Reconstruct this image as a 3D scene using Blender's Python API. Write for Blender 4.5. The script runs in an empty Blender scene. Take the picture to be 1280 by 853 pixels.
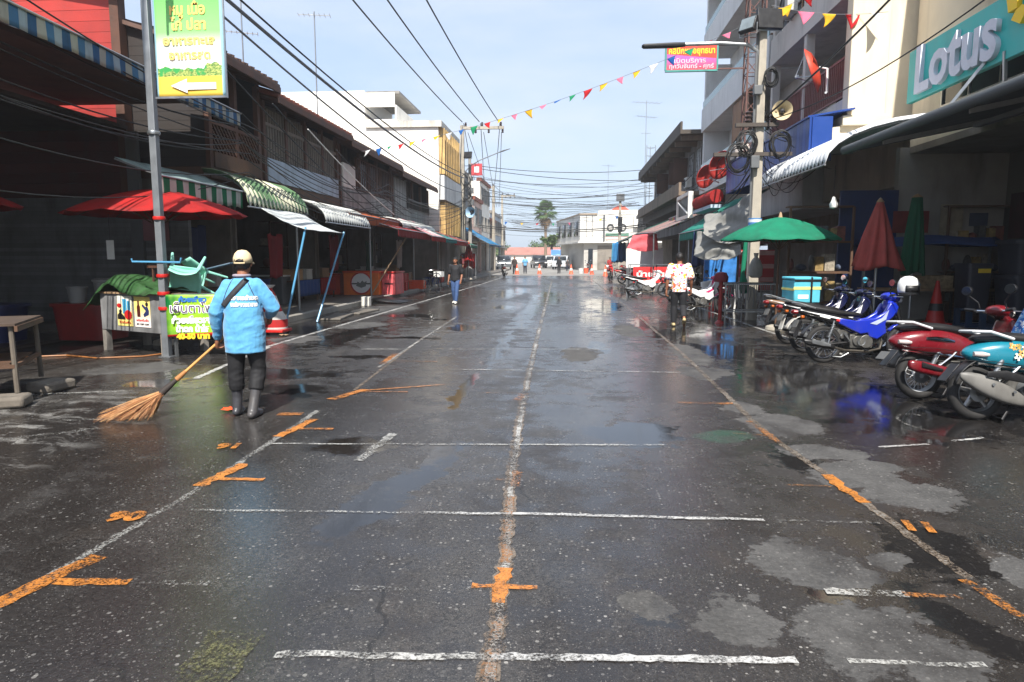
import bpy, bmesh, math, random
from math import radians, sin, cos, pi, sqrt
from mathutils import Vector, Matrix, Euler, noise
random.seed(7)
SC = bpy.context.scene
COL = SC.collection
V = Vector

# ------------------------------------------------------------------ camera, sky, sun, exposure
cam_d = bpy.data.cameras.new('camera'); cam = bpy.data.objects.new('camera', cam_d); COL.objects.link(cam)
cam.location = (0, 0, 1.6); cam.rotation_euler = (radians(90 - 7.0506), 0, radians(4.7885))
cam_d.lens = 24; cam_d.sensor_width = 36; cam_d.clip_start = 0.05; cam_d.clip_end = 3000
SC.camera = cam
SUN_EL, SUN_DX = radians(50), 0.07          # shadows run straight up the street, a touch to the left
W = bpy.data.worlds.new('World'); SC.world = W; W.use_nodes = True
wn = W.node_tree.nodes; wl = W.node_tree.links
bg = wn['Background']; sky = wn.new('ShaderNodeTexSky'); sky.sky_type = 'NISHITA'; sky.sun_disc = False
sky.sun_elevation = SUN_EL; sky.sun_rotation = radians(180 - 4); sky.air_density = 1.0; sky.dust_density = 1.2; sky.ozone_density = 1.6
# thin high cloud veils
tc = wn.new('ShaderNodeTexCoord'); mp = wn.new('ShaderNodeMapping'); mp.inputs['Scale'].default_value = (1.6, 1.6, 6.0)
cn = wn.new('ShaderNodeTexNoise'); cn.inputs['Scale'].default_value = 1.3; cn.inputs['Detail'].default_value = 7; cn.inputs['Roughness'].default_value = .55
cr = wn.new('ShaderNodeMapRange'); cr.inputs[1].default_value = .42; cr.inputs[2].default_value = .78; cr.inputs[3].default_value = .8; cr.inputs[4].default_value = .95
cm = wn.new('ShaderNodeMix'); cm.data_type = 'RGBA'; c2 = wn.new('ShaderNodeMix'); c2.data_type = 'RGBA'; c2.inputs[6].default_value = (2.05, 2.52, 3.35, 1); c2.inputs[7].default_value = (3.05, 3.25, 3.6, 1)
c3 = wn.new('ShaderNodeMapRange'); c3.inputs[1].default_value = .40; c3.inputs[2].default_value = .72; wl.new(cn.outputs[0], c3.inputs[0]); wl.new(c3.outputs[0], c2.inputs[0]); wl.new(c2.outputs[2], cm.inputs[7])
wl.new(tc.outputs['Generated'], mp.inputs[0]); wl.new(mp.outputs[0], cn.inputs[0]); wl.new(cn.outputs[0], cr.inputs[0])
wl.new(cr.outputs[0], cm.inputs[0]); wl.new(sky.outputs[0], cm.inputs[6]); wl.new(cm.outputs[2], bg.inputs[0])
bg.inputs[1].default_value = 0.15
sl = bpy.data.lights.new('sun', 'SUN'); sl.energy = 4.2; sl.angle = radians(.55); sl.color = (1, .955, .88)
so = bpy.data.objects.new('sun', sl); COL.objects.link(so)
sd = V((SUN_DX, -1, 0)).normalized() * cos(SUN_EL) + V((0, 0, sin(SUN_EL)))
so.rotation_euler = sd.to_track_quat('Z', 'Y').to_euler(); so.location = (0, -20, 40)
SC.view_settings.view_transform = 'Standard'; SC.view_settings.look = 'None'; SC.view_settings.gamma = 1
SC.view_settings.exposure = 0.98
SC.render.engine = 'CYCLES'
SC.cycles.max_bounces = 7; SC.cycles.diffuse_bounces = 4; SC.cycles.glossy_bounces = 3; SC.cycles.transparent_max_bounces = 8
SC.cycles.caustics_reflective = False; SC.cycles.caustics_refractive = False; SC.cycles.use_denoising = True

# ------------------------------------------------------------------ materials
def s2l(c):
    c = c / 255
    return c / 12.92 if c <= .04045 else ((c + .055) / 1.055) ** 2.4
def C(r, g, b): return (s2l(r), s2l(g), s2l(b), 1)
def mul(c, k): return (min(c[0] * k, 1), min(c[1] * k, 1), min(c[2] * k, 1), 1)
class NT:
    def __init__(s, m): s.m = m; s.n = m.node_tree.nodes; s.l = m.node_tree.links; s.b = s.n['Principled BSDF']
    def mk(s, t, **k):
        x = s.n.new('ShaderNode' + t)
        for a, v in k.items(): setattr(x, a, v)
        return x
    def lk(s, a, b): s.l.new(a, b)
    def val(s, sock, v):
        if hasattr(v, 'links') or hasattr(v, 'is_linked'): s.lk(v, sock)
        else: sock.default_value = v
    def math(s, op, a, b=None, c=None, clamp=False):
        x = s.mk('Math', operation=op, use_clamp=clamp); s.val(x.inputs[0], a)
        if b is not None: s.val(x.inputs[1], b)
        if c is not None: s.val(x.inputs[2], c)
        return x.outputs[0]
    def mix(s, f, a, b):
        x = s.mk('Mix', data_type='RGBA'); s.val(x.inputs[0], f); s.val(x.inputs[6], a); s.val(x.inputs[7], b); return x.outputs[2]
    def fmix(s, f, a, b):
        x = s.mk('Mix', data_type='FLOAT'); s.val(x.inputs[0], f); s.val(x.inputs[2], a); s.val(x.inputs[3], b); return x.outputs[0]
    def rng(s, v, a, b, c=0., d=1., smooth=False):
        x = s.mk('MapRange')
        if smooth: x.interpolation_type = 'SMOOTHSTEP'
        s.val(x.inputs[0], v)
        for i, q in zip((1, 2, 3, 4), (a, b, c, d)): s.val(x.inputs[i], q)
        return x.outputs[0]
    def noise(s, co, scale, detail=3, rough=.55, stretch=None):
        if stretch:
            q = s.mk('Mapping'); s.lk(co, q.inputs[0]); q.inputs['Scale'].default_value = stretch; co = q.outputs[0]
        x = s.mk('TexNoise'); s.lk(co, x.inputs[0]); x.inputs['Scale'].default_value = scale
        x.inputs['Detail'].default_value = detail; x.inputs['Roughness'].default_value = rough; return x.outputs[0]
    def obj(s): return s.mk('TexCoord').outputs['Object']
    def sep(s, co):
        x = s.mk('SeparateXYZ'); s.lk(co, x.inputs[0]); return x.outputs
MATS = {}
def new_mat(name):
    m = bpy.data.materials.new(name); m.use_nodes = True; return NT(m)
def mat(name, col, rough=.6, var=.12, scale=5, dirt=.15, dirtcol=(.03, .026, .022, 1), metal=0, bump=.0, bscale=30, coat=0, transl=0, stripes=None, planks=None, spec=.5):
    """worn painted / cloth / concrete surface; stripes=(axis, width, other colours), planks=(axis, width)"""
    if name in MATS: return MATS[name]
    t = new_mat(name); co = t.obj(); n = t.noise(co, scale, 5)
    if stripes:
        ax, w, cols = stripes; c = t.sep(co)[ax]; allc = [col] + list(cols); N = len(allc)
        f = t.math('FRACT', t.math('DIVIDE', c, w * N)); base = allc[0]
        for i in range(1, N): base = t.mix(t.math('GREATER_THAN', f, i / N), base, allc[i])
        mulc = t.mk('Mix', data_type='RGBA', blend_type='MULTIPLY'); mulc.inputs[0].default_value = 1
        t.val(mulc.inputs[6], base); k = t.rng(n, .25, .75, 1 - var * 1.6, 1.0)
        cc = t.mk('CombineColor'); [t.lk(k, cc.inputs[i]) for i in range(3)]; t.lk(cc.outputs[0], mulc.inputs[7]); base = mulc.outputs[2]
    else:
        base = t.mix(t.rng(n, .3, .7), mul(col, 1 - var), mul(col, 1 + var))
    bh = None
    if planks:
        ax, w = planks; c = t.sep(co)[ax]; q = t.math('DIVIDE', c, w); f = t.math('FRACT', q); fl = t.math('FLOOR', q)
        wn_ = t.mk('TexWhiteNoise', noise_dimensions='1D'); t.lk(fl, wn_.inputs['W'])
        base2 = t.mk('Mix', data_type='RGBA', blend_type='MULTIPLY'); base2.inputs[0].default_value = 1; t.val(base2.inputs[6], base)
        k = t.rng(wn_.outputs[0], 0, 1, .72, 1.1); gap = t.math('MULTIPLY', t.rng(f, 0, .05, .25, 1), k)
        cc = t.mk('CombineColor'); [t.lk(gap, cc.inputs[i]) for i in range(3)]; t.lk(cc.outputs[0], base2.inputs[7]); base = base2.outputs[2]
        bh = t.rng(f, 0, .06, 0, 1)
    if dirt > 0:
        d = t.noise(co, scale * .7, 7, .65, (1, 1, .22)); base = t.mix(t.rng(d, .5, .85, 0, min(dirt * 2.6, .9)), base, dirtcol)
    t.val(t.b.inputs['Base Color'], base)
    t.val(t.b.inputs['Roughness'], t.rng(n, .3, .7, max(rough - .08, .02), min(rough + .08, 1)))
    t.b.inputs['Metallic'].default_value = metal; t.b.inputs['Coat Weight'].default_value = coat; t.b.inputs['Coat Roughness'].default_value = .06
    t.b.inputs['Specular IOR Level'].default_value = spec
    if bump or bh is not None:
        b = t.mk('Bump'); b.inputs['Strength'].default_value = max(bump, .5 if bh is not None else 0); b.inputs['Distance'].default_value = .012
        h = t.noise(co, bscale, 4)
        if bh is not None: h = t.math('ADD', t.math('MULTIPLY', h, .4), bh)
        t.lk(h, b.inputs['Height']); t.lk(b.outputs[0], t.b.inputs['Normal'])
    if transl:
        tr = t.mk('BsdfTranslucent'); t.val(tr.inputs[0], base); mx = t.mk('MixShader'); mx.inputs[0].default_value = transl
        t.lk(t.b.outputs[0], mx.inputs[1]); t.lk(tr.outputs[0], mx.inputs[2]); t.lk(mx.outputs[0], t.n['Material Output'].inputs[0])
    MATS[name] = t.m; return t.m
def cloth(name, col, transl=.3, **k): return mat(name, col, rough=.8, transl=transl, bump=.15, bscale=14, **k)
def paint(name, col, rough=.3, **k): return mat(name, col, rough=rough, var=.04, dirt=k.pop('dirt', .16), dirtcol=(.11, .095, .08, 1), coat=k.pop('coat', .45), **k)
def plastic(name, col, rough=.45, **k): return mat(name, col, rough=rough, var=.06, dirt=k.pop('dirt', .1), **k)

# ------------------------------------------------------------------ mesh helpers
class MB:
    def __init__(s): s.v = []; s.f = []; s.mi = []; s.cur = 0
    def add(s, vs, fs):
        o = len(s.v); s.v += [tuple(p) for p in vs]; s.f += [tuple(i + o for i in q) for q in fs]; s.mi += [s.cur] * len(fs); return s
    def m(s, i): s.cur = i; return s
    def box(s, x0, y0, z0, x1, y1, z1):
        return s.add([(x0, y0, z0), (x1, y0, z0), (x1, y1, z0), (x0, y1, z0), (x0, y0, z1), (x1, y0, z1), (x1, y1, z1), (x0, y1, z1)],
                     [(3, 2, 1, 0), (4, 5, 6, 7), (0, 1, 5, 4), (1, 2, 6, 5), (2, 3, 7, 6), (3, 0, 4, 7)])
    def cbox(s, c, d, rot=(0, 0, 0)):
        R = Euler(rot).to_matrix(); c = V(c)
        vs = [c + R @ V((x * d[0] / 2, y * d[1] / 2, z * d[2] / 2)) for z in (-1, 1) for x, y in ((-1, -1), (1, -1), (1, 1), (-1, 1))]
        return s.add(vs, [(3, 2, 1, 0), (4, 5, 6, 7), (0, 1, 5, 4), (1, 2, 6, 5), (2, 3, 7, 6), (3, 0, 4, 7)])
    def bar(s, a, b, w, h=None, up=(0, 0, 1)):
        a, b = V(a), V(b); d = (b - a).normalized(); u = V(up)
        if abs(d.dot(u)) > .98: u = V((0, 1, 0))
        x = d.cross(u).normalized() * w / 2; y = x.cross(d).normalized() * (h or w) / 2
        vs = [p + i * x + j * y for p in (a, b) for i, j in ((-1, -1), (1, -1), (1, 1), (-1, 1))]
        return s.add(vs, [(3, 2, 1, 0), (4, 5, 6, 7), (0, 1, 5, 4), (1, 2, 6, 5), (2, 3, 7, 6), (3, 0, 4, 7)])
    def rings(s, R, caps=True, closed=False):
        n = len(R[0]); o = len(s.v); vs = [p for r in R for p in r]; fs = []; k = len(R)
        for i in range(k if closed else k - 1):
            for j in range(n):
                a = i * n + j; b = i * n + (j + 1) % n; i2 = (i + 1) % k; fs.append((a, b, i2 * n + (j + 1) % n, i2 * n + j))
        if caps and not closed: fs += [tuple(range(n - 1, -1, -1)), tuple((k - 1) * n + j for j in range(n))]
        return s.add(vs, fs)
    def tube(s, pts, r, n=8, flat=1.0, up=(0, 0, 1), closed=False, round_ends=False):
        P = [V(p) for p in pts]; k = len(P); rr = list(r) if isinstance(r, (list, tuple)) else [r] * k
        if round_ends:
            d0 = (P[0] - P[1]).normalized(); d1 = (P[-1] - P[-2]).normalized()
            A = [(P[0] + d0 * rr[0] * q, rr[0] * sqrt(max(1 - q * q, .0004))) for q in (.99, .85, .5)]
            B = [(P[-1] + d1 * rr[-1] * q, rr[-1] * sqrt(max(1 - q * q, .0004))) for q in (.5, .85, .99)]
            P = [a[0] for a in A] + P + [b[0] for b in B]; rr = [a[1] for a in A] + rr + [b[1] for b in B]; k = len(P)
        R = []; px = None
        for i in range(k):
            if closed: d = P[(i + 1) % k] - P[i - 1]
            else: d = P[min(i + 1, k - 1)] - P[max(i - 1, 0)]
            d.normalize()
            if px is None:
                u = V(up)
                if abs(d.dot(u)) > .95: u = V((0, 1, 0)) if abs(d.y) < .9 else V((1, 0, 0))
                x = d.cross(u).normalized()
            else: x = (px - d * px.dot(d)).normalized()
            px = x; y = x.cross(d)
            R.append([P[i] + x * rr[i] * cos(a) + y * rr[i] * flat * sin(a) for a in (2 * pi * j / n for j in range(n))])
        return s.rings(R, True, closed)
    def cyl(s, a, b, r, r2=None, n=16): return s.tube([a, b], [r, r if r2 is None else r2], n)
    def loft(s, secs, n=14, p=1.0, side=(1, 0, 0), up=(0, 1, 0)):
        """secs = [(centre, ra, rb)] or [(centre, ra, rb, side, up)]; superellipse power p"""
        R = []
        for q in secs:
            c, ra, rb = q[:3]; sd_, u_ = (q[3], q[4]) if len(q) > 3 else (side, up); c = V(c); sd_ = V(sd_); u_ = V(u_); ring = []
            for j in range(n):
                a = 2 * pi * j / n; ca, sa = cos(a), sin(a); e = 2 / (2 * p)
                ring.append(c + sd_ * ra * math.copysign(abs(ca) ** e, ca) + u_ * rb * math.copysign(abs(sa) ** e, sa))
            R.append(ring)
        return s.rings(R)
    def lathe(s, prof, n=20, c=(0, 0, 0), axis='z', a0=0, a1=2 * pi):
        c = V(c); full = abs(a1 - a0 - 2 * pi) < 1e-6; R = []; m = n if full else n + 1
        for r, z in prof:
            ring = []
            for j in range(m):
                a = a0 + (a1 - a0) * j / n; p = (r * cos(a), r * sin(a), z)
                if axis == 'y': p = (p[0], p[2], p[1])
                if axis == 'x': p = (p[2], p[0], p[1])
                ring.append(c + V(p))
            R.append(ring)
        k = len(R); vs = [p for r in R for p in r]; fs = []
        for i in range(k - 1):
            for j in range(n if full else m - 1):
                fs.append((i * m + j, i * m + (j + 1) % m, (i + 1) * m + (j + 1) % m, (i + 1) * m + j))
        return s.add(vs, fs)
    def torus(s, c, R, r, axis='y', n=32, m=10, flat=1.0):
        c = V(c); rings_ = []
        for i in range(n):
            a = 2 * pi * i / n; ring = []
            for j in range(m):
                b = 2 * pi * j / m; q = R + r * cos(b); h = r * flat * sin(b)
                p = {'y': (q * cos(a), h, q * sin(a)), 'z': (q * cos(a), q * sin(a), h), 'x': (h, q * cos(a), q * sin(a))}[axis]; ring.append(c + V(p))
            rings_.append(ring)
        return s.rings(rings_, False, True)
    def ball(s, c, r, n=14, m=9):
        c = V(c); r = V(r) if not isinstance(r, (int, float)) else V((r, r, r)); R = []
        for i in range(m + 1):
            t = pi * (i + .02) / (m + .04); R.append([c + V((r.x * sin(t) * cos(2 * pi * j / n), r.y * sin(t) * sin(2 * pi * j / n), -r.z * cos(t))) for j in range(n)])
        return s.rings(R)
    def prism(s, poly, d0, d1, plane='xz'):
        n = len(poly); f = {'xz': lambda a, b, d: (a, d, b), 'yz': lambda a, b, d: (d, a, b), 'xy': lambda a, b, d: (a, b, d)}[plane]
        vs = [f(a, b, d0) for a, b in poly] + [f(a, b, d1) for a, b in poly]
        return s.add(vs, [tuple(range(n - 1, -1, -1)), tuple(range(n, 2 * n))] + [(i, (i + 1) % n, n + (i + 1) % n, n + i) for i in range(n)])
    def grid(s, fn, nu, nv):
        vs = [fn(i / nu, j / nv) for j in range(nv + 1) for i in range(nu + 1)]; w = nu + 1
        return s.add(vs, [(j * w + i, j * w + i + 1, (j + 1) * w + i + 1, (j + 1) * w + i) for j in range(nv) for i in range(nu)])
    def mesh(s, name, mats, smooth=True, ang=38):
        me = bpy.data.meshes.new(name); me.from_pydata(s.v, [], s.f)
        for q in (mats if isinstance(mats, (list, tuple)) else [mats]): me.materials.append(q)
        if any(s.mi): me.polygons.foreach_set('material_index', s.mi)
        bm = bmesh.new(); bm.from_mesh(me); bmesh.ops.recalc_face_normals(bm, faces=bm.faces); bm.to_mesh(me); bm.free()
        if smooth:
            me.polygons.foreach_set('use_smooth', [True] * len(me.polygons)); me.set_sharp_from_angle(angle=radians(ang))
        return me
    def build(s, name, mats, parent=None, loc=None, smooth=True, bevel=0, solid=0, sub=0, ang=38):
        o = bpy.data.objects.new(name, s.mesh(name, mats, smooth, ang)); COL.objects.link(o)
        if parent: o.parent = parent
        if loc is not None: o.location = loc
        if sub: q = o.modifiers.new('s', 'SUBSURF'); q.levels = q.render_levels = sub
        if solid: q = o.modifiers.new('t', 'SOLIDIFY'); q.thickness = solid; q.offset = 0
        if bevel:
            q = o.modifiers.new('b', 'BEVEL'); q.width = bevel; q.segments = 2; q.limit_method = 'ANGLE'; q.angle_limit = radians(40)
        return o
def tag(o, label, cat, group=None):
    o['label'] = label; o['category'] = cat
    if group: o['group'] = group
    return o
def thing(name, label, cat, loc=(0, 0, 0), rz=0, group=None):
    o = bpy.data.objects.new(name, None); COL.objects.link(o); o.location = loc; o.rotation_euler = (0, 0, rz); o.empty_display_size = .1
    return tag(o, label, cat, group)
def struct(o): o['kind'] = 'structure'; return o
def dup(root, loc, rz=None, label=None, scale=None):
    def cp(o, par):
        c = o.copy(); COL.objects.link(c)
        if par: c.parent = par
        for ch in list(o.children): cp(ch, c)
        return c
    r = cp(root, None); r.location = loc
    if rz is not None: r.rotation_euler = (r.rotation_euler[0], r.rotation_euler[1], rz)
    if scale is not None: r.scale = (scale,) * 3 if isinstance(scale, (int, float)) else scale
    if label: r['label'] = label
    return r
_TS = bpy.data.scenes.new('workbench')
def to_mesh(o):
    """evaluate a temporary object on its own, away from the big scene"""
    _TS.collection.objects.link(o); _TS.view_layers[0].update(); dg = _TS.view_layers[0].depsgraph
    me = bpy.data.meshes.new_from_object(o.evaluated_get(dg)); _TS.collection.objects.unlink(o); return me
def text(name, body, h, m, parent, loc, rot=(pi / 2, 0, 0), ext=.002, width=None, align='CENTER', off=0, shear=0, bev=0):
    """lettering as a mesh, size h, scaled to the given width"""
    c = bpy.data.curves.new('t', 'FONT'); c.body = body; c.size = h; c.extrude = ext; c.align_x = align; c.align_y = 'CENTER'; c.offset = off; c.shear = shear
    c.resolution_u = 3
    if bev: c.bevel_depth = bev; c.bevel_resolution = 1
    t = bpy.data.objects.new('t', c); me = to_mesh(t); bpy.data.objects.remove(t); bpy.data.curves.remove(c)
    me.materials.clear(); me.materials.append(m)
    if width:
        xs = [v.co.x for v in me.vertices]; k = width / (max(xs) - min(xs)); mid = (max(xs) + min(xs)) / 2
        for v in me.vertices: v.co.x = (v.co.x - mid) * k
    o = bpy.data.objects.new(name, me); COL.objects.link(o); o.parent = parent; o.location = loc; o.rotation_euler = rot
    return o
def nz(x, y=0, z=0): return noise.noise(V((x, y, z)))

# shared materials
STEEL = mat('galvanised_steel', C(165, 168, 170), .38, .1, 6, .12, metal=.85)
CHROME = mat('chrome', C(225, 225, 225), .12, .03, 4, .0, metal=1)
DARKMETAL = mat('dark_metal', C(45, 45, 47), .45, .15, 8, .1, metal=.5)
RUBBER = mat('tyre_rubber', C(34, 33, 33), .75, .2, 8, .2, (.06, .055, .05, 1), bump=.2, bscale=60)
BLACKPL = plastic('black_plastic', C(26, 26, 28), .42)
GREYPL = plastic('grey_plastic', C(96, 98, 100), .5)
CABLE = mat('cable_black', C(17, 17, 18), .6, .1, 3, 0)
GREYCABLE = mat('cable_grey', C(120, 122, 126), .6, .1, 3, 0)
WOOD = mat('weathered_wood', C(92, 66, 48), .75, .25, 3, .35, bump=.3, bscale=25)
DARKWOOD = mat('dark_stained_wood', C(88, 58, 44), .7, .25, 3, .35, bump=.3, bscale=25)
PALEWOOD = mat('pale_worn_wood', C(158, 130, 100), .75, .2, 4, .3, bump=.25)
CONC = mat('pole_concrete', C(168, 160, 146), .85, .15, 3, .3, bump=.3, bscale=22)
WHITEWALL = mat('white_render', C(232, 228, 218), .85, .05, 1.2, .2, (.22, .2, .17, 1), bump=.1, bscale=9)
CREAM = mat('cream_render', C(226, 212, 186), .85, .06, 1.5, .22, (.16, .13, .09, 1), bump=.1, bscale=9)
GREYWALL = mat('grey_render', C(150, 146, 140), .88, .15, 1.5, .3, (.05, .045, .04, 1), bump=.15)
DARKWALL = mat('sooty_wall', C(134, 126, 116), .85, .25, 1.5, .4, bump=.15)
GLASS = mat('dark_window_glass', C(38, 44, 50), .08, .1, 2, .06)
WHITEPL = plastic('white_plastic', C(226, 226, 222), .4)
REDPL = plastic('red_plastic', C(190, 36, 30), .42)
ORANGEPL = plastic('orange_plastic', C(232, 84, 34), .42)
BLUEPL = plastic('blue_plastic', C(28, 60, 120), .42)
GREENPL = plastic('green_plastic', C(40, 120, 80), .42)
WHITEPAINT = mat('white_lettering', C(240, 240, 238), .6, .02, 4, .0)
REDPAINT = mat('red_lettering', C(200, 30, 30), .6, .02, 4, .0)
YELLOWPAINT = mat('yellow_lettering', C(250, 205, 40), .6, .02, 4, .0)
BLACKPAINT = mat('black_lettering', C(25, 22, 22), .6, .02, 4, .0)
BLUEPAINT = mat('blue_lettering', C(40, 110, 190), .6, .02, 4, .0)
# ------------------------------------------------------------------ ground, road, pavements
t = new_mat('bare_ground'); co = t.obj(); n = t.noise(co, .4, 6)
t.lk(t.mix(t.rng(n, .3, .7), C(120, 112, 100), C(150, 142, 128)), t.b.inputs['Base Color']); t.b.inputs['Roughness'].default_value = .9
MB().add([(-1500, -1500, -.02), (1500, -1500, -.02), (1500, 1500, -.02), (-1500, 1500, -.02)], [(0, 1, 2, 3)]).build('ground', t.m); struct(bpy.data.objects['ground'])

def road_mat(name, dry=False):
    t = new_mat(name); co = t.obj(); X, Y, Z = t.sep(co)
    big = t.noise(co, .35, 5, .6, (1, .35, 1)); mid = t.noise(co, 1.6, 6, .62, (1, .55, 1)); fine = t.noise(co, 55, 3, .7)
    warp = t.mk('TexNoise'); t.lk(co, warp.inputs[0]); warp.inputs['Scale'].default_value = 1.5; warp.inputs['Detail'].default_value = 6; warp.inputs['Roughness'].default_value = .6
    wv = t.mk('VectorMath', operation='MULTIPLY_ADD'); t.lk(warp.outputs['Color'], wv.inputs[0]); wv.inputs[1].default_value = (.42, .7, 0)
    sub = t.mk('VectorMath', operation='SUBTRACT'); t.lk(co, sub.inputs[0]); sub.inputs[1].default_value = (.21, .35, 0); t.lk(sub.outputs[0], wv.inputs[2]); wco = wv.outputs[0]
    def ell(lst, warped=True):
        best = None
        for (x, y, rx, ry, *r) in lst:
            m = t.mk('Mapping', vector_type='TEXTURE'); t.lk(wco if warped else co, m.inputs[0]); m.inputs['Location'].default_value = (x, y, 0)
            m.inputs['Rotation'].default_value = (0, 0, radians(r[0]) if r else 0); m.inputs['Scale'].default_value = (rx, ry, 1)
            ln = t.mk('VectorMath', operation='LENGTH'); t.lk(m.outputs[0], ln.inputs[0]); d = ln.outputs['Value']
            best = d if best is None else t.math('MINIMUM', best, d)
        return best
    edgen = t.noise(co, 3.2, 8, .66)
    edge2 = t.noise(co, 17, 6, .7, (.7, 1, 1))
    def soft(d, k=.9, w=.10): return t.rng(t.math('ADD', t.math('ADD', t.math('MULTIPLY', t.math('SUBTRACT', 1., d), .8), t.math('MULTIPLY', t.math('SUBTRACT', edgen, .5), k * 2)), t.math('MULTIPLY', t.math('SUBTRACT', edge2, .5), .75)), 0, w, 0, 1, True)
    # stones showing in the worn surface
    vo = t.mk('TexVoronoi'); t.lk(co, vo.inputs[0]); vo.inputs['Scale'].default_value = 34
    wn1 = t.sep(vo.outputs['Color']); rad = t.rng(wn1[0], .45, 1.0, .0, .32); speck = t.math('LESS_THAN', vo.outputs['Distance'], rad)
    vo2 = t.mk('TexVoronoi'); t.lk(co, vo2.inputs[0]); vo2.inputs['Scale'].default_value = 95
    wn2 = t.sep(vo2.outputs['Color']); sp2 = t.math('LESS_THAN', vo2.outputs['Distance'], t.rng(wn2[1], .45, 1., 0., .38))
    spk = t.math('MULTIPLY', t.math('MAXIMUM', speck, t.math('MULTIPLY', sp2, .6)), t.rng(t.noise(co, 2.6, 5, .65), .36, .6, .08, 1.))
    grit = t.noise(co, 120, 2, .6); grit2 = t.noise(co, 38, 3, .7)
    base = t.mix(t.rng(big, .3, .72), (.032, .028, .025, 1), (.074, .067, .061, 1))
    base = t.mix(t.rng(grit2, .43, .57), mul((.012, .011, .010, 1), 1), base)
    base = t.mix(t.math('MULTIPLY', t.rng(grit, .52, .70), .75), base, (.135, .126, .116, 1))
    lanes = t.rng(t.noise(co, 1.1, 5, .6, (2.2, .16, 1)), .40, .62); base = t.mix(t.math('MULTIPLY', lanes, .30), base, (.085, .08, .077, 1))
    blot = t.rng(t.math('ADD', t.math('MULTIPLY', t.noise(wco, .55, 6, .62, (1, .6, 1)), .8), t.math('MULTIPLY', edgen, .25)), .47, .56, 0, 1, True); base = t.mix(t.math('MULTIPLY', blot, .62), base, (.017, .013, .0105, 1))
    crk = t.mk('TexVoronoi', feature='DISTANCE_TO_EDGE'); t.lk(wco, crk.inputs[0]); crk.inputs['Scale'].default_value = .75; cm_ = t.math('MULTIPLY', t.math('LESS_THAN', crk.outputs[0], .006), t.rng(mid, .45, .6)); base = t.mix(t.math('MULTIPLY', cm_, .8), base, (.008, .007, .006, 1))
    wetr = t.math('MULTIPLY', t.rng(t.math('ADD', X, t.math('MULTIPLY', mid, .9)), 1.15, 1.75), t.rng(Y, 16, 9)); base = t.mix(t.math('MULTIPLY', wetr, .65), base, (.020, .016, .013, 1))
    base = t.mix(t.rng(mid, .56, .8, 0, .45), base, (.075, .054, .038, 1))       # brown grime
    stonec = t.mix(wn1[1], (.17, .16, .15, 1), (.40, .38, .35, 1))
    col = t.mix(t.math('MULTIPLY', spk, .85), base, stonec)
    if dry:
        col = t.mix(t.rng(big, .3, .7), (.20, .19, .175, 1), (.30, .285, .26, 1))
        t.lk(col, t.b.inputs['Base Color']); t.b.inputs['Roughness'].default_value = .85; return t.m
    # pale patches that have dried
    dr = ell([(2.31, 4.67, .36, .38, 25), (2.12, 5.08, .36, .30, 20), (2.09, 5.64, .36, .24), (2.36, 5.3, .26, .17), (2.02, 6.6, .36, .48), (1.85, 7.25, .24, .3), (1.29, 3.56, .36, .27), (1.71, 3.63, .11, .12), (.76, 2.96, .18, .22), (1.32, 2.83, .33, .33), (2.31, 3.54, .16, .28), (.37, 3.08, .16, .17),
               (2.0, 11.5, .3, 1.3), (1.9, 9.6, .34, .55), (-5.6, 20.5, .9, 1.7), (-4.9, 15.6, .6, .8), (-6.2, 9.2, .7, .5, 20), (-5.3, 12.8, .5, .6), (.2, 11.2, .35, .9), (1.3, 15, .3, 1.4)])
    drym = t.math('MULTIPLY', soft(dr, .62, .09), t.rng(mid, .34, .5, .25, 1))
    dcol = t.mix(t.rng(t.math('ADD', t.math('MULTIPLY', t.noise(co, 5, 6, .65), .5), t.math('MULTIPLY', grit2, .5)), .38, .62), (.044, .042, .040, 1), (.092, .088, .084, 1))
    dcol = t.mix(t.math('MULTIPLY', t.rng(edge2, .55, .75), .5), dcol, (.03, .028, .027, 1))
    col = t.mix(drym, col, t.mix(t.math('MULTIPLY', spk, .45), dcol, stonec))
    # standing water
    pu = ell([(-1.79, 5.55, .30, .30), (-1.25, 4.3, .2, .9, -14), (-1.0, 5.2, .14, .7, -10), (.39, 3.02, .16, .2), (1.83, 5.4, .26, .4), (1.25, 3.35, .15, .34), (2.0, 3.74, .3, .5), (1.75, 3.0, .12, .5, 20), (3.1, 8.9, 1.0, 3.0), (3.7, 6.9, .9, .9), (2.7, 13.4, .9, 4.0), (1.9, 16, .45, 3), (3.6, 18.5, .9, 3.2), (-4.5, 13.5, .45, 2.2), (-2.4, 15.3, .4, .8), (-1.25, 8.2, .10, 1.4),
               (-1.2, 12, .14, 3), (-1.15, 20, .3, 6), (-4.2, 18.2, .9, .7), (-3.1, 13.2, .9, .2), (-3.4, 17.2, .4, .3), (-2.0, 21.5, .5, 1.0), (-3.9, 9.0, .9, .5), (-5.2, 8.2, .5, .35), (-3.4, 7.9, .6, .3), (.5, 12, .2, 1.2), (.7, 17.5, .5, 3.0), (1.1, 23, .7, 4), (-.8, 27, .8, 5), (-2.6, 31, .7, 5), (2.3, 31, .8, 6), (.6, 6.1, .5, .5), (-3.2, 10.6, .7, .16)])
    pud = t.math('MULTIPLY', soft(pu, .8, .2), t.rng(mid, .32, .5, .35, 1))
    pud = t.math('MULTIPLY', pud, t.math('SUBTRACT', 1., drym))
    # thin film of water nearly everywhere
    film = t.math('MULTIPLY', t.rng(t.math('ADD', t.math('MULTIPLY', big, .9), t.math('MULTIPLY', edgen, .5)), .58, .74, .12, 1, True), t.math('SUBTRACT', 1., drym))
    col = t.mix(t.math('MULTIPLY', film, .35), col, (.016, .015, .016, 1))
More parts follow.
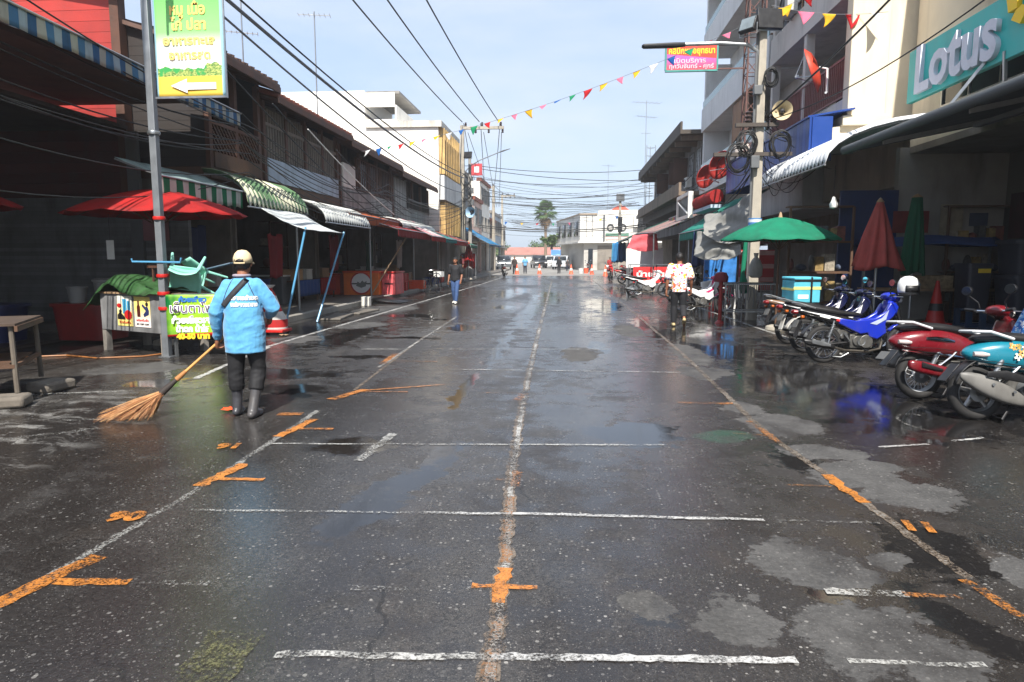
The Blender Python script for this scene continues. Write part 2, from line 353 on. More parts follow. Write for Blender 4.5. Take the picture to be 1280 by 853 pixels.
    col = t.mix(t.math('MULTIPLY', pud, .72), col, (.012, .012, .013, 1))
    # green and ochre spilt colour
    gr = t.math('MULTIPLY', t.rng(ell([(1.42, 6.1, .30, .22, 0)]), 1.02, .8), t.rng(edgen, .36, .56, .15, .55)); col = t.mix(gr, col, (.03, .10, .06, 1))
    sqd = soft(ell([(-1.82, 5.56, .36, .30, 6)]), .25, .06); col = t.mix(t.math('MULTIPLY', sqd, .8), col, (.014, .011, .009, 1))
    # pale soap / lime scum streaks on the left, with glare painted in
    sc_ = t.noise(wco, 1.4, 7, .7, (1, 2.6, 1)); left = t.math('MULTIPLY', t.rng(X, -3.9, -4.8), t.rng(Y, 8.5, 5.5)); scm = t.math('MULTIPLY', t.rng(sc_, .51, .60), left)
    col = t.mix(t.math('MULTIPLY', scm, .8), col, (.36, .35, .33, 1))
    t.lk(col, t.b.inputs['Base Color'])
    r = t.fmix(film, .46, .14); r = t.fmix(drym, r, .8); r = t.fmix(pud, r, .035); r = t.math('ADD', r, t.math('MULTIPLY', t.rng(fine, .3, .7), .06)); t.lk(r, t.b.inputs['Roughness'])
    b = t.mk('Bump'); b.inputs['Distance'].default_value = .01
    h = t.math('ADD', t.math('MULTIPLY', fine, .9), t.math('ADD', t.math('MULTIPLY', spk, .5), t.math('MULTIPLY', t.noise(co, 9, 4), .5)))
    t.lk(h, b.inputs['Height']); t.lk(t.fmix(pud, t.fmix(film, .65, .2), .02), b.inputs['Strength']); t.lk(b.outputs[0], t.b.inputs['Normal'])
    return t.m
ROAD = road_mat('wet_asphalt')
road = struct(MB().grid(lambda u, v: (-14 + 24 * u, -8 + 66 * v, 0), 12, 33).build('road', ROAD))
struct(MB().grid(lambda u, v: (-30 + 60 * u, 58 + 120 * v, 0), 4, 6).build('crossing_road', road_mat('dry_asphalt', True)))

def line_mat(name, col, wear):
    t = new_mat(name); co = t.obj(); a = t.noise(co, 7, 8, .72); b = t.noise(co, 75, 2, .6); c = t.noise(co, 1.1, 3)
    k = t.math('ADD', t.math('ADD', t.math('MULTIPLY', a, .45), t.math('MULTIPLY', b, .5)), t.math('MULTIPLY', c, .4)); al = t.rng(k, wear, wear + .15)
    t.lk(t.mix(t.rng(a, .35, .7), mul(col, .6), col), t.b.inputs['Base Color']); t.b.inputs['Roughness'].default_value = .42
    t.lk(al, t.b.inputs['Alpha']); return t.m
LW = line_mat('worn_white_paint', (.48, .47, .44, 1), .62); LWF = line_mat('faded_white_paint', (.34, .33, .31, 1), .69)
LWG = line_mat('fresh_white_paint', (.53, .52, .50, 1), .565); LO = line_mat('worn_orange_paint', (.48, .18, .04, 1), .63); LOG = line_mat('orange_paint', (.58, .21, .035, 1), .57)
LT = line_mat('tan_paint', (.20, .155, .115, 1), .58); LTO = line_mat('rust_paint', (.30, .14, .05, 1), .66)
_lz = [0]
def strip(name, m, pts, w):
    """painted strip on the road along pts, ragged edges"""
    w *= .82; _lz[0] += 1; z = .004 + .00005 * _lz[0]; P = []
    for a, b in zip(pts[:-1], pts[1:]):
        k = max(2, int((V(b) - V(a)).length / .045)); P += [V(a).lerp(V(b), i / k) for i in range(k)]
    P.append(V(pts[-1])); L = []; R = []
    for i, p in enumerate(P):
        d = (P[min(i + 1, len(P) - 1)] - P[max(i - 1, 0)]).normalized(); q = V((-d.y, d.x)); e = nz(p.x * 3, p.y * 3, 1) * .012
        L.append((*(p + q * (w / 2 + nz(p.x * 19, p.y * 19) * min(w, .08) * .4) + q * e), z)); R.append((*(p - q * (w / 2 + nz(p.x * 19, p.y * 19, 5) * min(w, .08) * .4) + q * e), z))
    n = len(P); b = MB().add(L + R, [(i, i + 1, n + i + 1, n + i) for i in range(n - 1)]); o = b.build(name, m, road, smooth=False); return o
CX = [(-.27, 1.5), (-.29, 2.4), (-.32, 3.3), (-.42, 5.0), (-.5, 7.53), (-.62, 13), (-.8, 24), (-1.2, 48)]
def along(cv, y):
    for (a, ya), (b, yb) in zip(cv[:-1], cv[1:]):
        if y <= yb: return a + (b - a) * (y - ya) / (yb - ya)
    return cv[-1][0]
strip('centre_line', LT, CX, .105); strip('centre_line', LW, [(x + .006, y) for x, y in CX], .05)
LX = [(-2.62, 1.5), (-2.6, 2.8), (-2.54, 4.6), (-2.61, 6.8)]; RX = [(2.12, 1.5), (2.03, 3.07), (1.91, 4.94), (1.8, 6.2), (1.88, 11.6), (1.85, 20), (1.57, 48)]
strip('lane_line', LW, LX, .06); strip('lane_line', LWF, LX, .085); strip('lane_line', LT, RX, .07); strip('lane_line', LWF, RX, .05)
strip('lane_line', LT, [(-2.57, 7.9), (-2.9, 13.5)], .05); strip('lane_line', LW, [(-2.75, 9.6), (-2.85, 13.0), (-3.0, 18)], .06)
strip('edge_line', LWG, [(-5.37, 11.55), (-5.28, 20), (-5.18, 29), (-5.1, 40), (-5.2, 56)], .12); strip('edge_line', LWG, [(-5.3, 11.6), (-5.1, 9.9), (-4.9, 8.5)], .1)
strip('edge_line', LWG, [(4.5, 11.5), (4.26, 15), (4.11, 21), (3.9, 34), (3.6, 55)], .10); strip('edge_line', LWF, [(-6.2, 9.9), (-5.2, 8.4)], .1)
strip('edge_line', LW, [(-6.4, 7.3), (-5.0, 7.7)], .07); strip('edge_line', LWF, [(-5.9, 6.0), (-4.4, 6.3)], .12); strip('edge_line', LWF, [(-5.4, 5.3), (-4.9, 5.5), (-4.3, 5.95)], .11)
for pts, w, m in [([(-1.17, 2.5), (-.27, 2.55)], .055, LW), ([(-.3, 2.555), (.92, 2.63)], .055, LWG), ([(1.12, 2.64), (1.65, 2.66)], .035, LW), ([(-2.17, 3.04), (-1.75, 3.05)], .05, LWF), ([(-1.04, 3.07), (-.42, 3.11)], .05, LWF), ([(1.24, 3.22), (1.62, 3.22)], .075, LW), ([(1.62, 3.22), (1.9, 3.22)], .05, LWF),
                   ([(-2.38, 3.99), (-1.1, 4.05), (-.24, 4.1)], .035, LW), ([(-.9, 4.06), (-.24, 4.1), (1.2, 4.12)], .045, LWG), ([(1.2, 4.12), (1.88, 4.12)], .035, LWF), ([(-2.54, 5.53), (-1.2, 5.62), (-.2, 5.69)], .04, LW), ([(-.9, 5.64), (.82, 5.76)], .045, LW), ([(.8, 5.76), (1.5, 5.8)], .03, LWF),
                   ([(-1.04, 7.85), (.09, 7.94)], .05, LWF), ([(-1.72, 9.52), (1.55, 9.52)], .06, LW), ([(-3.6, 11.5), (.68, 11.85)], .07, LW), ([(-2.3, 12.9), (1.6, 13)], .07, LWF), ([(-1.8, 15.2), (1.5, 15.2)], .08, LW), ([(-2.5, 19), (1.6, 19)], .09, LWF), ([(-2.2, 23), (1.2, 23)], .1, LW), ([(-2.2, 28), (1.2, 28)], .1, LWF)]:
    strip('bay_line', m, pts, w)
strip('paint_patch', line_mat('olive_paint', (.13, .125, .055, 1), .66), [(-1.37, 2.2), (-1.40, 2.66)], .29)
strip('bay_line', LW, [(-1.64, 5.1), (-1.58, 5.95)], .10)
for a, b in (((2.62, 5.84), (3.08, 5.98)), ((3.34, 6.1), (3.68, 6.24))): strip('bay_line', LWG, [a, b], .045)
for a, b, w, m in [((-2.64, 2.72), (-2.5, 3.3), .13, LOG), ((-2.52, 3.0), (-2.15, 3.04), .085, LOG), ((-2.57, 4.42), (-2.5, 4.95), .12, LOG), ((-2.5, 4.58), (-2.18, 4.6), .07, LOG), ((-2.58, 5.75), (-2.5, 6.42), .11, LOG), ((-2.5, 6.04), (-2.18, 6.06), .07, LO),
                   ((-.31, 2.98), (-.31, 3.34), .085, LOG), ((-.46, 3.13), (-.14, 3.14), .055, LOG), ((-.28, 1.8), (-.3, 2.95), .07, LTO), ((-.33, 3.4), (-.38, 4.4), .07, LTO), ((-.36, 4.6), (-.38, 4.95), .085, LO), ((-.52, 4.74), (-.2, 4.76), .05, LTO), ((-.56, 7.45), (-.52, 7.9), .12, LO), ((-1.04, 7.87), (.3, 7.9), .045, LTO),
                   ((1.94, 4.47), (1.9, 5.05), .095, LOG), ((1.54, 4.78), (1.84, 4.78), .045, LTO), ((2.03, 3.05), (1.97, 3.4), .08, LOG), ((1.6, 3.22), (1.86, 3.22), .045, LO), ((1.82, 5.9), (1.76, 6.7), .08, LO), ((1.2, 7.5), (1.8, 7.5), .09, LO), ((1.5, 6.2), (1.8, 6.15), .05, LTO),
                   ((-2.66, 7.35), (-2.45, 7.95), .13, LOG), ((-2.45, 7.8), (-1.9, 7.85), .06, LO), ((-2.5, 7.85), (-1.55, 8.35), .05, LOG), ((-2.8, 9.9), (-2.85, 11), .12, LO), ((-2.7, 10.2), (-2.0, 10.2), .06, LTO), ((-2.95, 6.6), (-2.7, 6.62), .13, LO), ((-6.9, 10.1), (-6.3, 10.0), .05, LO), ((-7.2, 10.2), (-6.9, 10.0), .05, LO)]:
    strip('orange_mark', m, [a, b], w)
# sprayed bay numbers, half worn away
for (x, y, s, rz) in [(-2.71, 3.83, '90', 8), (-2.85, 5.4, '91', 8), (2.08, 4.07, '11', -10)]:
    o = text('sprayed_number', s, .21, LOG, road, (x, y, .0115), (0, 0, radians(rz)), ext=0, off=.012)
# drips of white at the scooter
strip('paint_ring', LWF, [(3.45 + .22 * cos(a), 6.75 + .38 * sin(a)) for a in (radians(q) for q in range(60, 250, 12))], .035)

# pavements with real kerbs
PAVE = mat('pavement_concrete', C(112, 106, 98), .55, .25, 1.4, .5, bump=.3, bscale=18)
struct(MB().box(-16, 13.0, -.015, -7.0, 80, .13).build('pavement', PAVE, bevel=.02))
struct(MB().box(-16, -4, -.015, -9.6, 12.998, .06).build('pavement', mat('shop_floor', C(70, 62, 58), .35, .3, 1.2, .5)))
struct(MB().box(6.35, -4, -.015, 16, 59, .13).build('pavement', mat('right_pavement', C(104, 100, 96), .4, .25, 1.4, .45, bump=.2, bscale=18), bevel=.02))
KERB = mat('kerb_paint', C(150, 146, 138), .7, .2, 2, .5)
struct(MB().box(-7.0, 13.4, -.015, -6.82, 60, .15).build('kerb', KERB, bevel=.02))
# ------------------------------------------------------------------ buildings
def quad_slab(b, p, thick):
    """four corners (top) with a vertical thickness"""
    P = [V(q) for q in p]; D = V((0, 0, -thick)); vs = P + [q + D for q in P]
    return b.add(vs, [(0, 1, 2, 3), (7, 6, 5, 4)] + [(i, 4 + i, 4 + (i + 1) % 4, (i + 1) % 4) for i in range(4)])
def railing(b, x, y0, y1, z0, z1, step=.12, r=.012):
    n = max(2, int((y1 - y0) / step))
    for i in range(n + 1): y = y0 + (y1 - y0) * i / n; b.bar((x, y, z0), (x, y, z1), r * 2)
    b.bar((x, y0, z0), (x, y1, z0), .04); b.bar((x, y0, z1), (x, y1, z1), .05)
def window(parent, x, y0, y1, z0, z1, face=1, frame=None, glass=None, bars=2, depth=.05, bar_h=1):
    """window in a street-facing wall; face=+1 looks towards +x"""
    f = MB(); w = .05
    xa, xb = (x - depth, x + depth)
    f.box(xa, y0, z0, xb, y0 + w, z1).box(xa, y1 - w, z0, xb, y1, z1).box(xa, y0 + w, z0, xb, y1 - w, z0 + w).box(xa, y0 + w, z1 - w, xb, y1 - w, z1)
    for i in range(1, bars): y = y0 + (y1 - y0) * i / bars; f.box(xa + .01, y - .018, z0 + w, xb - .01, y + .018, z1 - w)
    for i in range(1, bar_h): z = z0 + (z1 - z0) * i / bar_h; f.box(xa + .014, y0 + w, z - .015, xb - .014, y1 - w, z + .015)
    o = f.build('window', frame or GREYWALL, parent)
    MB().box(x - .012, y0 + w * .9, z0 + w * .9, x + .012, y1 - w * .9, z1 - w * .9).build('pane', glass or GLASS, o, smooth=False)
    return o
TILE = mat('red_roof_tiles', C(132, 74, 58), .8, .3, 3, .4, stripes=None, bump=.4, bscale=12)
RUSTROOF = mat('rusty_roof_sheet', C(96, 72, 62), .7, .3, 2, .5)
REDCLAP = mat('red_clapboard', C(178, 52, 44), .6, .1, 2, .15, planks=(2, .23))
SLATS = mat('dark_shutter_boards', C(112, 94, 80), .75, .3, 3, .4, planks=(1, .14))
GREYBOARD = mat('grey_boards', C(150, 150, 148), .75, .2, 2, .35, planks=(1, .2))
PALEBLUE = mat('pale_blue_board', C(172, 186, 200), .7, .1, 2, .3)
ROLLER = mat('roller_shutter', C(118, 120, 122), .5, .15, 3, .35, planks=(2, .09), metal=.4)

# --- the red clapboard house and its dark shop (foreground left)
h = thing('clapboard_house', 'red clapboard wooden house above the dark shop in the left foreground', 'house', (-9.6, 14.9, 0))
def L(b, x=-9.6, y=14.9): b.v = [(p[0] - x, p[1] - y, p[2]) for p in b.v]; return b
L(MB().box(-18, 14.75, 4.47, -9.95, 14.9, 9.6)).build('wall', REDCLAP, h); L(MB().box(-18, 14.75, .06, -9.95, 14.9, 4.468)).build('lower_wall', mat('shaded_red_clapboard', C(72, 24, 22), .7, .15, 2, .3, planks=(2, .23)), h)  # lower boards: awning shade painted in as a darker red
L(MB().box(-9.95, 14.7, 2.9, -9.75, 14.95, 8.2)).build('post', DARKWOOD, h)
L(quad_slab(MB(), [(-20, 14.0, 9.7), (-8.6, 14.0, 7.7), (-8.6, 15.4, 7.7), (-20, 15.4, 9.7)], .1)).build('roof', RUSTROOF, h)
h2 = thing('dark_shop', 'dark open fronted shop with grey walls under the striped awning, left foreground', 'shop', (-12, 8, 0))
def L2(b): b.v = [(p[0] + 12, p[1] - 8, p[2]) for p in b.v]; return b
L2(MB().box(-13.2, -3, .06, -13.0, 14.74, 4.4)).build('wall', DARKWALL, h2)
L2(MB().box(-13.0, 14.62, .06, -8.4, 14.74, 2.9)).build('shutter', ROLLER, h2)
L2(MB().box(-16.8, -3, 4.38, -9.72, 14.73, 4.45)).build('shade_ceiling', mat('dark_ceiling', C(84, 78, 72), .8, .2, 2, .3), h2)  # slab added at this height to keep sun off the red wall below
L2(MB().box(-11.6, -3, 4.86, -8.2, 14.5, 4.95)).build('roof', RUSTROOF, h2)  # roof slab added and widened to shade the red wall
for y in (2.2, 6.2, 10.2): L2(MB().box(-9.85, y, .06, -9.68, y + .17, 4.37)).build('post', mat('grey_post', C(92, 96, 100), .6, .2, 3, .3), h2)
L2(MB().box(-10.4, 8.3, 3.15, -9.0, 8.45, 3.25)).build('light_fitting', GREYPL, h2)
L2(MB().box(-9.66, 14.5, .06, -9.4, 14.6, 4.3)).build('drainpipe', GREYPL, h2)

# --- wooden shophouse row, left: upper floor over the pavement, dark open shops below
def wooden_house(label, y0, y1, zf, ze, posts, roofm, rail, back, sill, zr=None, xf=-8.0, over=.5):
    yc = (y0 + y1) / 2; h = thing('wooden_shophouse', label, 'house', (xf, yc, 0), group='old wooden shophouses on the left')
    def G(b): b.v = [(p[0] - xf, p[1] - yc, p[2]) for p in b.v]; return b
    G(MB().box(-13, y0, zf - .25, xf, y1, zf)).build('floor_slab', WOOD, h)
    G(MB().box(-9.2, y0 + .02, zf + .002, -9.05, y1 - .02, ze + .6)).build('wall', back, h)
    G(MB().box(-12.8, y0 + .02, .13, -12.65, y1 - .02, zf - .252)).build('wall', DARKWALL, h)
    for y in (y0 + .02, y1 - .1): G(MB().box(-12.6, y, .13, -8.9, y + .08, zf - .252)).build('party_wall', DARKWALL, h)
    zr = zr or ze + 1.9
    for y in (y0 + .01, y1 - .07): G(MB().prism([(-12.4, zf), (-8.1, zf), (-8.1, ze + .35), (-12.4, zr - .15)], y, y + .06)).build('gable_wall', mat('shade_dark_boards', C(50, 43, 40), .8, .2, 2, .3, planks=(2, .2)), h)  # gable coloured near black to stand for shade
    r = quad_slab(MB(), [(xf + over, y0 - .15, ze), (xf + over, y1 + .15, ze), (-12.5, y1 + .15, zr), (-12.5, y0 - .15, zr)], .09)
    n = int((y1 - y0) / .3)
    for i in range(n + 1):
        y = y0 + (y1 - y0) * i / n; r.bar((xf + over, y, ze + .03), (-12.5, y, zr + .03), .05, .05)
    G(r).build('roof', roofm, h)
    G(MB().box(xf + over - .03, y0 - .15, ze - .22, xf + over + .02, y1 + .15, ze - .07)).build('fascia', DARKWOOD, h)
    raf = MB()
    for i in range(int((y1 - y0) / .8) + 1):
        y = y0 + .1 + i * .8; raf.bar((xf + over - .06, y, ze - .14), (-9.2, y, ze - .14 + (zr - ze) * (xf + over + 9.2) / (xf + over + 12.5)), .06, .1)
    G(raf).build('rafters', DARKWOOD, h)
    for i in range(posts + 1):
        y = y0 + .08 + (y1 - y0 - .16) * i / posts; G(MB().box(xf - .12, y - .07, zf + .002, xf, y + .07, ze - .1)).build('post', DARKWOOD, h)
    if sill: G(MB().box(xf - .04, y0 + .16, zf + .004, xf + .03, y1 - .16, zf + sill[0])).build('sill_panel', sill[1], h)
    b = MB(); zz = zf + (sill[0] if sill else .05); ztop = ze - .25
    if rail == 'lattice':
        zt = zf + 1.0; k = int((y1 - y0 - .3) / .16)
        for i in range(k):
            y = y0 + .16 + i * .16
            for j in range(int((zt - zz) / .16)):
                z = zz + j * .16; b.bar((xf - .05, y, z), (xf - .05, y + .16, z + .16), .035); b.bar((xf - .02, y + .16, z), (xf - .02, y, z + .16), .035)
        b.bar((xf - .03, y0 + .1, zt), (xf - .03, y1 - .1, zt), .08); G(b).build('railing', DARKWOOD, h)
    elif rail == 'slats':
        k = int((y1 - y0 - .3) / .17)
        for i in range(k): y = y0 + .16 + i * .17; b.box(xf - .09, y, zz + .002, xf - .03, y + .045, ztop)
        b.box(xf - .1, y0 + .15, zz + .85, xf - .02, y1 - .15, zz + .93); G(b).build('railing', mat('grey_slats', C(128, 118, 108), .75, .2, 3, .3), h)
    return h, G
PINKROOF = mat('faded_corrugated_roof', C(150, 128, 116), .7, .2, 2, .4)
h, G = wooden_house('brown wooden shophouse with a crossed lattice balcony, first of the wooden row', 14.98, 17.6, 3.6, 6.0, 2, RUSTROOF, 'lattice', SLATS, (.35, WOOD), zr=7.6)
window(h, -9.04 + 8.0, -1.0, .9, 4.2, 5.4, frame=DARKWOOD, bars=4)
h, G = wooden_house('dark shophouse with grey slatted balcony and pale blue sill boards', 17.75, 23.6, 3.6, 5.75, 4, TILE, 'slats', DARKWALL, (.6, PALEBLUE), zr=7.3)
window(h, -9.04 + 8.0, -2.0, 0, 4.2, 5.4, frame=WOOD, bars=4); window(h, -9.04 + 8.0, .6, 2.4, 4.2, 5.4, frame=WOOD, bars=4)
h, G = wooden_house('dark shophouse with barred dark windows and one white wall panel', 23.75, 30.8, 3.35, 5.6, 3, RUSTROOF, None, SLATS, (.7, GREYBOARD), zr=7.3)
G(MB().box(-8.06, 24.0, 4.07, -7.98, 25.4, 4.9)).build('panel', WHITEWALL, h)
for i in range(3): window(h, -8.04 + 8.0, -1.6 + i * 1.6, -.1 + i * 1.6, 4.1, 5.3, frame=DARKWOOD, bars=6)
h, G = wooden_house('grey boarded shophouse with a long dark open veranda before the white block', 30.95, 38.9, 3.2, 5.4, 4, RUSTROOF, None, DARKWALL, (.75, GREYBOARD), zr=7.2)
G(MB().box(-8.06, 31.2, 3.96, -7.98, 33.4, 5.2)).build('panel', GREYBOARD, h)
b = MB(); railing(b, -7.95, 33.5, 38.7, 3.96, 4.4, .2); G(b).build('railing', DARKMETAL, h)

# --- big white block with yellow louvred front
wb = thing('white_block', 'tall white block with blank side wall and yellow louvred front', 'building', (-7.5, 45, 0))
def Gw(b): b.v = [(p[0] + 7.5, p[1] - 45, p[2]) for p in b.v]; return b
Gw(MB().box(-30, 40, 0, -7.62, 46.4, 9.1).box(-30, 40.002, 9.1, -11.9, 46.3, 11.1)).build('wall', mat('bright_white_wall', C(244, 240, 232), .85, .03, .6, .07, (.3, .28, .25, 1), bump=.1), wb)
Gw(MB().box(-11.85, 39.85, 9.0, -7.4, 40.35, 9.35).box(-7.75, 40.36, 9.0, -7.4, 46.4, 9.35)).build('parapet', mat('stained_parapet', C(205, 200, 190), .85, .1, 2, .5), wb)
Gw(MB().box(-11.9, 40.4, 11.0, -9.95, 46.2, 11.15)).build('canopy', GREYWALL, wb)
Gw(MB().box(-11.88, 40.1, 9.36, -10.05, 46.2, 9.5).box(-10.15, 40.1, 9.502, -10.05, 46.2, 10.3).box(-11.88, 40.1, 10.2, -10.16, 40.2, 11.0)).build('balcony', WHITEWALL, wb)
YEL = mat('yellow_louvres', C(198, 164, 104), .6, .2, 2, .4)
for z0, z1 in ((6.4, 9.0), (2.9, 4.8)):
    b = MB(); k = 10
    for i in range(k): y = 40.3 + i * 6.0 / k; b.box(-7.618, y, z0, -7.3, y + .1, z1)
    Gw(b).build('louvres', YEL, wb); Gw(MB().box(-7.6185, 40.4, z0 + .02, -7.58, 46.3, z1 - .02)).build('panel', mat('ochre_panel', C(150, 104, 50), .7, .25, 2, .4), wb)
Gw(MB().box(-7.616, 40.05, 4.9, -7.3, 46.35, 6.3)).build('balcony_front', mat('grey_white_panel', C(206, 206, 204), .8, .08, 2, .3), wb)
Gw(MB().box(-12.5, 39.93, .1, -7.63, 39.998, 3.1)).build('party_wall', DARKWALL, wb)  # dark panel added over the sunlit white wall, standing for shade under the awnings
Gw(MB().box(-7.616, 40.1, .1, -7.55, 46.3, 2.85)).build('shopfront', DARKWALL, wb)

# --- further houses on the left, to the end of the street
def block(label, x, y0, y1, zt, wall, side, storeys, roof=None, frame=None, shop=DARKWALL, depth=9, balc=None, group=None, wcol=None):
    """plain rendered shophouse; side=+1 fronts +x (left of street), -1 fronts -x"""
    yc = (y0 + y1) / 2; h = thing('shophouse', label, 'house', (x, yc, 0), group=group); s = side
    def bx(b, xa, ya, za, xb, yb, zb): xa, xb = sorted((-s * xa, -s * xb)); return b.box(xa, ya - yc, za, xb, yb - yc, zb)   # xa: metres behind the front
    bx(MB(), 0, y0, 3.0, depth, y1, zt).build('wall', wall, h)
    bx(MB(), 2.2, y0 + .01, .1, depth, y1 - .01, 2.999).build('shopfront', shop, h)
    bx(MB(), -.18, y0 - .04, zt, .3, y1 + .04, zt + .3).build('cornice', roof or GREYWALL, h)
    bx(MB(), -.5, y0, 2.9, -.002, y1, 3.05).build('canopy', GREYWALL, h)
    for ya in (y0 + .05, y1 - .3): bx(MB(), .05, ya, .1, .3, ya + .25, 2.998).build('pillar', wall, h)
    hs = (zt - 3.1) / max(storeys - 1, 1)
    nw = max(1, int((y1 - y0) / 2.2))
    for k in range(storeys - 1):
        za = 3.1 + k * hs + hs * .32; zb = 3.1 + k * hs + hs * .84
        for i in range(nw):
            ya = y0 + (y1 - y0) * (i + .14) / nw; yb = y0 + (y1 - y0) * (i + .86) / nw
            window(h, s * .03, ya - yc, yb - yc, za, zb, frame=frame or GREYWALL, glass=wcol, bars=3)
        if balc:
            zz = 3.1 + k * hs
            bx(MB(), -.9, y0 + .1, zz - .06, -.003, y1 - .1, zz + .08).build('balcony', wall, h)
            b = MB(); railing(b, s * .86, y0 - yc + .15, y1 - yc - .15, zz + .1, zz + .95, .16); b.build('railing', balc, h)
    return h
PINKW = mat('pink_render', C(206, 178, 166), .85, .08, 1.5, .3); BLUEW = mat('blue_grey_render', C(176, 186, 194), .85, .08, 1.5, .3)
block('grey three storey shophouse just past the white block', -8.3, 48.0, 58, 7.9, GREYWALL, 1, 3)
block('pinkish two storey shophouse behind the second utility pole', -8.2, 58.3, 64, 6.4, PINKW, 1, 2, roof=TILE)
block('white three storey shophouse with tiled cornice far down the left', -8.4, 64.3, 72, 8.6, WHITEWALL, 1, 3, roof=TILE)
block('low brown house with a red roof edge near the last poles', -8.6, 72.3, 79, 5.4, mat('brown_render', C(134, 110, 92), .85, .12, 1.5, .3), 1, 2, roof=TILE)
block('blue grey shophouse beside the crossing', -9.2, 79.4, 92, 6.6, BLUEW, 1, 2)
block('last cream shophouse visible beyond the crossing on the left', -10.5, 92.4, 112, 6.2, CREAM, 1, 2)

# --- far end
fb = thing('corner_building', 'white two storey corner building with round emblem closing the street', 'building', (4, 82, 0))
def Gf(b): b.v = [(p[0] - 4, p[1] - 82, p[2]) for p in b.v]; return b
FW = mat('far_white_wall', C(226, 222, 214), .85, .06, .8, .3)
Gf(MB().prism([(1.2, 82), (14, 82), (14, 100), (-1.9, 100)], 3.35, 6.5, 'xy')).build('wall', FW, fb)
Gf(MB().prism([(1.7, 82.4), (14, 82.4), (14, 99), (-1.3, 99)], 0, 3.35, 'xy')).build('ground_floor', mat('far_grey_wall', C(190, 186, 178), .85, .08, .8, .2), fb)
Gf(MB().prism([(1.0, 81.7), (14, 81.7), (14, 100), (-2.2, 100)], 3.2, 3.36, 'xy')).build('canopy', FW, fb)
Gf(MB().box(3.3, 81.95, 6.5, 10, 82.2, 7.0)).build('parapet', FW, fb)
Gf(MB().prism([(-2.0, 100.2), (1.1, 81.85), (3.2, 81.85), (3.2, 84), (2, 100.2)], 6.5, 6.64, 'xy')).build('roof', mat('brown_eave', C(170, 150, 128), .8, .1, 1, .3), fb)
Gf(MB().lathe([(0, .9), (.6, .6), (1.4, 0)], 4, (6, 84, 6.9))).build('roof', mat('red_far_roof', C(206, 84, 62), .8, .1, 1, .1), fb)
for i in range(4):
    t0 = i / 4 + .06; t1 = t0 + .15; a = V((1.2, 82)).lerp(V((-1.9, 100)), t0); c = V((1.2, 82)).lerp(V((-1.9, 100)), t1)
    Gf(MB().add([(a.x - .05, a.y, 4.1), (c.x - .05, c.y, 4.1), (c.x - .05, c.y, 5.8), (a.x - .05, a.y, 5.8)], [(0, 1, 2, 3)])).build('window', GLASS, fb, solid=.04)
for x in (1.9, 2.6): Gf(MB().box(x, 81.93, 3.9, x + .06, 82.01, 6.4)).build('pipe', GREYPL, fb)
Gf(MB().box(3.9, 81.6, 1.2 + 2.2, 4.1, 81.95, 6.4)).build('pipe', GREYPL, fb)
Gf(MB().box(2.2, 82.3, .1, 2.75, 82.42, 2.5)).build('door', GLASS, fb); Gf(MB().box(3.3, 82.32, .05, 12, 82.41, 2.9)).build('door', DARKWALL, fb)
for x, r in ((4.75, .34), (6.2, .34)): Gf(MB().torus((x, 81.9, 5.0), r, .06, 'y')).build('emblem', DARKMETAL, fb)
Gf(MB().box(5.3, 81.88, 4.97, 5.65, 81.99, 5.09)).build('emblem', DARKMETAL, fb)
Gf(MB().box(4.2, 81.85, 4.0, 6.9, 81.985, 4.32)).build('stripe_board', mat('far_green_board', C(90, 130, 110), .7), fb)
Gf(MB().box(4.2, 81.87, 3.6, 6.9, 81.98, 3.92)).build('name_board', mat('far_pink_board', C(226, 190, 184), .7), fb)
Gf(MB().box(7.4, 81.5, 5.0, 9, 81.94, 6.3)).build('balcony', FW, fb)
th = thing('tiled_hall', 'low hall with a long red tiled roof at the very end of the street', 'building', (-12, 190, 0))
MB().box(-18, 0, 0, 12, 8, 2.2).build('wall', FW, th)
MB().prism([(-.6, 2.1), (8.6, 2.1), (4, 4.2)], -19, 13, 'yz').build('roof', mat('red_hall_tiles', C(168, 112, 98), .8, .1, 1, .25), th)
th2 = thing('distant_house', 'small pale house with a red roof right of the tiled hall', 'house', (3.5, 175, 0)); MB().box(-4, 0, 0, 4, 6, 2.4).build('wall', FW, th2)
MB().prism([(-.6, 2.3), (6.6, 2.3), (3, 3.8)], -4.6, 4.6, 'yz').build('roof', TILE, th2)

# --- right side: shop with the teal sign
rs = thing('corner_shophouse', 'cream shophouse carrying the teal lettered sign in the right foreground', 'building', (7.8, 10, 0))
def Gr(b): b.v = [(p[0] - 7.8, p[1] - 10, p[2]) for p in b.v]; return b
Gr(MB().box(7.8, -4, 4.1, 16, 16.9, 11)).build('wall', CREAM, rs)
Gr(MB().box(6.4, 17.0, 4.85, 7.25, 17.35, 12).box(7.25, 17.06, 4.5, 8.2, 17.35, 12).box(6.28, 16.92, 4.62, 7.3, 17.352, 4.85).box(6.1, 17.05, 4.3, 7.3, 17.353, 4.62)).build('fin_wall', CREAM, rs, bevel=.015)
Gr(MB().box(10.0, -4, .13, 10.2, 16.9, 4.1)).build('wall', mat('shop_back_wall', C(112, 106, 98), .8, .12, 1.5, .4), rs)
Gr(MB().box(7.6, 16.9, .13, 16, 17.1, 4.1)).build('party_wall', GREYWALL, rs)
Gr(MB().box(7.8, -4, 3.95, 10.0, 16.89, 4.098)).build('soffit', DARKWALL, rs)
for y in (1.5, 6.8, 12.2): Gr(MB().box(9.5, y, .13, 9.99, y + .4, 3.94)).build('pillar', mat('pale_pillar', C(205, 205, 202), .7, .06, 2, .2), rs)
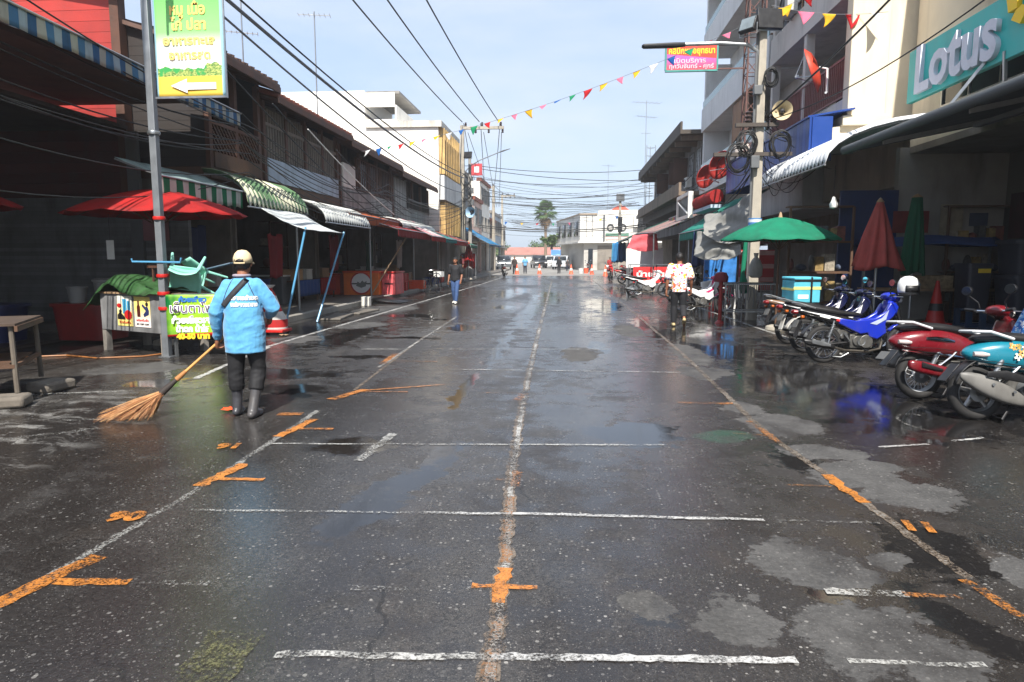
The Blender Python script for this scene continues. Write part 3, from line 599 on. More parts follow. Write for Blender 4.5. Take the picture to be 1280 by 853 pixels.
window(rs, 0, -1.5, 1.2, 4.7, 6.2, frame=STEEL, bars=3); window(rs, 0, 1.6, 5.6, 4.7, 6.2, frame=STEEL, bars=4); window(rs, 0, 1.0, 5.2, 7.9, 9.2, frame=STEEL, bars=4)
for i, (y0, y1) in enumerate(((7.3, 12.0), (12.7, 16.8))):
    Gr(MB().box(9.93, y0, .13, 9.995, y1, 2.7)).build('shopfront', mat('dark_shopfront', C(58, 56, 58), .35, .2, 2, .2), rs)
Gr(MB().box(7.2, 9.5, 7.0, 7.79, 14.6, 7.12)).build('window_hood', CREAM, rs)
lc = MB(); 
for i in range(20): lc.torus((7.22, 9.7 + i * .25, 6.82), .085, .03, 'x', 12, 6)
lc.box(7.21, 9.5, 6.9, 7.23, 14.6, 6.998); Gr(lc).build('lace_trim', mat('dark_lace', C(40, 38, 44), .8), rs)
# canopy
cp = thing('shop_canopy', 'long dark grey shop canopy with rounded gutter below the teal sign', 'canopy', (5.35, 8.5, 3.63))
DC = mat('canopy_grey', C(72, 76, 78), .6, .12, 2, .25)
quad_slab(MB(), [(0, -9, .02), (0, 5.6, .02), (2.43, 5.6, .5), (2.43, -9, .5)], .05).build('sheet', DC, cp)
MB().tube([(-.03, -9, .02), (-.03, 5.65, .02)], .085, 12).build('gutter', DC, cp)
for y in (-6, -3.5, -1, 1.6, 4.2): MB().bar((.06, y, -.06), (2.41, y, .42), .05, .07).build('rafter', STEEL, cp)
MB().box(.5, 1.0, -.16, .6, 2.3, -.1).build('tube_light', GREYPL, cp)
for y in (-1.5, 1.2, 4.0): MB().bar((1.9, y, .4), (1.83, y, 1.36), .05).build('strut', STEEL, cp)
MB().bar((1.2, 4.9, .3), (1.83, 4.5, 1.36), .05).build('strut', STEEL, cp)
# the sign
sg = thing('shop_sign', 'teal signboard with raised grey shop lettering over the canopy', 'sign', (7.2, 12.0, 4.85))
TEAL = mat('teal_signboard', C(40, 176, 168), .45, .05, 3, .08)
MB().box(-.02, -3.2, 0, .1, 3.85, 1.06).build('board', TEAL, sg, bevel=.012)
LETG = mat('grey_letter_face', C(206, 208, 218), .5, .03, 3, .1)
o = text('lettering', 'Lotus', 1.3, LETG, sg, (-.05, 2.0, .52), (pi / 2, 0, -pi / 2), ext=.055, width=2.75, off=.035)
for q, (yy, zz, rr) in enumerate(((.30, .80, 25), (.06, .55, -20), (-.12, .8, 20))):
    MB().prism([(-.17, -.02), (.02, -.12), (.2, .08), (.06, .16), (-.1, .14)], -.04, .04, 'yz').build('petal', YELLOWPAINT, sg, (-.06, yy, zz)).rotation_euler = (radians(rr), 0, 0)

# --- ribbed grey awning between
def ribbed(name, label, loc, y0, y1, pts, m, group=None, step=.22, amp=.045, cat='awning', endm=None):
    """curved corrugated awning: profile pts (x,z) local, along y"""
    a = thing(name, label, cat, loc, group=group)
    def fn(u, v):
        i = min(int(v * (len(pts) - 1)), len(pts) - 2); f = v * (len(pts) - 1) - i
        x = pts[i][0] * (1 - f) + pts[i + 1][0] * f; z = pts[i][1] * (1 - f) + pts[i + 1][1] * f; y = y0 + (y1 - y0) * u
        return (x, y, z + amp * sin(2 * pi * y / step))
    MB().grid(fn, max(8, int((y1 - y0) / step * 6)), (len(pts) - 1) * 2).build('sheet', m, a, solid=.012)
    MB().tube([(pts[-1][0], y0, pts[-1][1] - .05), (pts[-1][0], y1, pts[-1][1] - .05)], .02).build('frame_pipe', STEEL, a)
    for y in (y0 + .1, y1 - .1): MB().tube([(p[0], y, p[1] - .06) for p in pts], .016).build('rib_pipe', STEEL, a)
    return a
arc = lambda x0, z0, x1, z1, n=7: [(x0 + (x1 - x0) * sin(pi / 2 * i / n), z1 + (z0 - z1) * cos(pi / 2 * i / n)) for i in range(n + 1)]
ribbed('ribbed_awning', 'curved pale grey ribbed awning beside the utility pole', (7.4, 15, 0), -.75, 4.2, arc(0, 4.35, -2.4, 3.45), mat('pale_ribbed_sheet', C(204, 206, 208), .5, .06, 2, .25))

# --- balcony house
bh = thing('balcony_house', 'grey white shophouse with reddish balcony railings and a satellite dish', 'house', (7.8, 20.7, 0))
def Gb(b): b.v = [(p[0] - 7.8, p[1] - 20.7, p[2]) for p in b.v]; return b
BW = mat('balcony_white', C(196, 192, 186), .85, .06, 1.5, .25)
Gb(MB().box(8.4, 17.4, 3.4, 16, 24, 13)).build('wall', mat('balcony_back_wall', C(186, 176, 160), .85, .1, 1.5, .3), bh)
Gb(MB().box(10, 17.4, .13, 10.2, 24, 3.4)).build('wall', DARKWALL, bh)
for zf in (5.35, 8.05, 10.9):
    Gb(MB().box(6.5, 17.4, zf - .28, 8.4, 24, zf)).build('balcony_slab', BW, bh)
RAIL = mat('maroon_railing', C(120, 70, 66), .55, .15, 4, .3)
b = MB(); railing(b, 6.56, 17.5, 23.9, 5.45, 6.35, .13, .016); Gb(b).build('railing', RAIL, bh)
b = MB(); railing(b, 6.56, 17.5, 20.8, 8.6, 9.2, .13, .014); Gb(b).build('railing', RAIL, bh)
Gb(MB().box(6.5, 17.42, 8.052, 6.62, 23.98, 8.6)).build('parapet', BW, bh); Gb(MB().box(6.5, 17.42, 10.902, 6.62, 23.98, 11.7)).build('parapet', BW, bh)
Gb(MB().box(6.62, 17.42, 4.3, 6.75, 23.9, 5.07)).build('apron', BW, bh)
for y in (17.42, 20.6, 23.75): Gb(MB().box(6.55, y, 5.352, 6.78, y + .22, 7.77).box(6.55, y, 8.61, 6.78, y + .22, 10.62)).build('pillar', BW, bh)
for zf in (5.36, 8.06):
    for y in (18.2, 21.2): window(bh, .58, y - 20.7, y + 1.9 - 20.7, zf + .1, zf + 2.05, frame=WOOD, bars=2)
Gb(MB().tube([(6.7, 17.9, 7.76), (6.9, 17.9, 7.0), (7.3, 17.9, 6.3)], .05)).build('pipe', GREYPL, bh)

# --- pale house with stacked balconies
ph = thing('pale_balcony_house', 'pale four storey house with stacked street balconies behind the red sign', 'house', (7.6, 30, 0))
def Gp(b): b.v = [(p[0] - 7.6, p[1] - 30, p[2]) for p in b.v]; return b
PW = mat('pale_house_wall', C(214, 216, 216), .85, .05, 1.5, .18)
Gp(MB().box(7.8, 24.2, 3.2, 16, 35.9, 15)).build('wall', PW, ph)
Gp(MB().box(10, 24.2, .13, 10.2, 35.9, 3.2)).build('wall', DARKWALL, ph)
for k, zf in enumerate((5.0, 8.05, 11.6)):
    Gp(MB().box(6.5, 24.2, zf - .3, 7.8, 35.9, zf)).build('balcony_slab', PW, ph)
    Gp(MB().box(6.5, 24.2, zf + .002, 6.62, 35.9, zf + .8)).build('parapet', PW, ph)
    Gp(MB().box(6.53, 24.4, zf + .802, 6.57, 35.8, zf + 1.15)).build('glass_rail', mat('green_glass', C(120, 150, 146), .15, .05, 2, .1), ph)
    for y in (25, 28.6, 32.2): window(ph, .18, y - 30, y + 2.4 - 30, zf + .3, zf + 2.2, frame=WOOD, bars=3)
    Gp(MB().box(6.6, 35.6, zf + .82, 7.79, 35.88, zf + 2.9)).build('end_wall', PW, ph)
Gp(MB().box(6.4, 24.2, 14.2, 7.8, 35.9, 14.5)).build('balcony_slab', PW, ph)
Gp(MB().box(6.6, 27.0, 5.1, 6.9, 29.6, 7.7)).build('shutter', mat('brown_boards', C(150, 112, 80), .7, .2, 2, .3, planks=(1, .2)), ph)

# --- brown concrete house with the deep eaves
eh = thing('deep_eave_house', 'stained concrete house with deep overhanging eaves and open shutters', 'house', (6.8, 46, 0))
def Ge(b): b.v = [(p[0] - 6.8, p[1] - 46, p[2]) for p in b.v]; return b
BC = mat('brown_concrete', C(128, 112, 96), .85, .2, 1.5, .4); DC2 = mat('dark_eave', C(86, 78, 70), .85, .2, 1.2, .45)
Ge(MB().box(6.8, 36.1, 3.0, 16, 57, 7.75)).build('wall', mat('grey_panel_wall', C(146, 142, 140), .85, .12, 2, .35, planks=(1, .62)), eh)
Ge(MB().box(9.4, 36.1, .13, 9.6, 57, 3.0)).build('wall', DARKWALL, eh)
Ge(MB().box(5.5, 36.0, 7.75, 16, 57.3, 7.95).box(5.5, 36.0, 7.95, 5.6, 57.3, 8.35)).build('roof', DC2, eh)
for i in range(11): Ge(MB().box(5.62, 36.5 + i * 2, 7.5, 6.79, 36.65 + i * 2, 7.748)).build('eave_beam', BC, eh)
Ge(MB().box(5.5, 36.0, 4.7, 6.79, 57.2, 4.9).box(5.5, 36.0, 4.902, 5.62, 57.2, 5.35)).build('ledge', BC, eh)
Ge(MB().box(5.9, 36.2, 4.2, 6.78, 57, 4.69)).build('soffit_beam', DC2, eh)
for i in range(9):
    y = 37 + i * 2.2; window(eh, -.02, y - 46, y + 1.5 - 46, 5.9, 7.3, frame=mat('grey_frame', C(110, 108, 106), .7), glass=mat('milky_pane', C(150, 154, 158), .3, .1), bars=3)
for i, y in enumerate((41.4, 43.2, 49.0)):
    MB().cbox((-.42, y - 46, 6.6), (.8, .05, 1.35)).build('open_shutter', DARKWOOD, eh, bevel=.01)
block('low grey stall house past the deep eaved house', 6.2, 57.6, 64, 5.0, GREYWALL, -1, 2)
# ------------------------------------------------------------------ poles, lamps, cables
def insulators(parent, xs, y, z):
    for x in xs: MB().lathe([(0, 0), (.05, 0), (.09, .05), (.05, .1), (.09, .15), (.05, .2), (.08, .25), (0, .3)], 10, (x, y, z)).build('insulator', mat('brown_insulator', C(60, 46, 44), .3), parent)
def floodlight(name, label, loc, rz, tilt, s=.45, group=None):
    f = thing(name, label, 'floodlight', loc, rz, group)
    R = (radians(tilt), 0, 0)
    MB().cbox((0, 0, .25), (s, .12, s * .8), R).build('housing', DARKMETAL, f, bevel=.015)
    a = Euler(R).to_matrix() @ V((0, -.065, 0)); MB().cbox((0, a.y, .25 + a.z), (s * .86, .01, s * .66), R).build('lens', mat('lens_glass', C(120, 130, 134), .12), f)
    MB().tube([(-s / 2 - .02, 0, .25), (-s / 2 - .02, 0, 0), (s / 2 + .02, 0, 0), (s / 2 + .02, 0, .25)], .018).build('bracket', STEEL, f)
    return f
def horn(name, label, loc, rz, col, group=None, s=1):
    f = thing(name, label, 'loudspeaker', loc, rz, group)
    MB().lathe([(.06, .25), (.08, .1), (.13, 0), (.21, -.1), (.235, -.13), (.22, -.12), (.12, .01), (.05, .1)], 22, (0, 0, 0), 'y').build('horn', plastic('horn_' + str(col), col, .4), f)
    MB().lathe([(0, -.06), (.05, -.05), (.07, .06), (0, .1)], 14, (0, 0, 0), 'y').build('throat', DARKMETAL, f)
    MB().cbox((0, .33, 0), (.14, .18, .14)).build('driver', GREYPL, f, bevel=.02)
    f.scale = (s,) * 3; return f
def coil(name, label, loc, R, n=7, plane='x', r=.012, group=None, sq=1.3, axis_r=0):
    c = thing(name, label, 'cable coil', loc, axis_r, group); rnd = random.Random(int(loc[1] * 97 + loc[2] * 31))
    b = MB()
    for i in range(n):
        rr = R * rnd.uniform(.75, 1.1); o = rnd.uniform(-.05, .05); pts = []
        for k in range(24):
            a = 2 * pi * k / 24; q = rr * (1 + .06 * sin(3 * a + i)); y, z = q * cos(a), q * sq * sin(a) + o
            pts.append((o + .03 * sin(a + i), y, z) if plane == 'x' else (y, o + .03 * sin(a + i), z))
        b.tube(pts, r, 5, closed=True)
    b.build('loops', CABLE, c); return c
# left steel post with blade banner
lp = thing('banner_post', 'square galvanised steel post leaning slightly beside the food cart', 'post', (-6.44, 10.39, 0))
MB().box(-.055, -.055, 0, .055, .055, 6.4).build('shaft', mat('dull_steel', C(128, 132, 136), .5, .14, 5, .25, metal=.4), lp, bevel=.008)
MB().box(-.1, -.1, -.01, .1, .1, .012).build('base_plate', STEEL, lp)
for i, (z, c) in enumerate(((2.2, 0), (1.02, 1), (.78, 1), (1.3, 1), (3.5, 2))):
    MB().torus((0, 0, z), .082, .014, 'z', 16, 6, 2.2).build('tied_ribbon', (REDPL if c < 2 else STEEL), lp)
bl = thing('hanging_banner', 'tall green to yellow vertical food banner hung on the steel post with white arrow', 'banner', (-6.36, 10.38, 4.0))
t = new_mat('banner_print'); co = t.obj(); X, Y, Z = t.sep(co)
b0 = t.mix(t.rng(Z, .72, .98), C(250, 250, 244), C(160, 230, 140)); b0 = t.mix(t.rng(Z, 1.05, 1.8), b0, C(104, 208, 96)); b0 = t.mix(t.math('LESS_THAN', Z, .33), b0, C(250, 216, 90))
veg = t.math('MULTIPLY', t.math('LESS_THAN', Z, t.math('ADD', t.math('MULTIPLY', t.noise(co, 3.4, 3), .30), .33)), t.math('GREATER_THAN', Z, .33))
vn = t.noise(co, 26, 5, .65, (1, 1, 1.8)); vc = t.mix(t.rng(vn, .38, .6), C(38, 120, 50), C(216, 224, 130)); vc = t.mix(t.rng(t.noise(co, 6, 2), .52, .6), vc, C(70, 176, 90)); b0 = t.mix(veg, b0, vc)
edge = t.math('MAXIMUM', t.math('LESS_THAN', X, .055), t.math('GREATER_THAN', X, 1.075)); b0 = t.mix(edge, b0, C(170, 214, 228))
t.lk(b0, t.b.inputs['Base Color']); t.b.inputs['Roughness'].default_value = .55
tr = t.mk('BsdfTranslucent'); t.lk(b0, tr.inputs[0]); mx = t.mk('MixShader'); mx.inputs[0].default_value = .25
t.lk(t.b.outputs[0], mx.inputs[1]); t.lk(tr.outputs[0], mx.inputs[2]); t.lk(mx.outputs[0], t.n['Material Output'].inputs[0])
MB().grid(lambda u, v: (.03 + 1.1 * u, .006 * sin(5 * u + 3 * v) + .008 * u * v * sin(9 * u), .02 + 1.9 * v), 18, 26).build('sheet', t.m, bl, solid=.004)
ORL = mat('orange_lettering', C(253, 206, 110), .6, .02, 4, 0); ORL2 = mat('deep_orange_lettering', C(246, 150, 40), .6, .02, 4, 0)
for s_, z, w_, m_, h_ in (('หมู เนื้อ', 1.29, .56, ORL, .22), ('ไก่ ปลา', 1.07, .56, ORL, .22), ('อาหารทะเล', .84, .82, ORL, .17), ('อาหารสด', .63, .66, ORL, .17)):
    text('lettering', s_, h_, m_, bl, (.58, -.015, z), ext=.0006, width=w_, off=.006)
MB().prism([(.26, .19), (.52, .29), (.52, .23), (.98, .23), (.98, .13), (.52, .13), (.52, .08)], -.02, -.016, 'xz').build('arrow', WHITEPAINT, bl)
MB().bar((.0, .0, .02), (1.14, .0, .02), .03).bar((.0, .0, 1.93), (1.14, 0, 1.93), .03).bar((1.14, 0, 0), (1.14, 0, 1.95), .022).build('frame', STEEL, bl)

# street poles on the left
def left_pole(label, x, y, H, arm, lamp=True):
    p = thing('utility_pole', label, 'utility pole', (x, y, 0))
    MB().loft([((0, 0, 0), .24, .2), ((0, 0, H), .14, .13)], 8, 1.6).build('shaft', CONC, p)
    a0, a1 = arm; MB().box(a0, -.09, H - .27, a1, .09, H - .08).build('crossarm', CONC, p)
    insulators(p, [a0 + (a1 - a0) * f for f in (.12, .5, .93)], 0, H - .08); insulators(p, [a0 + (a1 - a0) * f for f in (.35, .65, .97)], 0, H - .52)
    if lamp:
        MB().tube([(.1, 0, H - 3.2), (.5, 0, H - 2.7), (1.2, 0, H - 2.3), (2.6, -.2, H - 1.8)], .035).build('lamp_arm', STEEL, p)
        MB().loft([((2.5, -.2, H - 1.84), .02, .03), ((2.8, -.22, H - 1.74), .1, .05), ((3.3, -.26, H - 1.6), .04, .02)], 10, 1.2, (0, 1, 0), (0, 0, 1)).build('lamp_head', GREYPL, p)
    return p
left_pole('tall concrete utility pole with lamp arm and three wires, nearest on the left kerb', -7.35, 47.2, 10.4, (-.1, 2.85))
left_pole('second utility pole along the left kerb, crossarm reaching towards the houses', -8.3, 75, 9.2, (-2.4, .15), False)
left_pole('third and farthest utility pole on the left, beyond the crossing', -10.3, 105, 10.9, (-.2, 2.0), False)
p2 = thing('service_pole', 'short grey pole crowded with cable coils beside the tall concrete pole', 'utility pole', (-6.9, 47.6, 0))
MB().loft([((0, 0, 0), .15, .15), ((0, 0, 8.3), .1, .1)], 8, 1.6).build('shaft', GREYWALL, p2)
for z in (4.6, 5.3, 6.1): MB().cbox((.1, -.14, z), (.34, .2, .4)).build('junction_box', GREYPL, p2, bevel=.02)
for i, z in enumerate((5.0, 5.9, 6.8, 4.3)): coil('cable_coil', ['bundle of black cable loops, second from the top on the short grey pole', 'small loops of black cable high on the short grey pole', 'topmost cable loops on the short grey pole', 'lowest cable loops on the short grey pole'][i] if i else 'black cable loops below the middle box on the short grey pole', (-7.1, 47.1, z), .34, 6, 'y')
floodlight('floodlight', 'square floodlight on the left side of the tall concrete pole', (-7.95, 46.8, 8.2), pi, 15, .55)
floodlight('floodlight', 'square floodlight on the right side of the tall concrete pole', (-6.9, 46.8, 8.15), pi * .9, 20, .55)
horn('horn_speaker', 'grey horn loudspeaker at the left of the tall concrete pole', (-7.95, 46.6, 5.5), .3, C(120, 120, 120), s=1.6)
horn('horn_speaker', 'pale blue horn loudspeaker on the short grey pole', (-6.7, 46.9, 4.6), -.3, C(150, 180, 206), s=1.6)
rsq = thing('square_sign', 'small red square sign with white middle standing out on the left houses', 'sign', (-7.1, 52.5, 7.7)); rsq.scale = (.8,) * 3; MB().box(-.5, -.05, 0, .55, .05, 1.1).build('board', mat('red_sign', C(184, 64, 70), .6), rsq); MB().box(-.2, -.056, .28, .25, -.051, .82).build('emblem', WHITEPAINT, rsq)
[MB().bar((-1.2, 0, z_), (-.5, 0, z_), .05).build('bracket', DARKMETAL, rsq) for z_ in (.2, .9)]

# right pole
rp = thing('street_lamp_pole', 'concrete pole with steel lamp arm reaching over the street at right', 'utility pole', (4.62, 17.8, 0))
MB().loft([((0, 0, 0), .15, .15), ((0, 0, 7.1), .1, .1)], 8, 1.6).build('shaft', CONC, rp)
MB().cyl((0, 0, 2.22), (0, 0, 2.55), .165, None, 20).build('painted_band', mat('blue_white_band', C(70, 130, 190), .6, stripes=(2, .07, [C(220, 226, 230)])), rp)
MB().tube([(0, 0, 6.2), (-.1, 0, 6.55), (-.35, 0, 6.72), (-1.0, 0, 6.77), (-1.9, 0, 6.76)], .045).build('lamp_arm', STEEL, rp)
MB().loft([((-1.85, 0, 6.76), .06, .05), ((-2.1, 0, 6.75), .1, .06), ((-2.85, 0, 6.74), .1, .05), ((-2.9, 0, 6.74), .04, .03)], 12, 1.4, (0, 1, 0), (0, 0, 1)).build('lamp_head', DARKMETAL, rp)
MB().bar((-.13, 0, .1), (-.13, 0, 7.0), .05).build('conduit', GREYPL, rp)
for z, w in ((4.05, 1.1), (4.75, .6)): MB().box(-w, -.2, z, w * .7, -.08, z + .09).build('crossarm', mat('iron_arm', C(74, 66, 60), .7), rp)
for i, (z, s_) in enumerate(((5.6, .22), (3.9, .3))): MB().cbox((-.12, -.2, z), (.2, .16, s_)).build('junction_box', GREYPL, rp, bevel=.015)
insulators(rp, (-.3, .3), -.14, 4.84)
floodlight('floodlight', 'big square floodlight on top of the right hand concrete pole', (4.72, 17.65, 7.0), pi + .2, 12, .62)
wf = floodlight('floodlight', 'white boxed floodlight seen from the side near the top of the right pole', (4.25, 17.7, 6.9), -.9, -20, .45)
horn('horn_speaker', 'cream horn loudspeaker on the right pole by the maroon railing', (5.1, 17.6, 5.1), -.25, C(206, 188, 150))
for i, (dx, dz, R_) in enumerate(((-.3, 4.35, .24), (-.5, 4.0, .28), (.5, 4.3, .24), (.2, 5.9, .16))):
    coil('cable_coil', ['untidy cable loops left of the right hand pole', 'larger cable loops hanging lowest at the left of the right pole', 'black cable loops at the right side of the lamp pole', 'small cable loops below the floodlights on the right pole'][i], (4.6 + dx, 17.6, dz), R_, 8, 'y')
fp = thing('utility_pole', 'short far pole with a floodlight head standing before the white corner building', 'utility pole', (4.7, 66, 0))
MB().loft([((0, 0, 0), .15, .15), ((0, 0, 6.8), .11, .11)], 8, 1.6).build('shaft', CONC, fp); MB().cbox((0, -.1, 7.1), (.75, .35, .7)).build('lamp_head', GREYPL, fp, bevel=.03)
MB().cbox((0, -.2, 4.6), (.4, .3, 1.4)).build('junction_box', DARKMETAL, fp)

# masts and aerials
def aerial(label, x, y, z0, z1, booms, group='rooftop television aerials', col=STEEL):
    a = thing('tv_aerial', label, 'aerial', (x, y, z0), group=group); H = z1 - z0
    MB().cyl((0, 0, 0), (0, 0, H), .025, None, 6).build('mast', col, a)
    for zf, L_, rz in booms:
        b = MB(); d = V((cos(rz), sin(rz), 0)); q = V((-d.y, d.x, 0)); c = V((0, 0, H * zf)); b.bar(c - d * L_ / 2, c + d * L_ / 2, .025)
        for i in range(7): e = c + d * L_ * (i / 6 - .5); w = L_ * (.16 + .05 * i / 6); b.bar(e - q * w, e + q * w, .014)
        b.build('boom', col, a)
    return a
aerial('thin aerial on the tiled roof just right of the green banner', -10.0, 21, 6.5, 9.6, [(.98, 1.2, .5), (.6, .9, .4)])
aerial('tall thin aerial rising above the dark wooden roofs', -9.2, 25, 6.3, 10.3, [(.97, 1.1, .2)])
aerial('tallest aerial mast by the deep eaved house', 6.3, 60, 5, 14.6, [(.98, 2.4, .3), (.86, 1.9, .5), (.72, .8, .1)])
aerial('small distant aerial left of the tallest mast', 4.5, 84, 6.9, 12.5, [(.97, 1.6, .4), (.8, .9, .3)])
lt = thing('lattice_tower', 'slender steel ladder tower at the far end of the deep eaved roof', 'tower', (6.6, 58.5, 5.3))
for dx, dy in ((-.35, 0), (.35, 0), (0, .6)): MB().bar((dx, dy, 0), (dx, dy, 5.4), .05).build('leg', STEEL, lt)
b = MB()
for i in range(9): z = i * .65; b.bar((-.35, 0, z), (.35, 0, z), .03).bar((.35, 0, z), (0, .6, z), .03).bar((0, .6, z), (-.35, 0, z), .03)
b.build('rungs', STEEL, lt)
RUSTST = mat('rust_red_steel', C(104, 70, 62), .7, .25, 4, .3)
ms = thing('sign_mast', 'rust red steel lattice mast carrying the red clinic sign', 'mast', (5.78, 23.2, 4.86))
for dx, dy in ((-.25, -.25), (.25, -.25), (.25, .25), (-.25, .25)): MB().bar((dx, dy, 0), (dx, dy, 7), .045).build('leg', RUSTST, ms)
b = MB()
for i in range(11):
    z = .1 + i * .6
    for (ax, ay), (bx_, by_) in (((-.25, -.25), (.25, -.25)), ((.25, -.25), (.25, .25)), ((.25, .25), (-.25, .25)), ((-.25, .25), (-.25, -.25))):
        b.bar((ax, ay, z), (bx_, by_, z), .022); b.bar((ax, ay, z), (bx_, by_, z + .6), .02)
b.build('bracing', RUSTST, ms)
cs = thing('hanging_sign', 'red and purple clinic sign with a green frame hung out over the street', 'sign', (3.82, 23.2, 7.51))
t = new_mat('clinic_print'); co = t.obj(); X, Y, Z = t.sep(co); b0 = t.mix(t.math('GREATER_THAN', t.math('ADD', Z, t.math('MULTIPLY', X, .1)), .44), C(170, 90, 170), C(228, 66, 44)); b0 = t.mix(t.rng(Z, .36, .1), b0, C(222, 76, 96)); t.lk(b0, t.b.inputs['Base Color']); t.b.inputs['Roughness'].default_value = .5
MB().box(-.78, -.05, .03, .78, .05, .79).build('board', t.m, cs)
GF = mat('green_frame', C(70, 150, 140), .5)
MB().bar((-.82, 0, 0), (.82, 0, 0), .1, .05).bar((-.82, 0, .82), (.82, 0, .82), .1, .05).bar((-.81, 0, .03), (-.81, 0, .79), .05, .1).bar((.81, 0, .03), (.81, 0, .79), .05, .1).build('frame', GF, cs)
text('lettering', 'คลินิกหมอยุทธนา', .26, YELLOWPAINT, cs, (0, -.056, .6), width=1.45, off=.008); text('lettering', 'เปิดบริการ', .2, mat('pale_pink_lettering', C(246, 190, 200), .6), cs, (-.05, -.056, .3), width=1.0, off=.004)
text('lettering', 'ทุกวันจันทร์ - ศุกร์', .18, mat('pale_pink_lettering', C(246, 190, 200), .6), cs, (0, -.056, .13), width=1.4, off=.004)
[MB().bar((.82, 0, z_), (1.75, 0, z_), .04).build('bracket', RUSTST, cs) for z_ in (.05, .78)]

# cables
def cable(label, pts, r=.014, sag=.4, m=None, group='overhead cables', n=14):
    P = []
    for a, b in zip(pts[:-1], pts[1:]):
        a, b = V(a), V(b); s_ = sag * min(1, (b - a).length / 12)
        for i in range(n): f = i / n; P.append(a.lerp(b, f) - V((0, 0, 4 * s_ * f * (1 - f))))
    P.append(V(pts[-1])); c0 = P[0].copy(); P = [p - c0 for p in P]
    o = MB().tube(P, r, 6).build('overhead_cable', m or CABLE, None, c0); return tag(o, label, 'cable', group)
LB = 'thin cable running along the fronts of the wooden shophouses'
rnd = random.Random(3)
for i in range(11):
    z0 = 3.0 + i * .27 + rnd.uniform(-.1, .1); x = -7.2 + rnd.uniform(0, .55)
    zs = [z0, 3.2 + i * .12 + rnd.uniform(-.2, .2), 3.0 + i * .13 + rnd.uniform(-.2, .2), 4.4 + i * .13]
    cable(LB, [(x - rnd.uniform(0, .8), 4.5, z0 + rnd.uniform(-.2, .9)), (x, 14.5, zs[1] + .2), (x + .1, 26, zs[2]), (-7.1, 47, zs[3])], rnd.choice((.010, .012, .016)), rnd.uniform(.3, .8))
for i in range(5):
    x0 = -7.0 + i * .1; cable(LB, [(-7.05, 14 + i * 2.2, 5.4 - i * .2), (-6.7, 23 + i * 1.5, 3.0 + .1 * i)], .016, .15, WHITEPL if i == 2 else None)
HV = ['left of three power lines running from above the viewer to the tall concrete pole', 'middle of three power lines running from above the viewer to the tall concrete pole', 'right of three power lines running from above the viewer to the tall concrete pole']
for i, dx in enumerate((.3, 1.45, 2.75)):
    cable(HV[i], [(-7.4 + dx - .2, 3, 10.6), (-7.5 + dx - .1, 47, 10.6)], .03, .5, group=None)
    cable('power line between the first and second pole on the left', [(-7.5 + dx, 47, 10.5), (-8.3 - 2.1 + dx * .8, 75, 9.2)], .025, .4, group='power lines beyond the first pole')
    cable('power line between the second and third pole on the left', [(-10.4 + dx * .8, 75, 9.2), (-10.2 + dx * .6, 105, 10.9)], .025, .4, group='power lines beyond the second pole')
    cable('wire dropping from the crossarm of the tall concrete pole', [(-7.5 + dx * .93 + .3, 47, 9.9), (-8.2 + dx * .2, 74.5, 6.9)], .02, .1, group='drop wires')
def bundle(label, a, b, r, sag, m=None): return cable(label, [a, b], r, sag, m, None)
bundle('thick grey cable bundle sloping from the banner down to the tall concrete pole', (-6.0, 9.5, 6.2), (-7.2, 47, 6.9), .036, .5, GREYCABLE)
bundle('thick black cable lying just over the grey bundle on the left', (-5.95, 9.5, 6.35), (-7.15, 47, 7.15), .02, .5)
bundle('thinner grey cable below the thick bundle on the left', (-6.05, 9.5, 6.0), (-7.2, 47, 5.9), .022, .7, GREYCABLE)
for i in range(44):
    y = 51 + i * 1.05; za = 7.8 - i * .06 + rnd.uniform(-.5, .9); zb = 7.2 - i * .05 + rnd.uniform(-.5, 1.2)
    cable('thin cable strung across the far end of the street', [(-7.6, y + rnd.uniform(-2, 2), za), (6.6, y + rnd.uniform(-3, 3), zb)], rnd.choice((.012, .018, .025)), rnd.uniform(.2, .8), group='cables across the far street', n=22)
for i, (z, r) in enumerate(((3.75, .05), (3.6, .04), (3.2, .012))): bundle(['thick black cable bundle, upper, sagging low across the far street', 'second thick black cable bundle low across the far street', 'lone thin cable below the thick bundles across the far street'][i], (-7.8, 58, z + .5), (6.2, 58, z + .5), r, .45)
bundle('black cable rising from the right pole up to the right edge of the view', (4.75, 17.7, 5.0), (6.2, 9.0, 7.4), .022, .3)
bundle('thin cable passing in front of the teal sign', (4.75, 17.7, 4.9), (6.3, 10.5, 5.6), .012, .5)
for i in range(8):
    cable('thin cable hanging along the right hand houses', [(4.7, 17.8, 4.0 + i * .22), (5.4 + rnd.uniform(0, 1.2), 30 + rnd.uniform(-5, 5), 3.6 + i * .3), (5.5, 57, 4.0 + i * .25)], rnd.choice((.012, .018)), rnd.uniform(.3, .7), group='cables along the right houses')
for i in range(12):
    cable('loose wire drooping between the right pole and the balcony house', [(4.7, 17.75, 3.6 + i * .16), (6.3 + rnd.uniform(-.3, .2), 17.9 + rnd.uniform(-.4, 2.5), 4.0 + rnd.uniform(-.3, 1.1))], .009, rnd.uniform(1.0, 3.5), group='loose wires at the right pole')

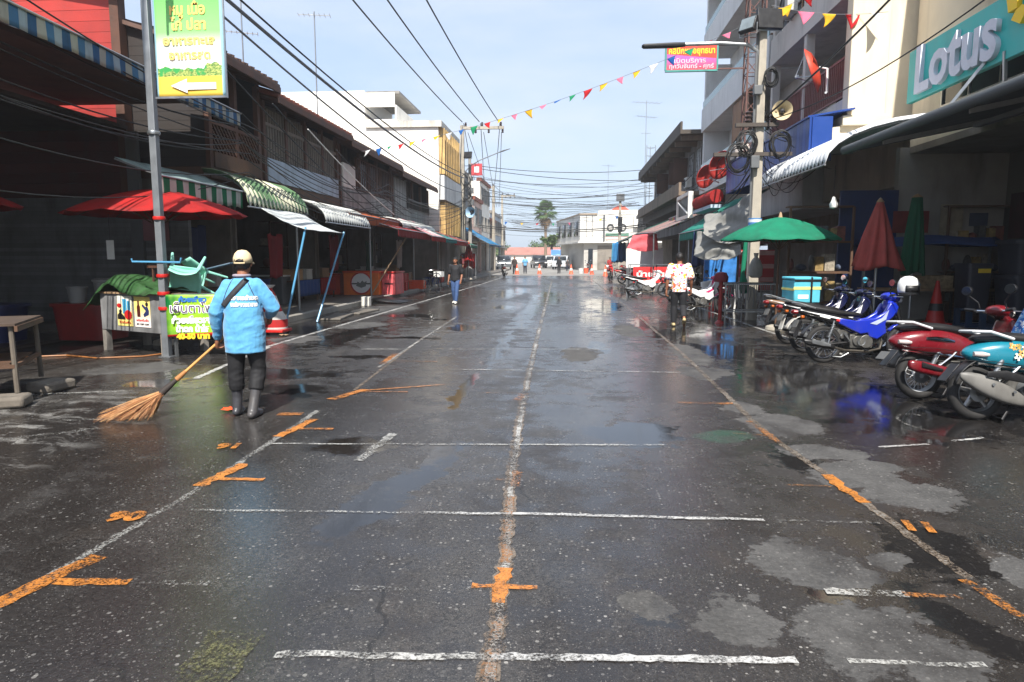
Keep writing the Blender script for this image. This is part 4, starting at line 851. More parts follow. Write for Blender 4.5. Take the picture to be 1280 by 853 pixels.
# bunting
FC = {k: cloth('flag_' + k, c, .45, dirt=0) for k, c in dict(white=C(236, 236, 236), blue=C(30, 110, 190), green=C(30, 160, 110), red=C(214, 36, 44), yellow=C(240, 196, 40), pink=C(240, 130, 160)).items()}
def bunting(name, label, A, B, sag, cols, size=.34, seed=1, thick=.006):
    A, B = V(A), V(B); n = len(cols); b = thing(name, label, 'bunting', A); rnd_ = random.Random(seed)
    at = lambda f: (B - A) * f - V((0, 0, 4 * sag * f * (1 - f)))
    MB().tube([at(i / 30) for i in range(31)], thick, 5).build('string', GREYCABLE, b)
    d = (B - A).normalized()
    for i, c in enumerate(cols):
        p = at((i + .6) / n); s_ = size * rnd_.uniform(.85, 1.15); w = s_ * .5; tw = rnd_.uniform(-.6, .6); dr = rnd_.uniform(-.75, .3); lift = rnd_.uniform(.1, .9)
        q = V((sin(tw) * .3, cos(dr) * -lift, -1 + lift * .6)).normalized(); k = V((rnd_.uniform(-.5, .3), .1, 0)); curl = rnd_.uniform(-.12, .12)
        def fn(u, v): 
            ww = w * (1 - v * .97); return p + d * (u - .5) * ww * 2 + (q + k * v) * s_ * v + V((0, 1, .3)) * (curl * sin(v * 4 + u * 2) * s_)
        MB().grid(fn, 4, 5).build('flag', FC[c], b, solid=.003)
    return b
bunting('bunting', 'long string of coloured flags crossing high over the street', (-7.3, 24, 5.25), (6.4, 18.0, 8.2), .55, 'white blue green red yellow pink yellow white blue green red yellow pink yellow pink blue green red yellow pink yellow white blue green red pink yellow pink yellow red white'.split(), .25, 4)
bunting('bunting', 'upper short string of yellow, pink and red flags in front of the right balconies', (4.9, 18.2, 7.75), (7.0, 16.6, 7.0), .12, 'yellow pink yellow red white'.split(), .36, 8)
bunting('bunting', 'faint small flags strung low across the far street', (-7, 66, 5.0), (5, 66, 5.5), .5, 'blue yellow red green pink white yellow blue'.split(), .3, 12)
# dishes
def dish(label, loc, R, rz, tilt, m):
    d = thing('satellite_dish', label, 'satellite dish', loc, rz)
    Rm = Euler((radians(tilt), 0, 0)).to_matrix(); b = MB()
    b.lathe([(0.001, .0), (R * .35, .012), (R * .7, .06), (R, .16 * R / .5)], 30, (0, 0, 0), 'y'); b.v = [tuple(Rm @ V((p[0], -p[1], p[2]))) for p in b.v]; b.build('reflector', m, d, solid=.012)
    f = Rm @ V((0, -R * 1.0, 0)); arms = MB()
    for a in (radians(90), radians(210), radians(330)): arms.bar(Rm @ V((R * .9 * cos(a), -.14 * R / .5, R * .9 * sin(a))), f, .018)
    arms.cyl(f, f + Rm @ V((0, .1, 0)), .04); arms.build('feed_arm', STEEL, d)
    MB().tube([(0, .02, 0), (0, .2, -.05), (0, .22, -R * 1.1), (.25, .22, -R * 1.2)], .028).build('mount', WHITEPL, d); return d
RDISH = mat('red_dish', C(196, 66, 44), .5, .08, 3, .15); RD2 = mat('bright_red_dish', C(170, 44, 38), .7, .08, 3, .1)
dish('large rust red satellite dish on the maroon balcony railing', (6.1, 18.2, 6.25), .56, -2.0, 18, RDISH)
dish('rear red satellite dish above the red roll box on the right', (5.35, 26.0, 4.95), .52, .5, 22, RD2)
dish('front lower red satellite dish beside the blue sheet wall', (5.15, 27.6, 4.72), .46, .55, 20, RD2)
ws = thing('water_tank', 'round pale tank lid behind the red dishes at the right', 'tank', (5.9, 24.4, 4.85)); MB().lathe([(0, .62), (.3, .55), (.48, .35), (.5, 0), (0, 0)], 20).build('shell', mat('pale_tank', C(176, 166, 158), .6), ws)
def aircon(label, loc, rz, group='outdoor air conditioner units'):
    a = thing('air_conditioner', label, 'air conditioner', loc, rz, group)
    MB().box(-.4, -.15, 0, .4, .15, .58).build('casing', mat('ac_casing', C(206, 204, 196), .5, .06, 3, .2), a, bevel=.015)
    MB().torus((-.1, -.16, .29), .2, .02, 'y', 24, 6).torus((-.1, -.16, .29), .12, .012, 'y', 20, 6).build('fan_grille', DARKMETAL, a); MB().cyl((-.1, -.151, .29), (-.1, -.156, .29), .19).build('fan', BLACKPL, a)
    [MB().bar((x_, .0, -.04), (x_, .5, -.04), .04).build('bracket', STEEL, a) for x_ in (-.3, .3)]; return a
aircon('air conditioner unit below the maroon railing beside the cream fin wall', (6.35, 18.4, 4.5), -pi / 2 + .3)
aircon('air conditioner unit on the upper parapet of the balcony house', (6.3, 21.6, 8.62), -pi / 2); aircon('air conditioner unit fixed below the deep eaves', (6.5, 39.4, 5.37), -pi / 2)
aircon('air conditioner unit on the ledge of the pale balcony house', (6.55, 31, 5.12), -pi / 2)

# ------------------------------------------------------------------ umbrellas
def umbrella(name, label, loc, R, H, drop, m, ribs=10, polem=None, tilt=0, group=None, base=True):
    u = thing(name, label, 'umbrella', loc, 0, group); n = ribs * 4
    def fn(a, v):
        th = 2 * pi * a; k = cos(pi * ((a * ribs) % 1 - .5)); r = R * v * (1 - .05 * k * v); z = H - drop * v ** 1.5 - .05 * k * v * (1 - v * .4) + .02 * nz(r * cos(th) * 3, r * sin(th) * 3, R) * v - .03 * v ** 6 * abs(sin(th * ribs * 2 + R))
        return (r * cos(th), r * sin(th), z + tilt * r * cos(th))
    MB().grid(fn, n, 10).build('canopy', m, u, solid=.004, ang=60)
    b = MB()
    for i in range(ribs):
        a = 2 * pi * i / ribs
        b.tube([(R * .99 * v * cos(a), R * .99 * v * sin(a), H - drop * v ** 1.5 - .03 + tilt * R * v * cos(a)) for v in (0.02, .3, .6, 1)], .008, 5); b.bar((0, 0, H - drop - .25), (R * .5 * cos(a), R * .5 * sin(a), H - drop * .36 - .04), .012)
    b.build('ribs', polem or WOOD, u)
    MB().cyl((0, 0, 0), (0, 0, H + .08), .024, None, 10).build('pole', polem or WOOD, u); MB().lathe([(0, H + .12), (.025, H + .09), (.04, H + .02), (.06, H - .02)], 10).build('finial', PALEWOOD, u)
    if base: MB().lathe([(0, .1), (.1, .1), (.2, .07), (.22, 0)], 18).build('base', CONC, u, bevel=.01)
    return u
REDCL = cloth('red_umbrella_cloth', C(186, 34, 32), .35, dirt=.22, var=.2, scale=2.5); GRCL = cloth('green_umbrella_cloth', C(24, 140, 106), .4, dirt=.22, var=.2, scale=2.5)
umbrella('market_umbrella', 'open red market umbrella behind the food cart', (-7.4, 11.9, 0), 1.52, 2.80, .42, REDCL, 12)
umbrella('market_umbrella', 'red umbrella cut off by the left edge, only its tip showing', (-10.45, 10.2, 0), 1.5, 2.9, .45, REDCL, 12)
umbrella('market_umbrella', 'open green market umbrella by the parked motorcycles', (4.56, 15.5, 0), 1.27, 2.45, .46, GRCL, 12)
def closed_umbrella(label, loc, zt, zb, rb, m, flare=0, top=.06):
    u = thing('closed_umbrella', label, 'umbrella', loc)
    def fn(a, v):
        th = 2 * pi * a; k = 1 + .16 * cos(9 * th + 2 * v) * min(1, v * 2) + flare * max(0, cos(th - .2)) * max(0, v - .65) * 2.2; r = (top + (rb - top) * v ** .9) * k
        return (r * cos(th), r * sin(th), zt - (zt - zb) * v + .05 * sin(3 * th) * v)
    MB().grid(fn, 72, 14).build('canopy', m, u, solid=.006, ang=70); MB().cyl((0, 0, 0), (0, 0, zt + .08), .026, None, 10).build('pole', STEEL, u)
    MB().lathe([(0, zt + .1), (.03, zt + .07), (top + .02, zt)], 12).build('finial', PALEWOOD, u); MB().lathe([(0, .12), (.16, .1), (.24, .06), (.25, 0)], 18).build('base', CONC, u); return u
closed_umbrella('closed faded pink red umbrella standing behind the blue motorcycle', (6.2, 14.5, .13 - .13), 2.68, 1.36, .40, cloth('faded_red_cloth', C(186, 82, 74), .25), .28)
closed_umbrella('closed dark green umbrella right of the faded pink red one', (7.38, 15.5, .13), 2.72, 1.1, .22, cloth('dark_green_cloth', C(14, 92, 62), .2), 0, .1)
closed_umbrella('closed red umbrella far along the left pavement near the utility pole', (-6.5, 44, .13), 2.4, 1.2, .3, REDCL)
# ------------------------------------------------------------------ awnings
def awning(name, label, x, y0, y1, zl, depth, rise, m, val=.25, valm=None, side=1, sagamp=.04, poles=None, group=None, scallop=True, slope=0):
    """cloth awning fixed to the fronts; lip at x, going back `depth` (towards the houses), side=+1 left row"""
    yc = (y0 + y1) / 2; a = thing(name, label, 'awning', (x, yc, zl), group=group); L = y1 - y0; s = -side
    def top(u, v): y = (u - .5) * L; return (s * depth * v, y, rise * v + slope * (u - .5) - sagamp * sin(pi * v) * (1 + .5 * sin(y * 5)) + .012 * nz(y * 3, v * 4, x))
    MB().grid(top, max(8, int(L * 6)), 8).build('sheet', m, a, solid=.005)
    if val:
        def vf(u, v): y = (u - .5) * L; return (.012 * sin(y * 13) * v + .03 * v * nz(y * 2, 2) + .004, y, slope * (u - .5) - val * v * (1 + (.12 * abs(sin(y * pi / .32)) if scallop else 0)))
        MB().grid(vf, max(16, int(L * 18)), 4).build('valance', valm or m, a, solid=.004)
    b = MB().tube([(-.02 * s, -L / 2, -.02 - slope / 2), (-.02 * s, L / 2, -.02 + slope / 2)], .018, 6)
    n = max(2, int(L / 1.6) + 1)
    for i in range(n): u = i / (n - 1); b.bar(V(top(u, 0)) - V((0, 0, .03)), V(top(u, 1)) - V((0, 0, .03)), .025)
    b.build('frame', STEEL, a)
    for q in (poles or []): MB().tube(q[:2], q[2] if len(q) > 2 else .02, 8).build('pole', q[3] if len(q) > 3 else STEEL, a)
    return a
STRB = cloth('blue_cream_stripes', C(206, 204, 190), .3, stripes=(1, .155, [C(84, 140, 184), C(190, 206, 214), C(60, 112, 160)]), dirt=.3)
awning('striped_awning', 'long blue and cream striped awning edge high over the dark shop, top left', -7.2, 8.3, 14.85, 4.79, 1.2, .2, mat('awning_underside', C(92, 96, 98), .8, .1, 2, .3),   .3, STRB, slope=-.15, scallop=False)
STRG = cloth('green_white_stripes', C(222, 222, 214), .3, stripes=(1, .2, [C(24, 128, 84)]), dirt=.25)
PALEG = cloth('pale_green_sheet', C(176, 196, 190), .3, dirt=.25)
awning('striped_awning', 'green and white striped awning behind the red umbrella', -7.0, 11.4, 14.35, 3.0, .8, .3, PALEG, .34, STRG)
ribbed('ribbed_awning', 'curved green and cream ribbed awning next to the green striped one', (-7.9, 16.1, 0), -1.7, 1.75, arc(0, 3.45, 1.0, 2.72), mat('green_cream_sheet', C(206, 204, 178), .5, .06, 2, .3, stripes=(1, .1, [C(88, 122, 84)])))
ribbed('ribbed_awning', 'curved white ribbed awning with ragged edge above the orange counters', (-7.9, 20.6, 0), -1.9, 2.4, arc(0, 3.2, 1.15, 2.6), mat('white_ribbed_sheet', C(196, 198, 194), .5, .06, 2, .35))
# hanging white flap held out by two blue poles
fl = thing('canvas_flap', 'white canvas flap held out over the kerb by two leaning blue poles', 'awning', (-7.0, 16.5, 2.75))
def ff(u, v): return (1.15 * v, -1.5 + 2.6 * u - .1 * v, -.55 * v - .10 * sin(pi * v) * (.6 + .4 * sin(u * 7)) + .02 * nz(u * 4, v * 4))
MB().grid(ff, 24, 12).build('sheet', cloth('printed_white_canvas', C(222, 226, 226), .35, dirt=.2), fl, solid=.004)
BP = paint('blue_pole_paint', C(84, 150, 190), .4, dirt=.3)
MB().tube([(1.12, -1.5, -.5), (.72, -1.9, -2.74)], .025, 8).build('pole', BP, fl); MB().tube([(1.14, 1.05, -.52), (.85, -.3, -2.74)], .025, 8).build('pole', BP, fl)
ORNG = cloth('orange_brown_awning', C(206, 108, 62), .3, dirt=.3); MARO = cloth('maroon_awning', C(160, 40, 40), .3, dirt=.2); PINKC = cloth('pink_white_print', C(232, 160, 170), .4, stripes=(1, .5, [C(240, 236, 232)]), dirt=.1)
TEALC = cloth('teal_tarp', C(60, 152, 150), .35, dirt=.2); BLUEC = cloth('sky_blue_tarp', C(60, 150, 200), .4, dirt=.1); GREYC = cloth('grey_tarp', C(150, 149, 144), .25, dirt=.25); DGRC = cloth('dark_green_tarp', C(24, 92, 70), .3, dirt=.2)
awning('cloth_awning', 'long faded orange brown awning over the orange counters', -6.9, 21.2, 27.5, 2.98, 1.2, .35, ORNG, .3, ORNG, scallop=False)
awning('cloth_awning', 'deep red awning with drooping edge left of the pink printed one', -6.2, 24.6, 30.5, 2.62, 1.6, .5, MARO, .28, MARO, poles=[((.0, -1.0, 0), (-1.2, -2.6, -2.5), .03, PALEWOOD)])
ribbed('ribbed_awning', 'small white ragged ribbed awning above the deep red awning', (-7.8, 30, 0), -2.2, 4.5, arc(0, 3.2, 1.0, 2.85), MATS['white_ribbed_sheet'])
awning('cloth_awning', 'pink and white printed awning hanging low on the left', -5.9, 29.3, 32.5, 2.5, 1.5, .75, PINKC, .22, REDCL)
awning('cloth_awning', 'pale teal awning behind the pink printed one on the left', -6.1, 33, 37, 2.5, 1.6, .6, TEALC, .2, TEALC)
awning('cloth_awning', 'brownish red awning under the yellow louvres', -6.3, 37.5, 42.5, 2.5, 1.5, .6, cloth('brown_red_awning', C(160, 92, 84), .3, dirt=.3), .25, REDCL)
awning('cloth_awning', 'small green awning beside the tall concrete pole', -6.2, 43, 46, 2.35, 1.5, .5, cloth('green_awning', C(40, 130, 104), .3), .2)
awning('cloth_awning', 'bright sky blue tarp awning past the tall concrete pole', -5.7, 49, 57, 2.5, 2.4, 1.35, BLUEC, .12, poles=[((0, -3.8, 0), (0, -3.8, -2.4), .03)])
awning('cloth_awning', 'white awning above the sky blue tarp', -7.0, 56, 62, 3.2, 1.4, .3, WHITEPL, .2)
# right row
awning('cloth_awning', 'teal fringed awning over the right pavement before the grey tarp', 4.5, 23.0, 29.0, 2.55, 1.9, 1.25, cloth('teal_awning', C(52, 160, 142), .4, dirt=.15), .3, side=-1, poles=[((0, -2.9, 0), (0, -2.9, -2.43), .03), ((0, 2.9, 0), (0, 2.9, -2.43), .03), ((.1, 1.2, 0), (.1, 1.2, -2.43), .03)])
bw = thing('blue_sheet_fascia', 'bright blue corrugated metal fascia above the grey tarp', 'fascia', (5.5, 21, 3.8)); 
BLS = mat('blue_sheet_metal', C(36, 76, 158), .4, .08, 2, .2, planks=(1, .22))
MB().box(0, -4.2, 0, .05, 4.2, 1.0).build('sheet', BLS, bw); quad_slab(MB(), [(-.04, -4.2, 1.03), (-.04, 4.2, 1.03), (1.0, 4.2, 1.2), (1.0, -4.2, 1.2)], .04).build('cap', BLS, bw); MB().box(0, 4.202, 0, 1, 4.25, 1.0).build('end_sheet', BLS, bw); MB().box(.052, -4.25, 0, .5, -4.2, 1.0).build('end_sheet', BLS, bw)
rb = thing('roll_box', 'rolled red awning box with a pale lower edge beside the blue fascia', 'awning box', (5.2, 27.2, 3.75)); MB().tube([(0, -1.9, 0), (0, 1.7, 0)], .24, 16).build('roll', REDCL, rb); MB().box(-.2, -1.9, -.42, .2, 1.7, -.3).build('edge', PALEBLUE, rb)
sb = thing('empty_sign', 'white framed empty sign box with torn dark middle on the right', 'sign', (5.0, 31, 3.2)); 
MB().box(-.1, -1.6, .95, .1, 1.6, 1.1).box(-.1, -1.6, 0, .1, 1.6, .15).box(-.1, -1.6, .15, .1, -1.4, .95).box(-.1, 1.4, .15, .1, 1.6, .95).build('frame', WHITEWALL, sb); MB().box(-.02, -1.4, .15, .02, 1.4, .95).build('torn_panel', BLACKPL, sb); MB().bar((-.12, -1.5, .2), (-.12, 1.0, .8), .05).build('brace', WHITEPL, sb)
# draped grey tarps
def drape(label, P00, P10, P01, P11, m, folds=6, amp=.1, sag=.25, n=30):
    """cloth hung between four corners with deep folds"""
    P = [V(p) for p in (P00, P10, P01, P11)]; c = sum(P, V()) / 4; d = thing('draped_tarp', label, 'tarp', c); nrm = (P[1] - P[0]).cross(P[2] - P[0]).normalized()
    def fn(u, v):
        p = P[0].lerp(P[1], u).lerp(P[2].lerp(P[3], u), v) - c; q = sin(pi * u) * v
        return p - V((0, 0, sag * 4 * u * (1 - u) * (.3 + .7 * v))) + nrm * (amp * sin(folds * (v * 1.0 + .45 * sin(pi * u)) * pi) * (.3 + .7 * sin(pi * u)) + .012 * nz(u * 7, v * 9, c.y) + .015 * sin(u * 31 + 4 * sin(v * 5)) * v)
    MB().grid(fn, n, n).build('sheet', m, d, solid=.006); return d
drape('grey tarp slung in deep folds from the blue fascia, upper piece', (4.85, 19.3, 3.3), (3.95, 20.8, 2.8), (4.7, 18.35, 2.25), (3.7, 19.6, 2.25), GREYC, 4, .075, .28)
drape('grey tarp hanging low like a curtain beside the green umbrella, lower piece', (4.62, 19.1, 2.4), (3.66, 20.3, 2.32), (4.5, 18.6, 1.66), (3.5, 19.8, 1.62), GREYC, 6, .05, .16)
awning('cloth_awning', 'dull pink and brown tarp awning sloping over the far right stalls', 3.6, 30, 38, 2.75, 2.2, .9, cloth('brown_pink_tarp', C(170, 136, 130), .3, dirt=.25), .1, side=-1, slope=.2, poles=[((0, -3.9, -.1), (0, -3.9, -2.75), .03), ((0, 3.9, .1), (0, 3.9, -2.75), .03)])
drape('coral pink cloth hanging under the far right awning', (2.9, 32.0, 2.6), (4.0, 32.3, 2.65), (2.6, 31.6, 2.0), (4.05, 32.0, 1.9), cloth('coral_cloth', C(238, 120, 128), .45, dirt=.05), 3, .05, .1)
awning('cloth_awning', 'dark green tarp awning beyond the pink one on the right', 3.2, 38, 47, 2.6, 2.4, 1.1, DGRC, .1, side=-1, poles=[((0, -4.2, 0), (0, -4.2, -2.5), .03)])
awning('cloth_awning', 'striped pink and yellow cloth awning high above the pink tarp', 5.2, 33, 37, 3.6, 1.2, .3, cloth('candy_stripes', C(226, 120, 150), .4, stripes=(1, .5, [C(236, 210, 110), C(150, 200, 190)])), .45, side=-1)
wp = thing('display_board', 'plain white panel standing under the pink cloth', 'panel', (3.7, 34.5, 0)); MB().box(-.9, -.03, 1.05, .9, .03, 2.0).build('board', WHITEPL, wp); MB().bar((-.85, 0, 0), (-.85, 0, 1.05), .05).bar((.85, 0, 0), (.85, 0, 1.05), .05).build('legs', STEEL, wp)
for i, (x, y, c, lab) in enumerate(((3.0, 45.5, C(60, 140, 196), 'pale blue garment hanging nearest the street at the far right stall'), (3.25, 45.7, C(44, 104, 160), 'mid blue garment hanging second at the far right stall'), (3.5, 45.9, C(60, 130, 180), 'blue garment hanging third at the far right stall'), (3.05, 47.2, C(90, 170, 200), 'light blue towel hanging behind the garments at the far right'), (4.6, 25.2, C(30, 52, 96), 'dark blue trousers hanging under the teal awning'), (4.9, 26.5, C(34, 60, 110), 'dark blue trousers hanging deeper under the teal awning'))):
    d = thing('hanging_garment', lab, 'garment', (x, y, 2.5), group='clothes hung for sale')
    MB().grid(lambda u, v: ((u - .5) * (.34 + .1 * v), .05 * sin(u * 9 + v), -1.25 * v - .05 * sin(u * 6.28)), 12, 10).build('cloth', cloth('garment_%d' % i, c, .25), d, solid=.02)

# ------------------------------------------------------------------ the food cart (left)
ct = thing('food_cart', 'zinc sided food cart with two posters and a green printed side banner', 'food cart', (-7.22, 10.72, 0), radians(-23.5))
ZINC = mat('zinc_sheet', C(150, 150, 150), .36, .25, 4, .3, metal=.25, bump=.25, bscale=6)
MB().box(-.86, .0, .36, .80, .86, .98).build('cabinet', ZINC, ct, bevel=.008)
for x in (-.82, .74):
    for y in (.04, .76): MB().box(x - .05, y - .03, 0, x + .05, y + .07, .36 if x < 0 or y > .5 else .98).build('leg', mat('grey_wood_leg', C(140, 134, 126), .75, .2, 4, .3), ct)
MB().box(-.9, -.03, .981, .84, .9, 1.01).build('tabletop', PALEWOOD, ct)
def bnr(name, pa, fn, x0, x1, z0, z1): pass
t = new_mat('poster_print_a'); co = t.obj(); X, Y, Z = t.sep(co); b0 = t.mix(t.rng(Z, -.1, .2), C(240, 220, 130), C(246, 244, 226)); t.lk(b0, t.b.inputs['Base Color']); PO1 = t.m
t = new_mat('poster_print_b'); co = t.obj(); X, Y, Z = t.sep(co); b0 = t.mix(t.rng(Z, -.16, .05), C(246, 234, 228), C(250, 224, 130)); t.lk(b0, t.b.inputs['Base Color']); PO2 = t.m
po = MB().box(-.205, -.004, -.25, .205, .0, .25).build('poster', PO1, ct, (-.18, -.004, .70)); po['label'] = 'yellow poster with blue bottles'
MB().box(-.04, -.010, -.04, .06, -.0045, .2).box(.08, -.0101, -.02, .16, -.0046, .17).build('bottle_print', mat('print_blue', C(70, 160, 200), .5), po); MB().prism([(.1 + .1 * cos(a), -.06 + .08 * sin(a)) for a in (radians(q) for q in range(0, 360, 30))], -.0125, -.0105).prism([(-.13 + .06 * cos(a), .09 + .035 * sin(a)) for a in (radians(q) for q in range(0, 360, 30))], -.0125, -.0105).build('price_print', REDPAINT, po)
MB().prism([(-.19, -.14), (-.19, -.07), (-.14, -.03), (-.15, .0), (-.11, .03), (-.07, 0), (-.09, -.04), (0, -.1), (.02, -.14)], -.0095, -.005).build('figure_print', BLACKPAINT, po); text('lettering', 'โปรโมชั่น', .05, REDPAINT, po, (0, -.012, -.19), width=.3)
po = MB().box(-.205, -.004, -.25, .205, .0, .25).build('poster', PO2, ct, (.29, -.004, .70)); po['label'] = 'yellow poster with brown bottle and leaping figure'
MB().prism([(-.13, -.08), (-.13, .08), (-.11, .12), (-.11, .18), (-.07, .18), (-.07, .12), (-.05, .08), (-.05, -.08)], -.009, -.005).build('bottle_print', mat('print_brown', C(80, 30, 24), .5), po); MB().prism([(0, .1), (.02, .13), (.1, .08), (.14, .1), (.18, .02), (.17, -.04), (.05, -.08), (.03, -.04), (.1, .02)], -.009, -.005).build('figure_print', mat('print_navy', C(40, 50, 96), .5), po)
MB().prism([(.13 + .035 * cos(a), .13 + .035 * sin(a)) for a in (radians(q) for q in range(0, 360, 30))], -.009, -.005).build('figure_print', BLACKPAINT, po); text('lettering', 'เครื่องดื่มเย็น', .05, REDPAINT, po, (0, -.008, -.14), width=.32); text('lettering', 'ลด แลก แจก', .05, BLACKPAINT, po, (0, -.008, -.2), width=.32)
# side banner (turned towards the street)
t = new_mat('cart_banner_print'); co = t.obj(); X, Y, Z = t.sep(co); nn = t.noise(co, 2.2, 3); b0 = t.mix(t.rng(t.math('ADD', nn, t.math('MULTIPLY', X, .25)), .4, .62), C(16, 110, 52), C(150, 200, 40)); b0 = t.mix(t.rng(t.noise(co, 4, 2), .6, .7), b0, C(220, 226, 90)); b0 = t.mix(t.math('LESS_THAN', Z, t.math('ADD', .14, t.math('MULTIPLY', X, .05))), b0, C(190, 34, 34)); t.lk(b0, t.b.inputs['Base Color']); t.b.inputs['Roughness'].default_value = .4
sbn = MB().grid(lambda u, v: (.0 + .8 * u, -.03 * sin(pi * u) - .05 * u, (.10 + .06 * u - .05 * u * u) * (1 - v) + .78 * v), 14, 14).build('side_banner', t.m, ct, (.92, -.02, .22), solid=.004); sbn.rotation_euler = (0, 0, radians(38))
PURP = mat('purple_lettering', C(70, 24, 90), .6); 
for s_, z, w, m_, h, e in (('เย็นตาโฟ', .555, .66, WHITEPAINT, .2, .011), ('เย็นตาโฟ', .555, .64, PURP, .2, .0), ('ก๋วยเตี๋ยวหมู', .37, .62, WHITEPAINT, .13, .01), ('น้ำตก น้ำใส', .23, .5, WHITEPAINT, .13, .008), ('40-50 บาท', .115, .5, YELLOWPAINT, .12, .008), ('ร้านป้าแดง', .71, .42, WHITEPAINT, .1, .006)):
    if s_.startswith('ร้าน'): continue
    text('lettering', s_, h, m_, sbn, (.4, -.062 - (.004 if m_ is PURP else 0), z), width=w, off=e)
text('lettering', 'ก๋วยเตี๋ยว', .1, BLUEPAINT, sbn, (.42, -.064, .70), width=.42, off=.006)
MB().bar((1.58, .56, 0), (1.58, .56, .98), .04).bar((.95, .1, 0), (.95, .1, .98), .04).bar((.95, .12, .99), (1.58, .58, .99), .04).bar((1.58, .56, .97), (.84, .8, .97), .04).build('side_frame', STEEL, ct)
# green tarp over the cart
gt = thing('green_tarp', 'crumpled green tarpaulin thrown over the left end of the food cart', 'tarp', (-7.22, 10.72, 1.0), radians(-23.5))
def gf(u, v):
    x = -1.25 + 2.05 * u; y = -.06 + 1.0 * v; hump = .22 * math.exp(-((u - .42) / .24) ** 2) * sin(pi * min(1, v * .8 + .2))
    z = .075 + hump + .055 * nz(x * 3, y * 3) + .025 * nz(x * 9, y * 9, 2)
    if x < -.88: z -= (-.88 - x) * .85
    if v < .12: z -= (.12 - v) * (.9 + .4 * sin(u * 12))
    return (x, y - (.02 if v < .1 else 0), z)
MB().grid(gf, 48, 26).build('sheet', mat('green_tarpaulin', C(46, 82, 44), .5, .3, 5, .3, bump=.3, bscale=18), gt, solid=.01)
# things standing on the cart
def plastic_chair(name, label, m, loc, rot=(0, 0, 0), group=None):
    c = thing(name, label, 'chair', loc, 0, group); c.rotation_euler = rot
    MB().grid(lambda u, v: ((u - .5) * .44, (v - .5) * .42, .43 - .025 * sin(pi * u) * sin(pi * v)), 8, 8).build('seat', m, c, solid=.018, bevel=.004)
    def bk(u, v): a = (u - .5) * 2; return (a * (.23 - .03 * v), .21 + .10 * v - .05 * (1 - a * a), .43 + .42 * v + (.03 * (1 - a * a) if v > .9 else 0))
    MB().grid(bk, 10, 8).build('backrest', m, c, solid=.014)
    for sx in (-1, 1):
        MB().tube([(sx * .21, -.19, .43), (sx * .25, -.17, .63), (sx * .25, .12, .64), (sx * .21, .22, .6)], .02, 8, 1.3).build('armrest', m, c)
        for sy in (-1, 1): MB().tube([(sx * .19, sy * .18, .43), (sx * .25, sy * .24, 0)], [.034, .022], 8).build('leg', m, c)
    return c
MINT = plastic('mint_plastic', C(146, 212, 192), .4)
plastic_chair('plastic_chair', 'mint green plastic chair lying upturned on the food cart', MINT, (-6.45, 11.15, 1.40), (radians(112), radians(8), radians(25)))
def stool(name, label, loc, rot, m, s=1):
    c = thing(name, label, 'stool', loc); c.rotation_euler = rot; MB().box(-.22, -.22, .42, .22, .22, .45).build('seat', m, c, bevel=.004)
    for x in (-.19, .19):
        for y in (-.19, .19): MB().box(x - .02, y - .02, 0, x + .02, y + .02, .419).build('leg', m, c)
    b = MB(); 
    for q in (-.19, .19): b.bar((q, -.17, .12), (q, .17, .12), .025).bar((-.17, q, .12), (.17, q, .12), .025)
    b.build('stretcher', m, c); c.scale = (s,) * 3; return c
stool('wooden_stool', 'square brown wooden stool lying on its side on the food cart', (-7.05, 11.25, 1.24), (0, radians(90), radians(-20)), DARKWOOD)
plastic_chair('plastic_chair', 'second mint green plastic chair tilted behind the upturned one on the cart', MINT, (-6.1, 11.45, 1.02), (radians(62), radians(-14), radians(-30))).scale = (.82,) * 3
tr_ = thing('tray', 'dull blue folded tray leaning behind the mint chair', 'tray', (-6.25, 11.6, 1.35)); MB().cbox((0, 0, .05), (.7, .35, .03), (0, radians(-14), .2)).build('board', mat('dull_blue', C(66, 92, 110), .5), tr_, bevel=.01)
hb = thing('hanger_bar', 'short light blue hook bar fixed to the steel post above the cart', 'bar', (-6.44, 10.33, 1.52)); MB().tube([(-.46, 0, .05), (-.45, 0, .0), (.34, 0, -.01), (.36, 0, .06)], .016, 8).build('bar', BP, hb)
# striped red white cone-like barrier behind the worker
def traffic_cone(name, label, loc, h=.75, r=.17, m=None, bands=None, rz=0, group=None, sq=.21):
    c = thing(name, label, 'traffic cone', loc, rz, group); m = m or ORANGEPL
    MB().box(-sq, -sq, 0, sq, sq, .04).build('base', m, c, bevel=.012)
    MB().lathe([(r, .04), (r * .93, .07), (.03, h), (.0, h + .005)], 22).build('cone', m, c)
    for z0, z1, bm in (bands or []): f = lambda z: .004 + r * .95 + (.03 - r * .95) * (z - .06) / (h - .06); MB().lathe([(f(z0), z0), (f(z1), z1)], 22).build('band', bm, c)
    return c
tw = thing('sack_trolley', 'red and white patched bags stacked on a low trolley behind the sweeper', 'trolley', (-6.1, 13.6, 0))
MB().box(-.3, -.25, .06, .3, .25, .12).build('base', REDPL, tw, bevel=.01)
for x, y in ((-.22, -.2), (.22, -.2), (-.22, .2), (.22, .2)): MB().torus((x, y, .05), .035, .018, 'y', 14, 6).build('wheel', RUBBER, tw)
RWC = cloth('red_white_sacking', C(224, 222, 216), .2, stripes=(2, .16, [C(198, 40, 40)])); MB().loft([((0, 0, .122), .29, .22), ((.01, 0, .3), .28, .22), ((-.02, 0, .5), .2, .18), ((-.05, 0, .8), .13, .11), ((-.08, 0, .95), .08, .08), ((-.02, 0, 1.02), .1, .07)], 18, 1.3).build('bags', RWC, tw)
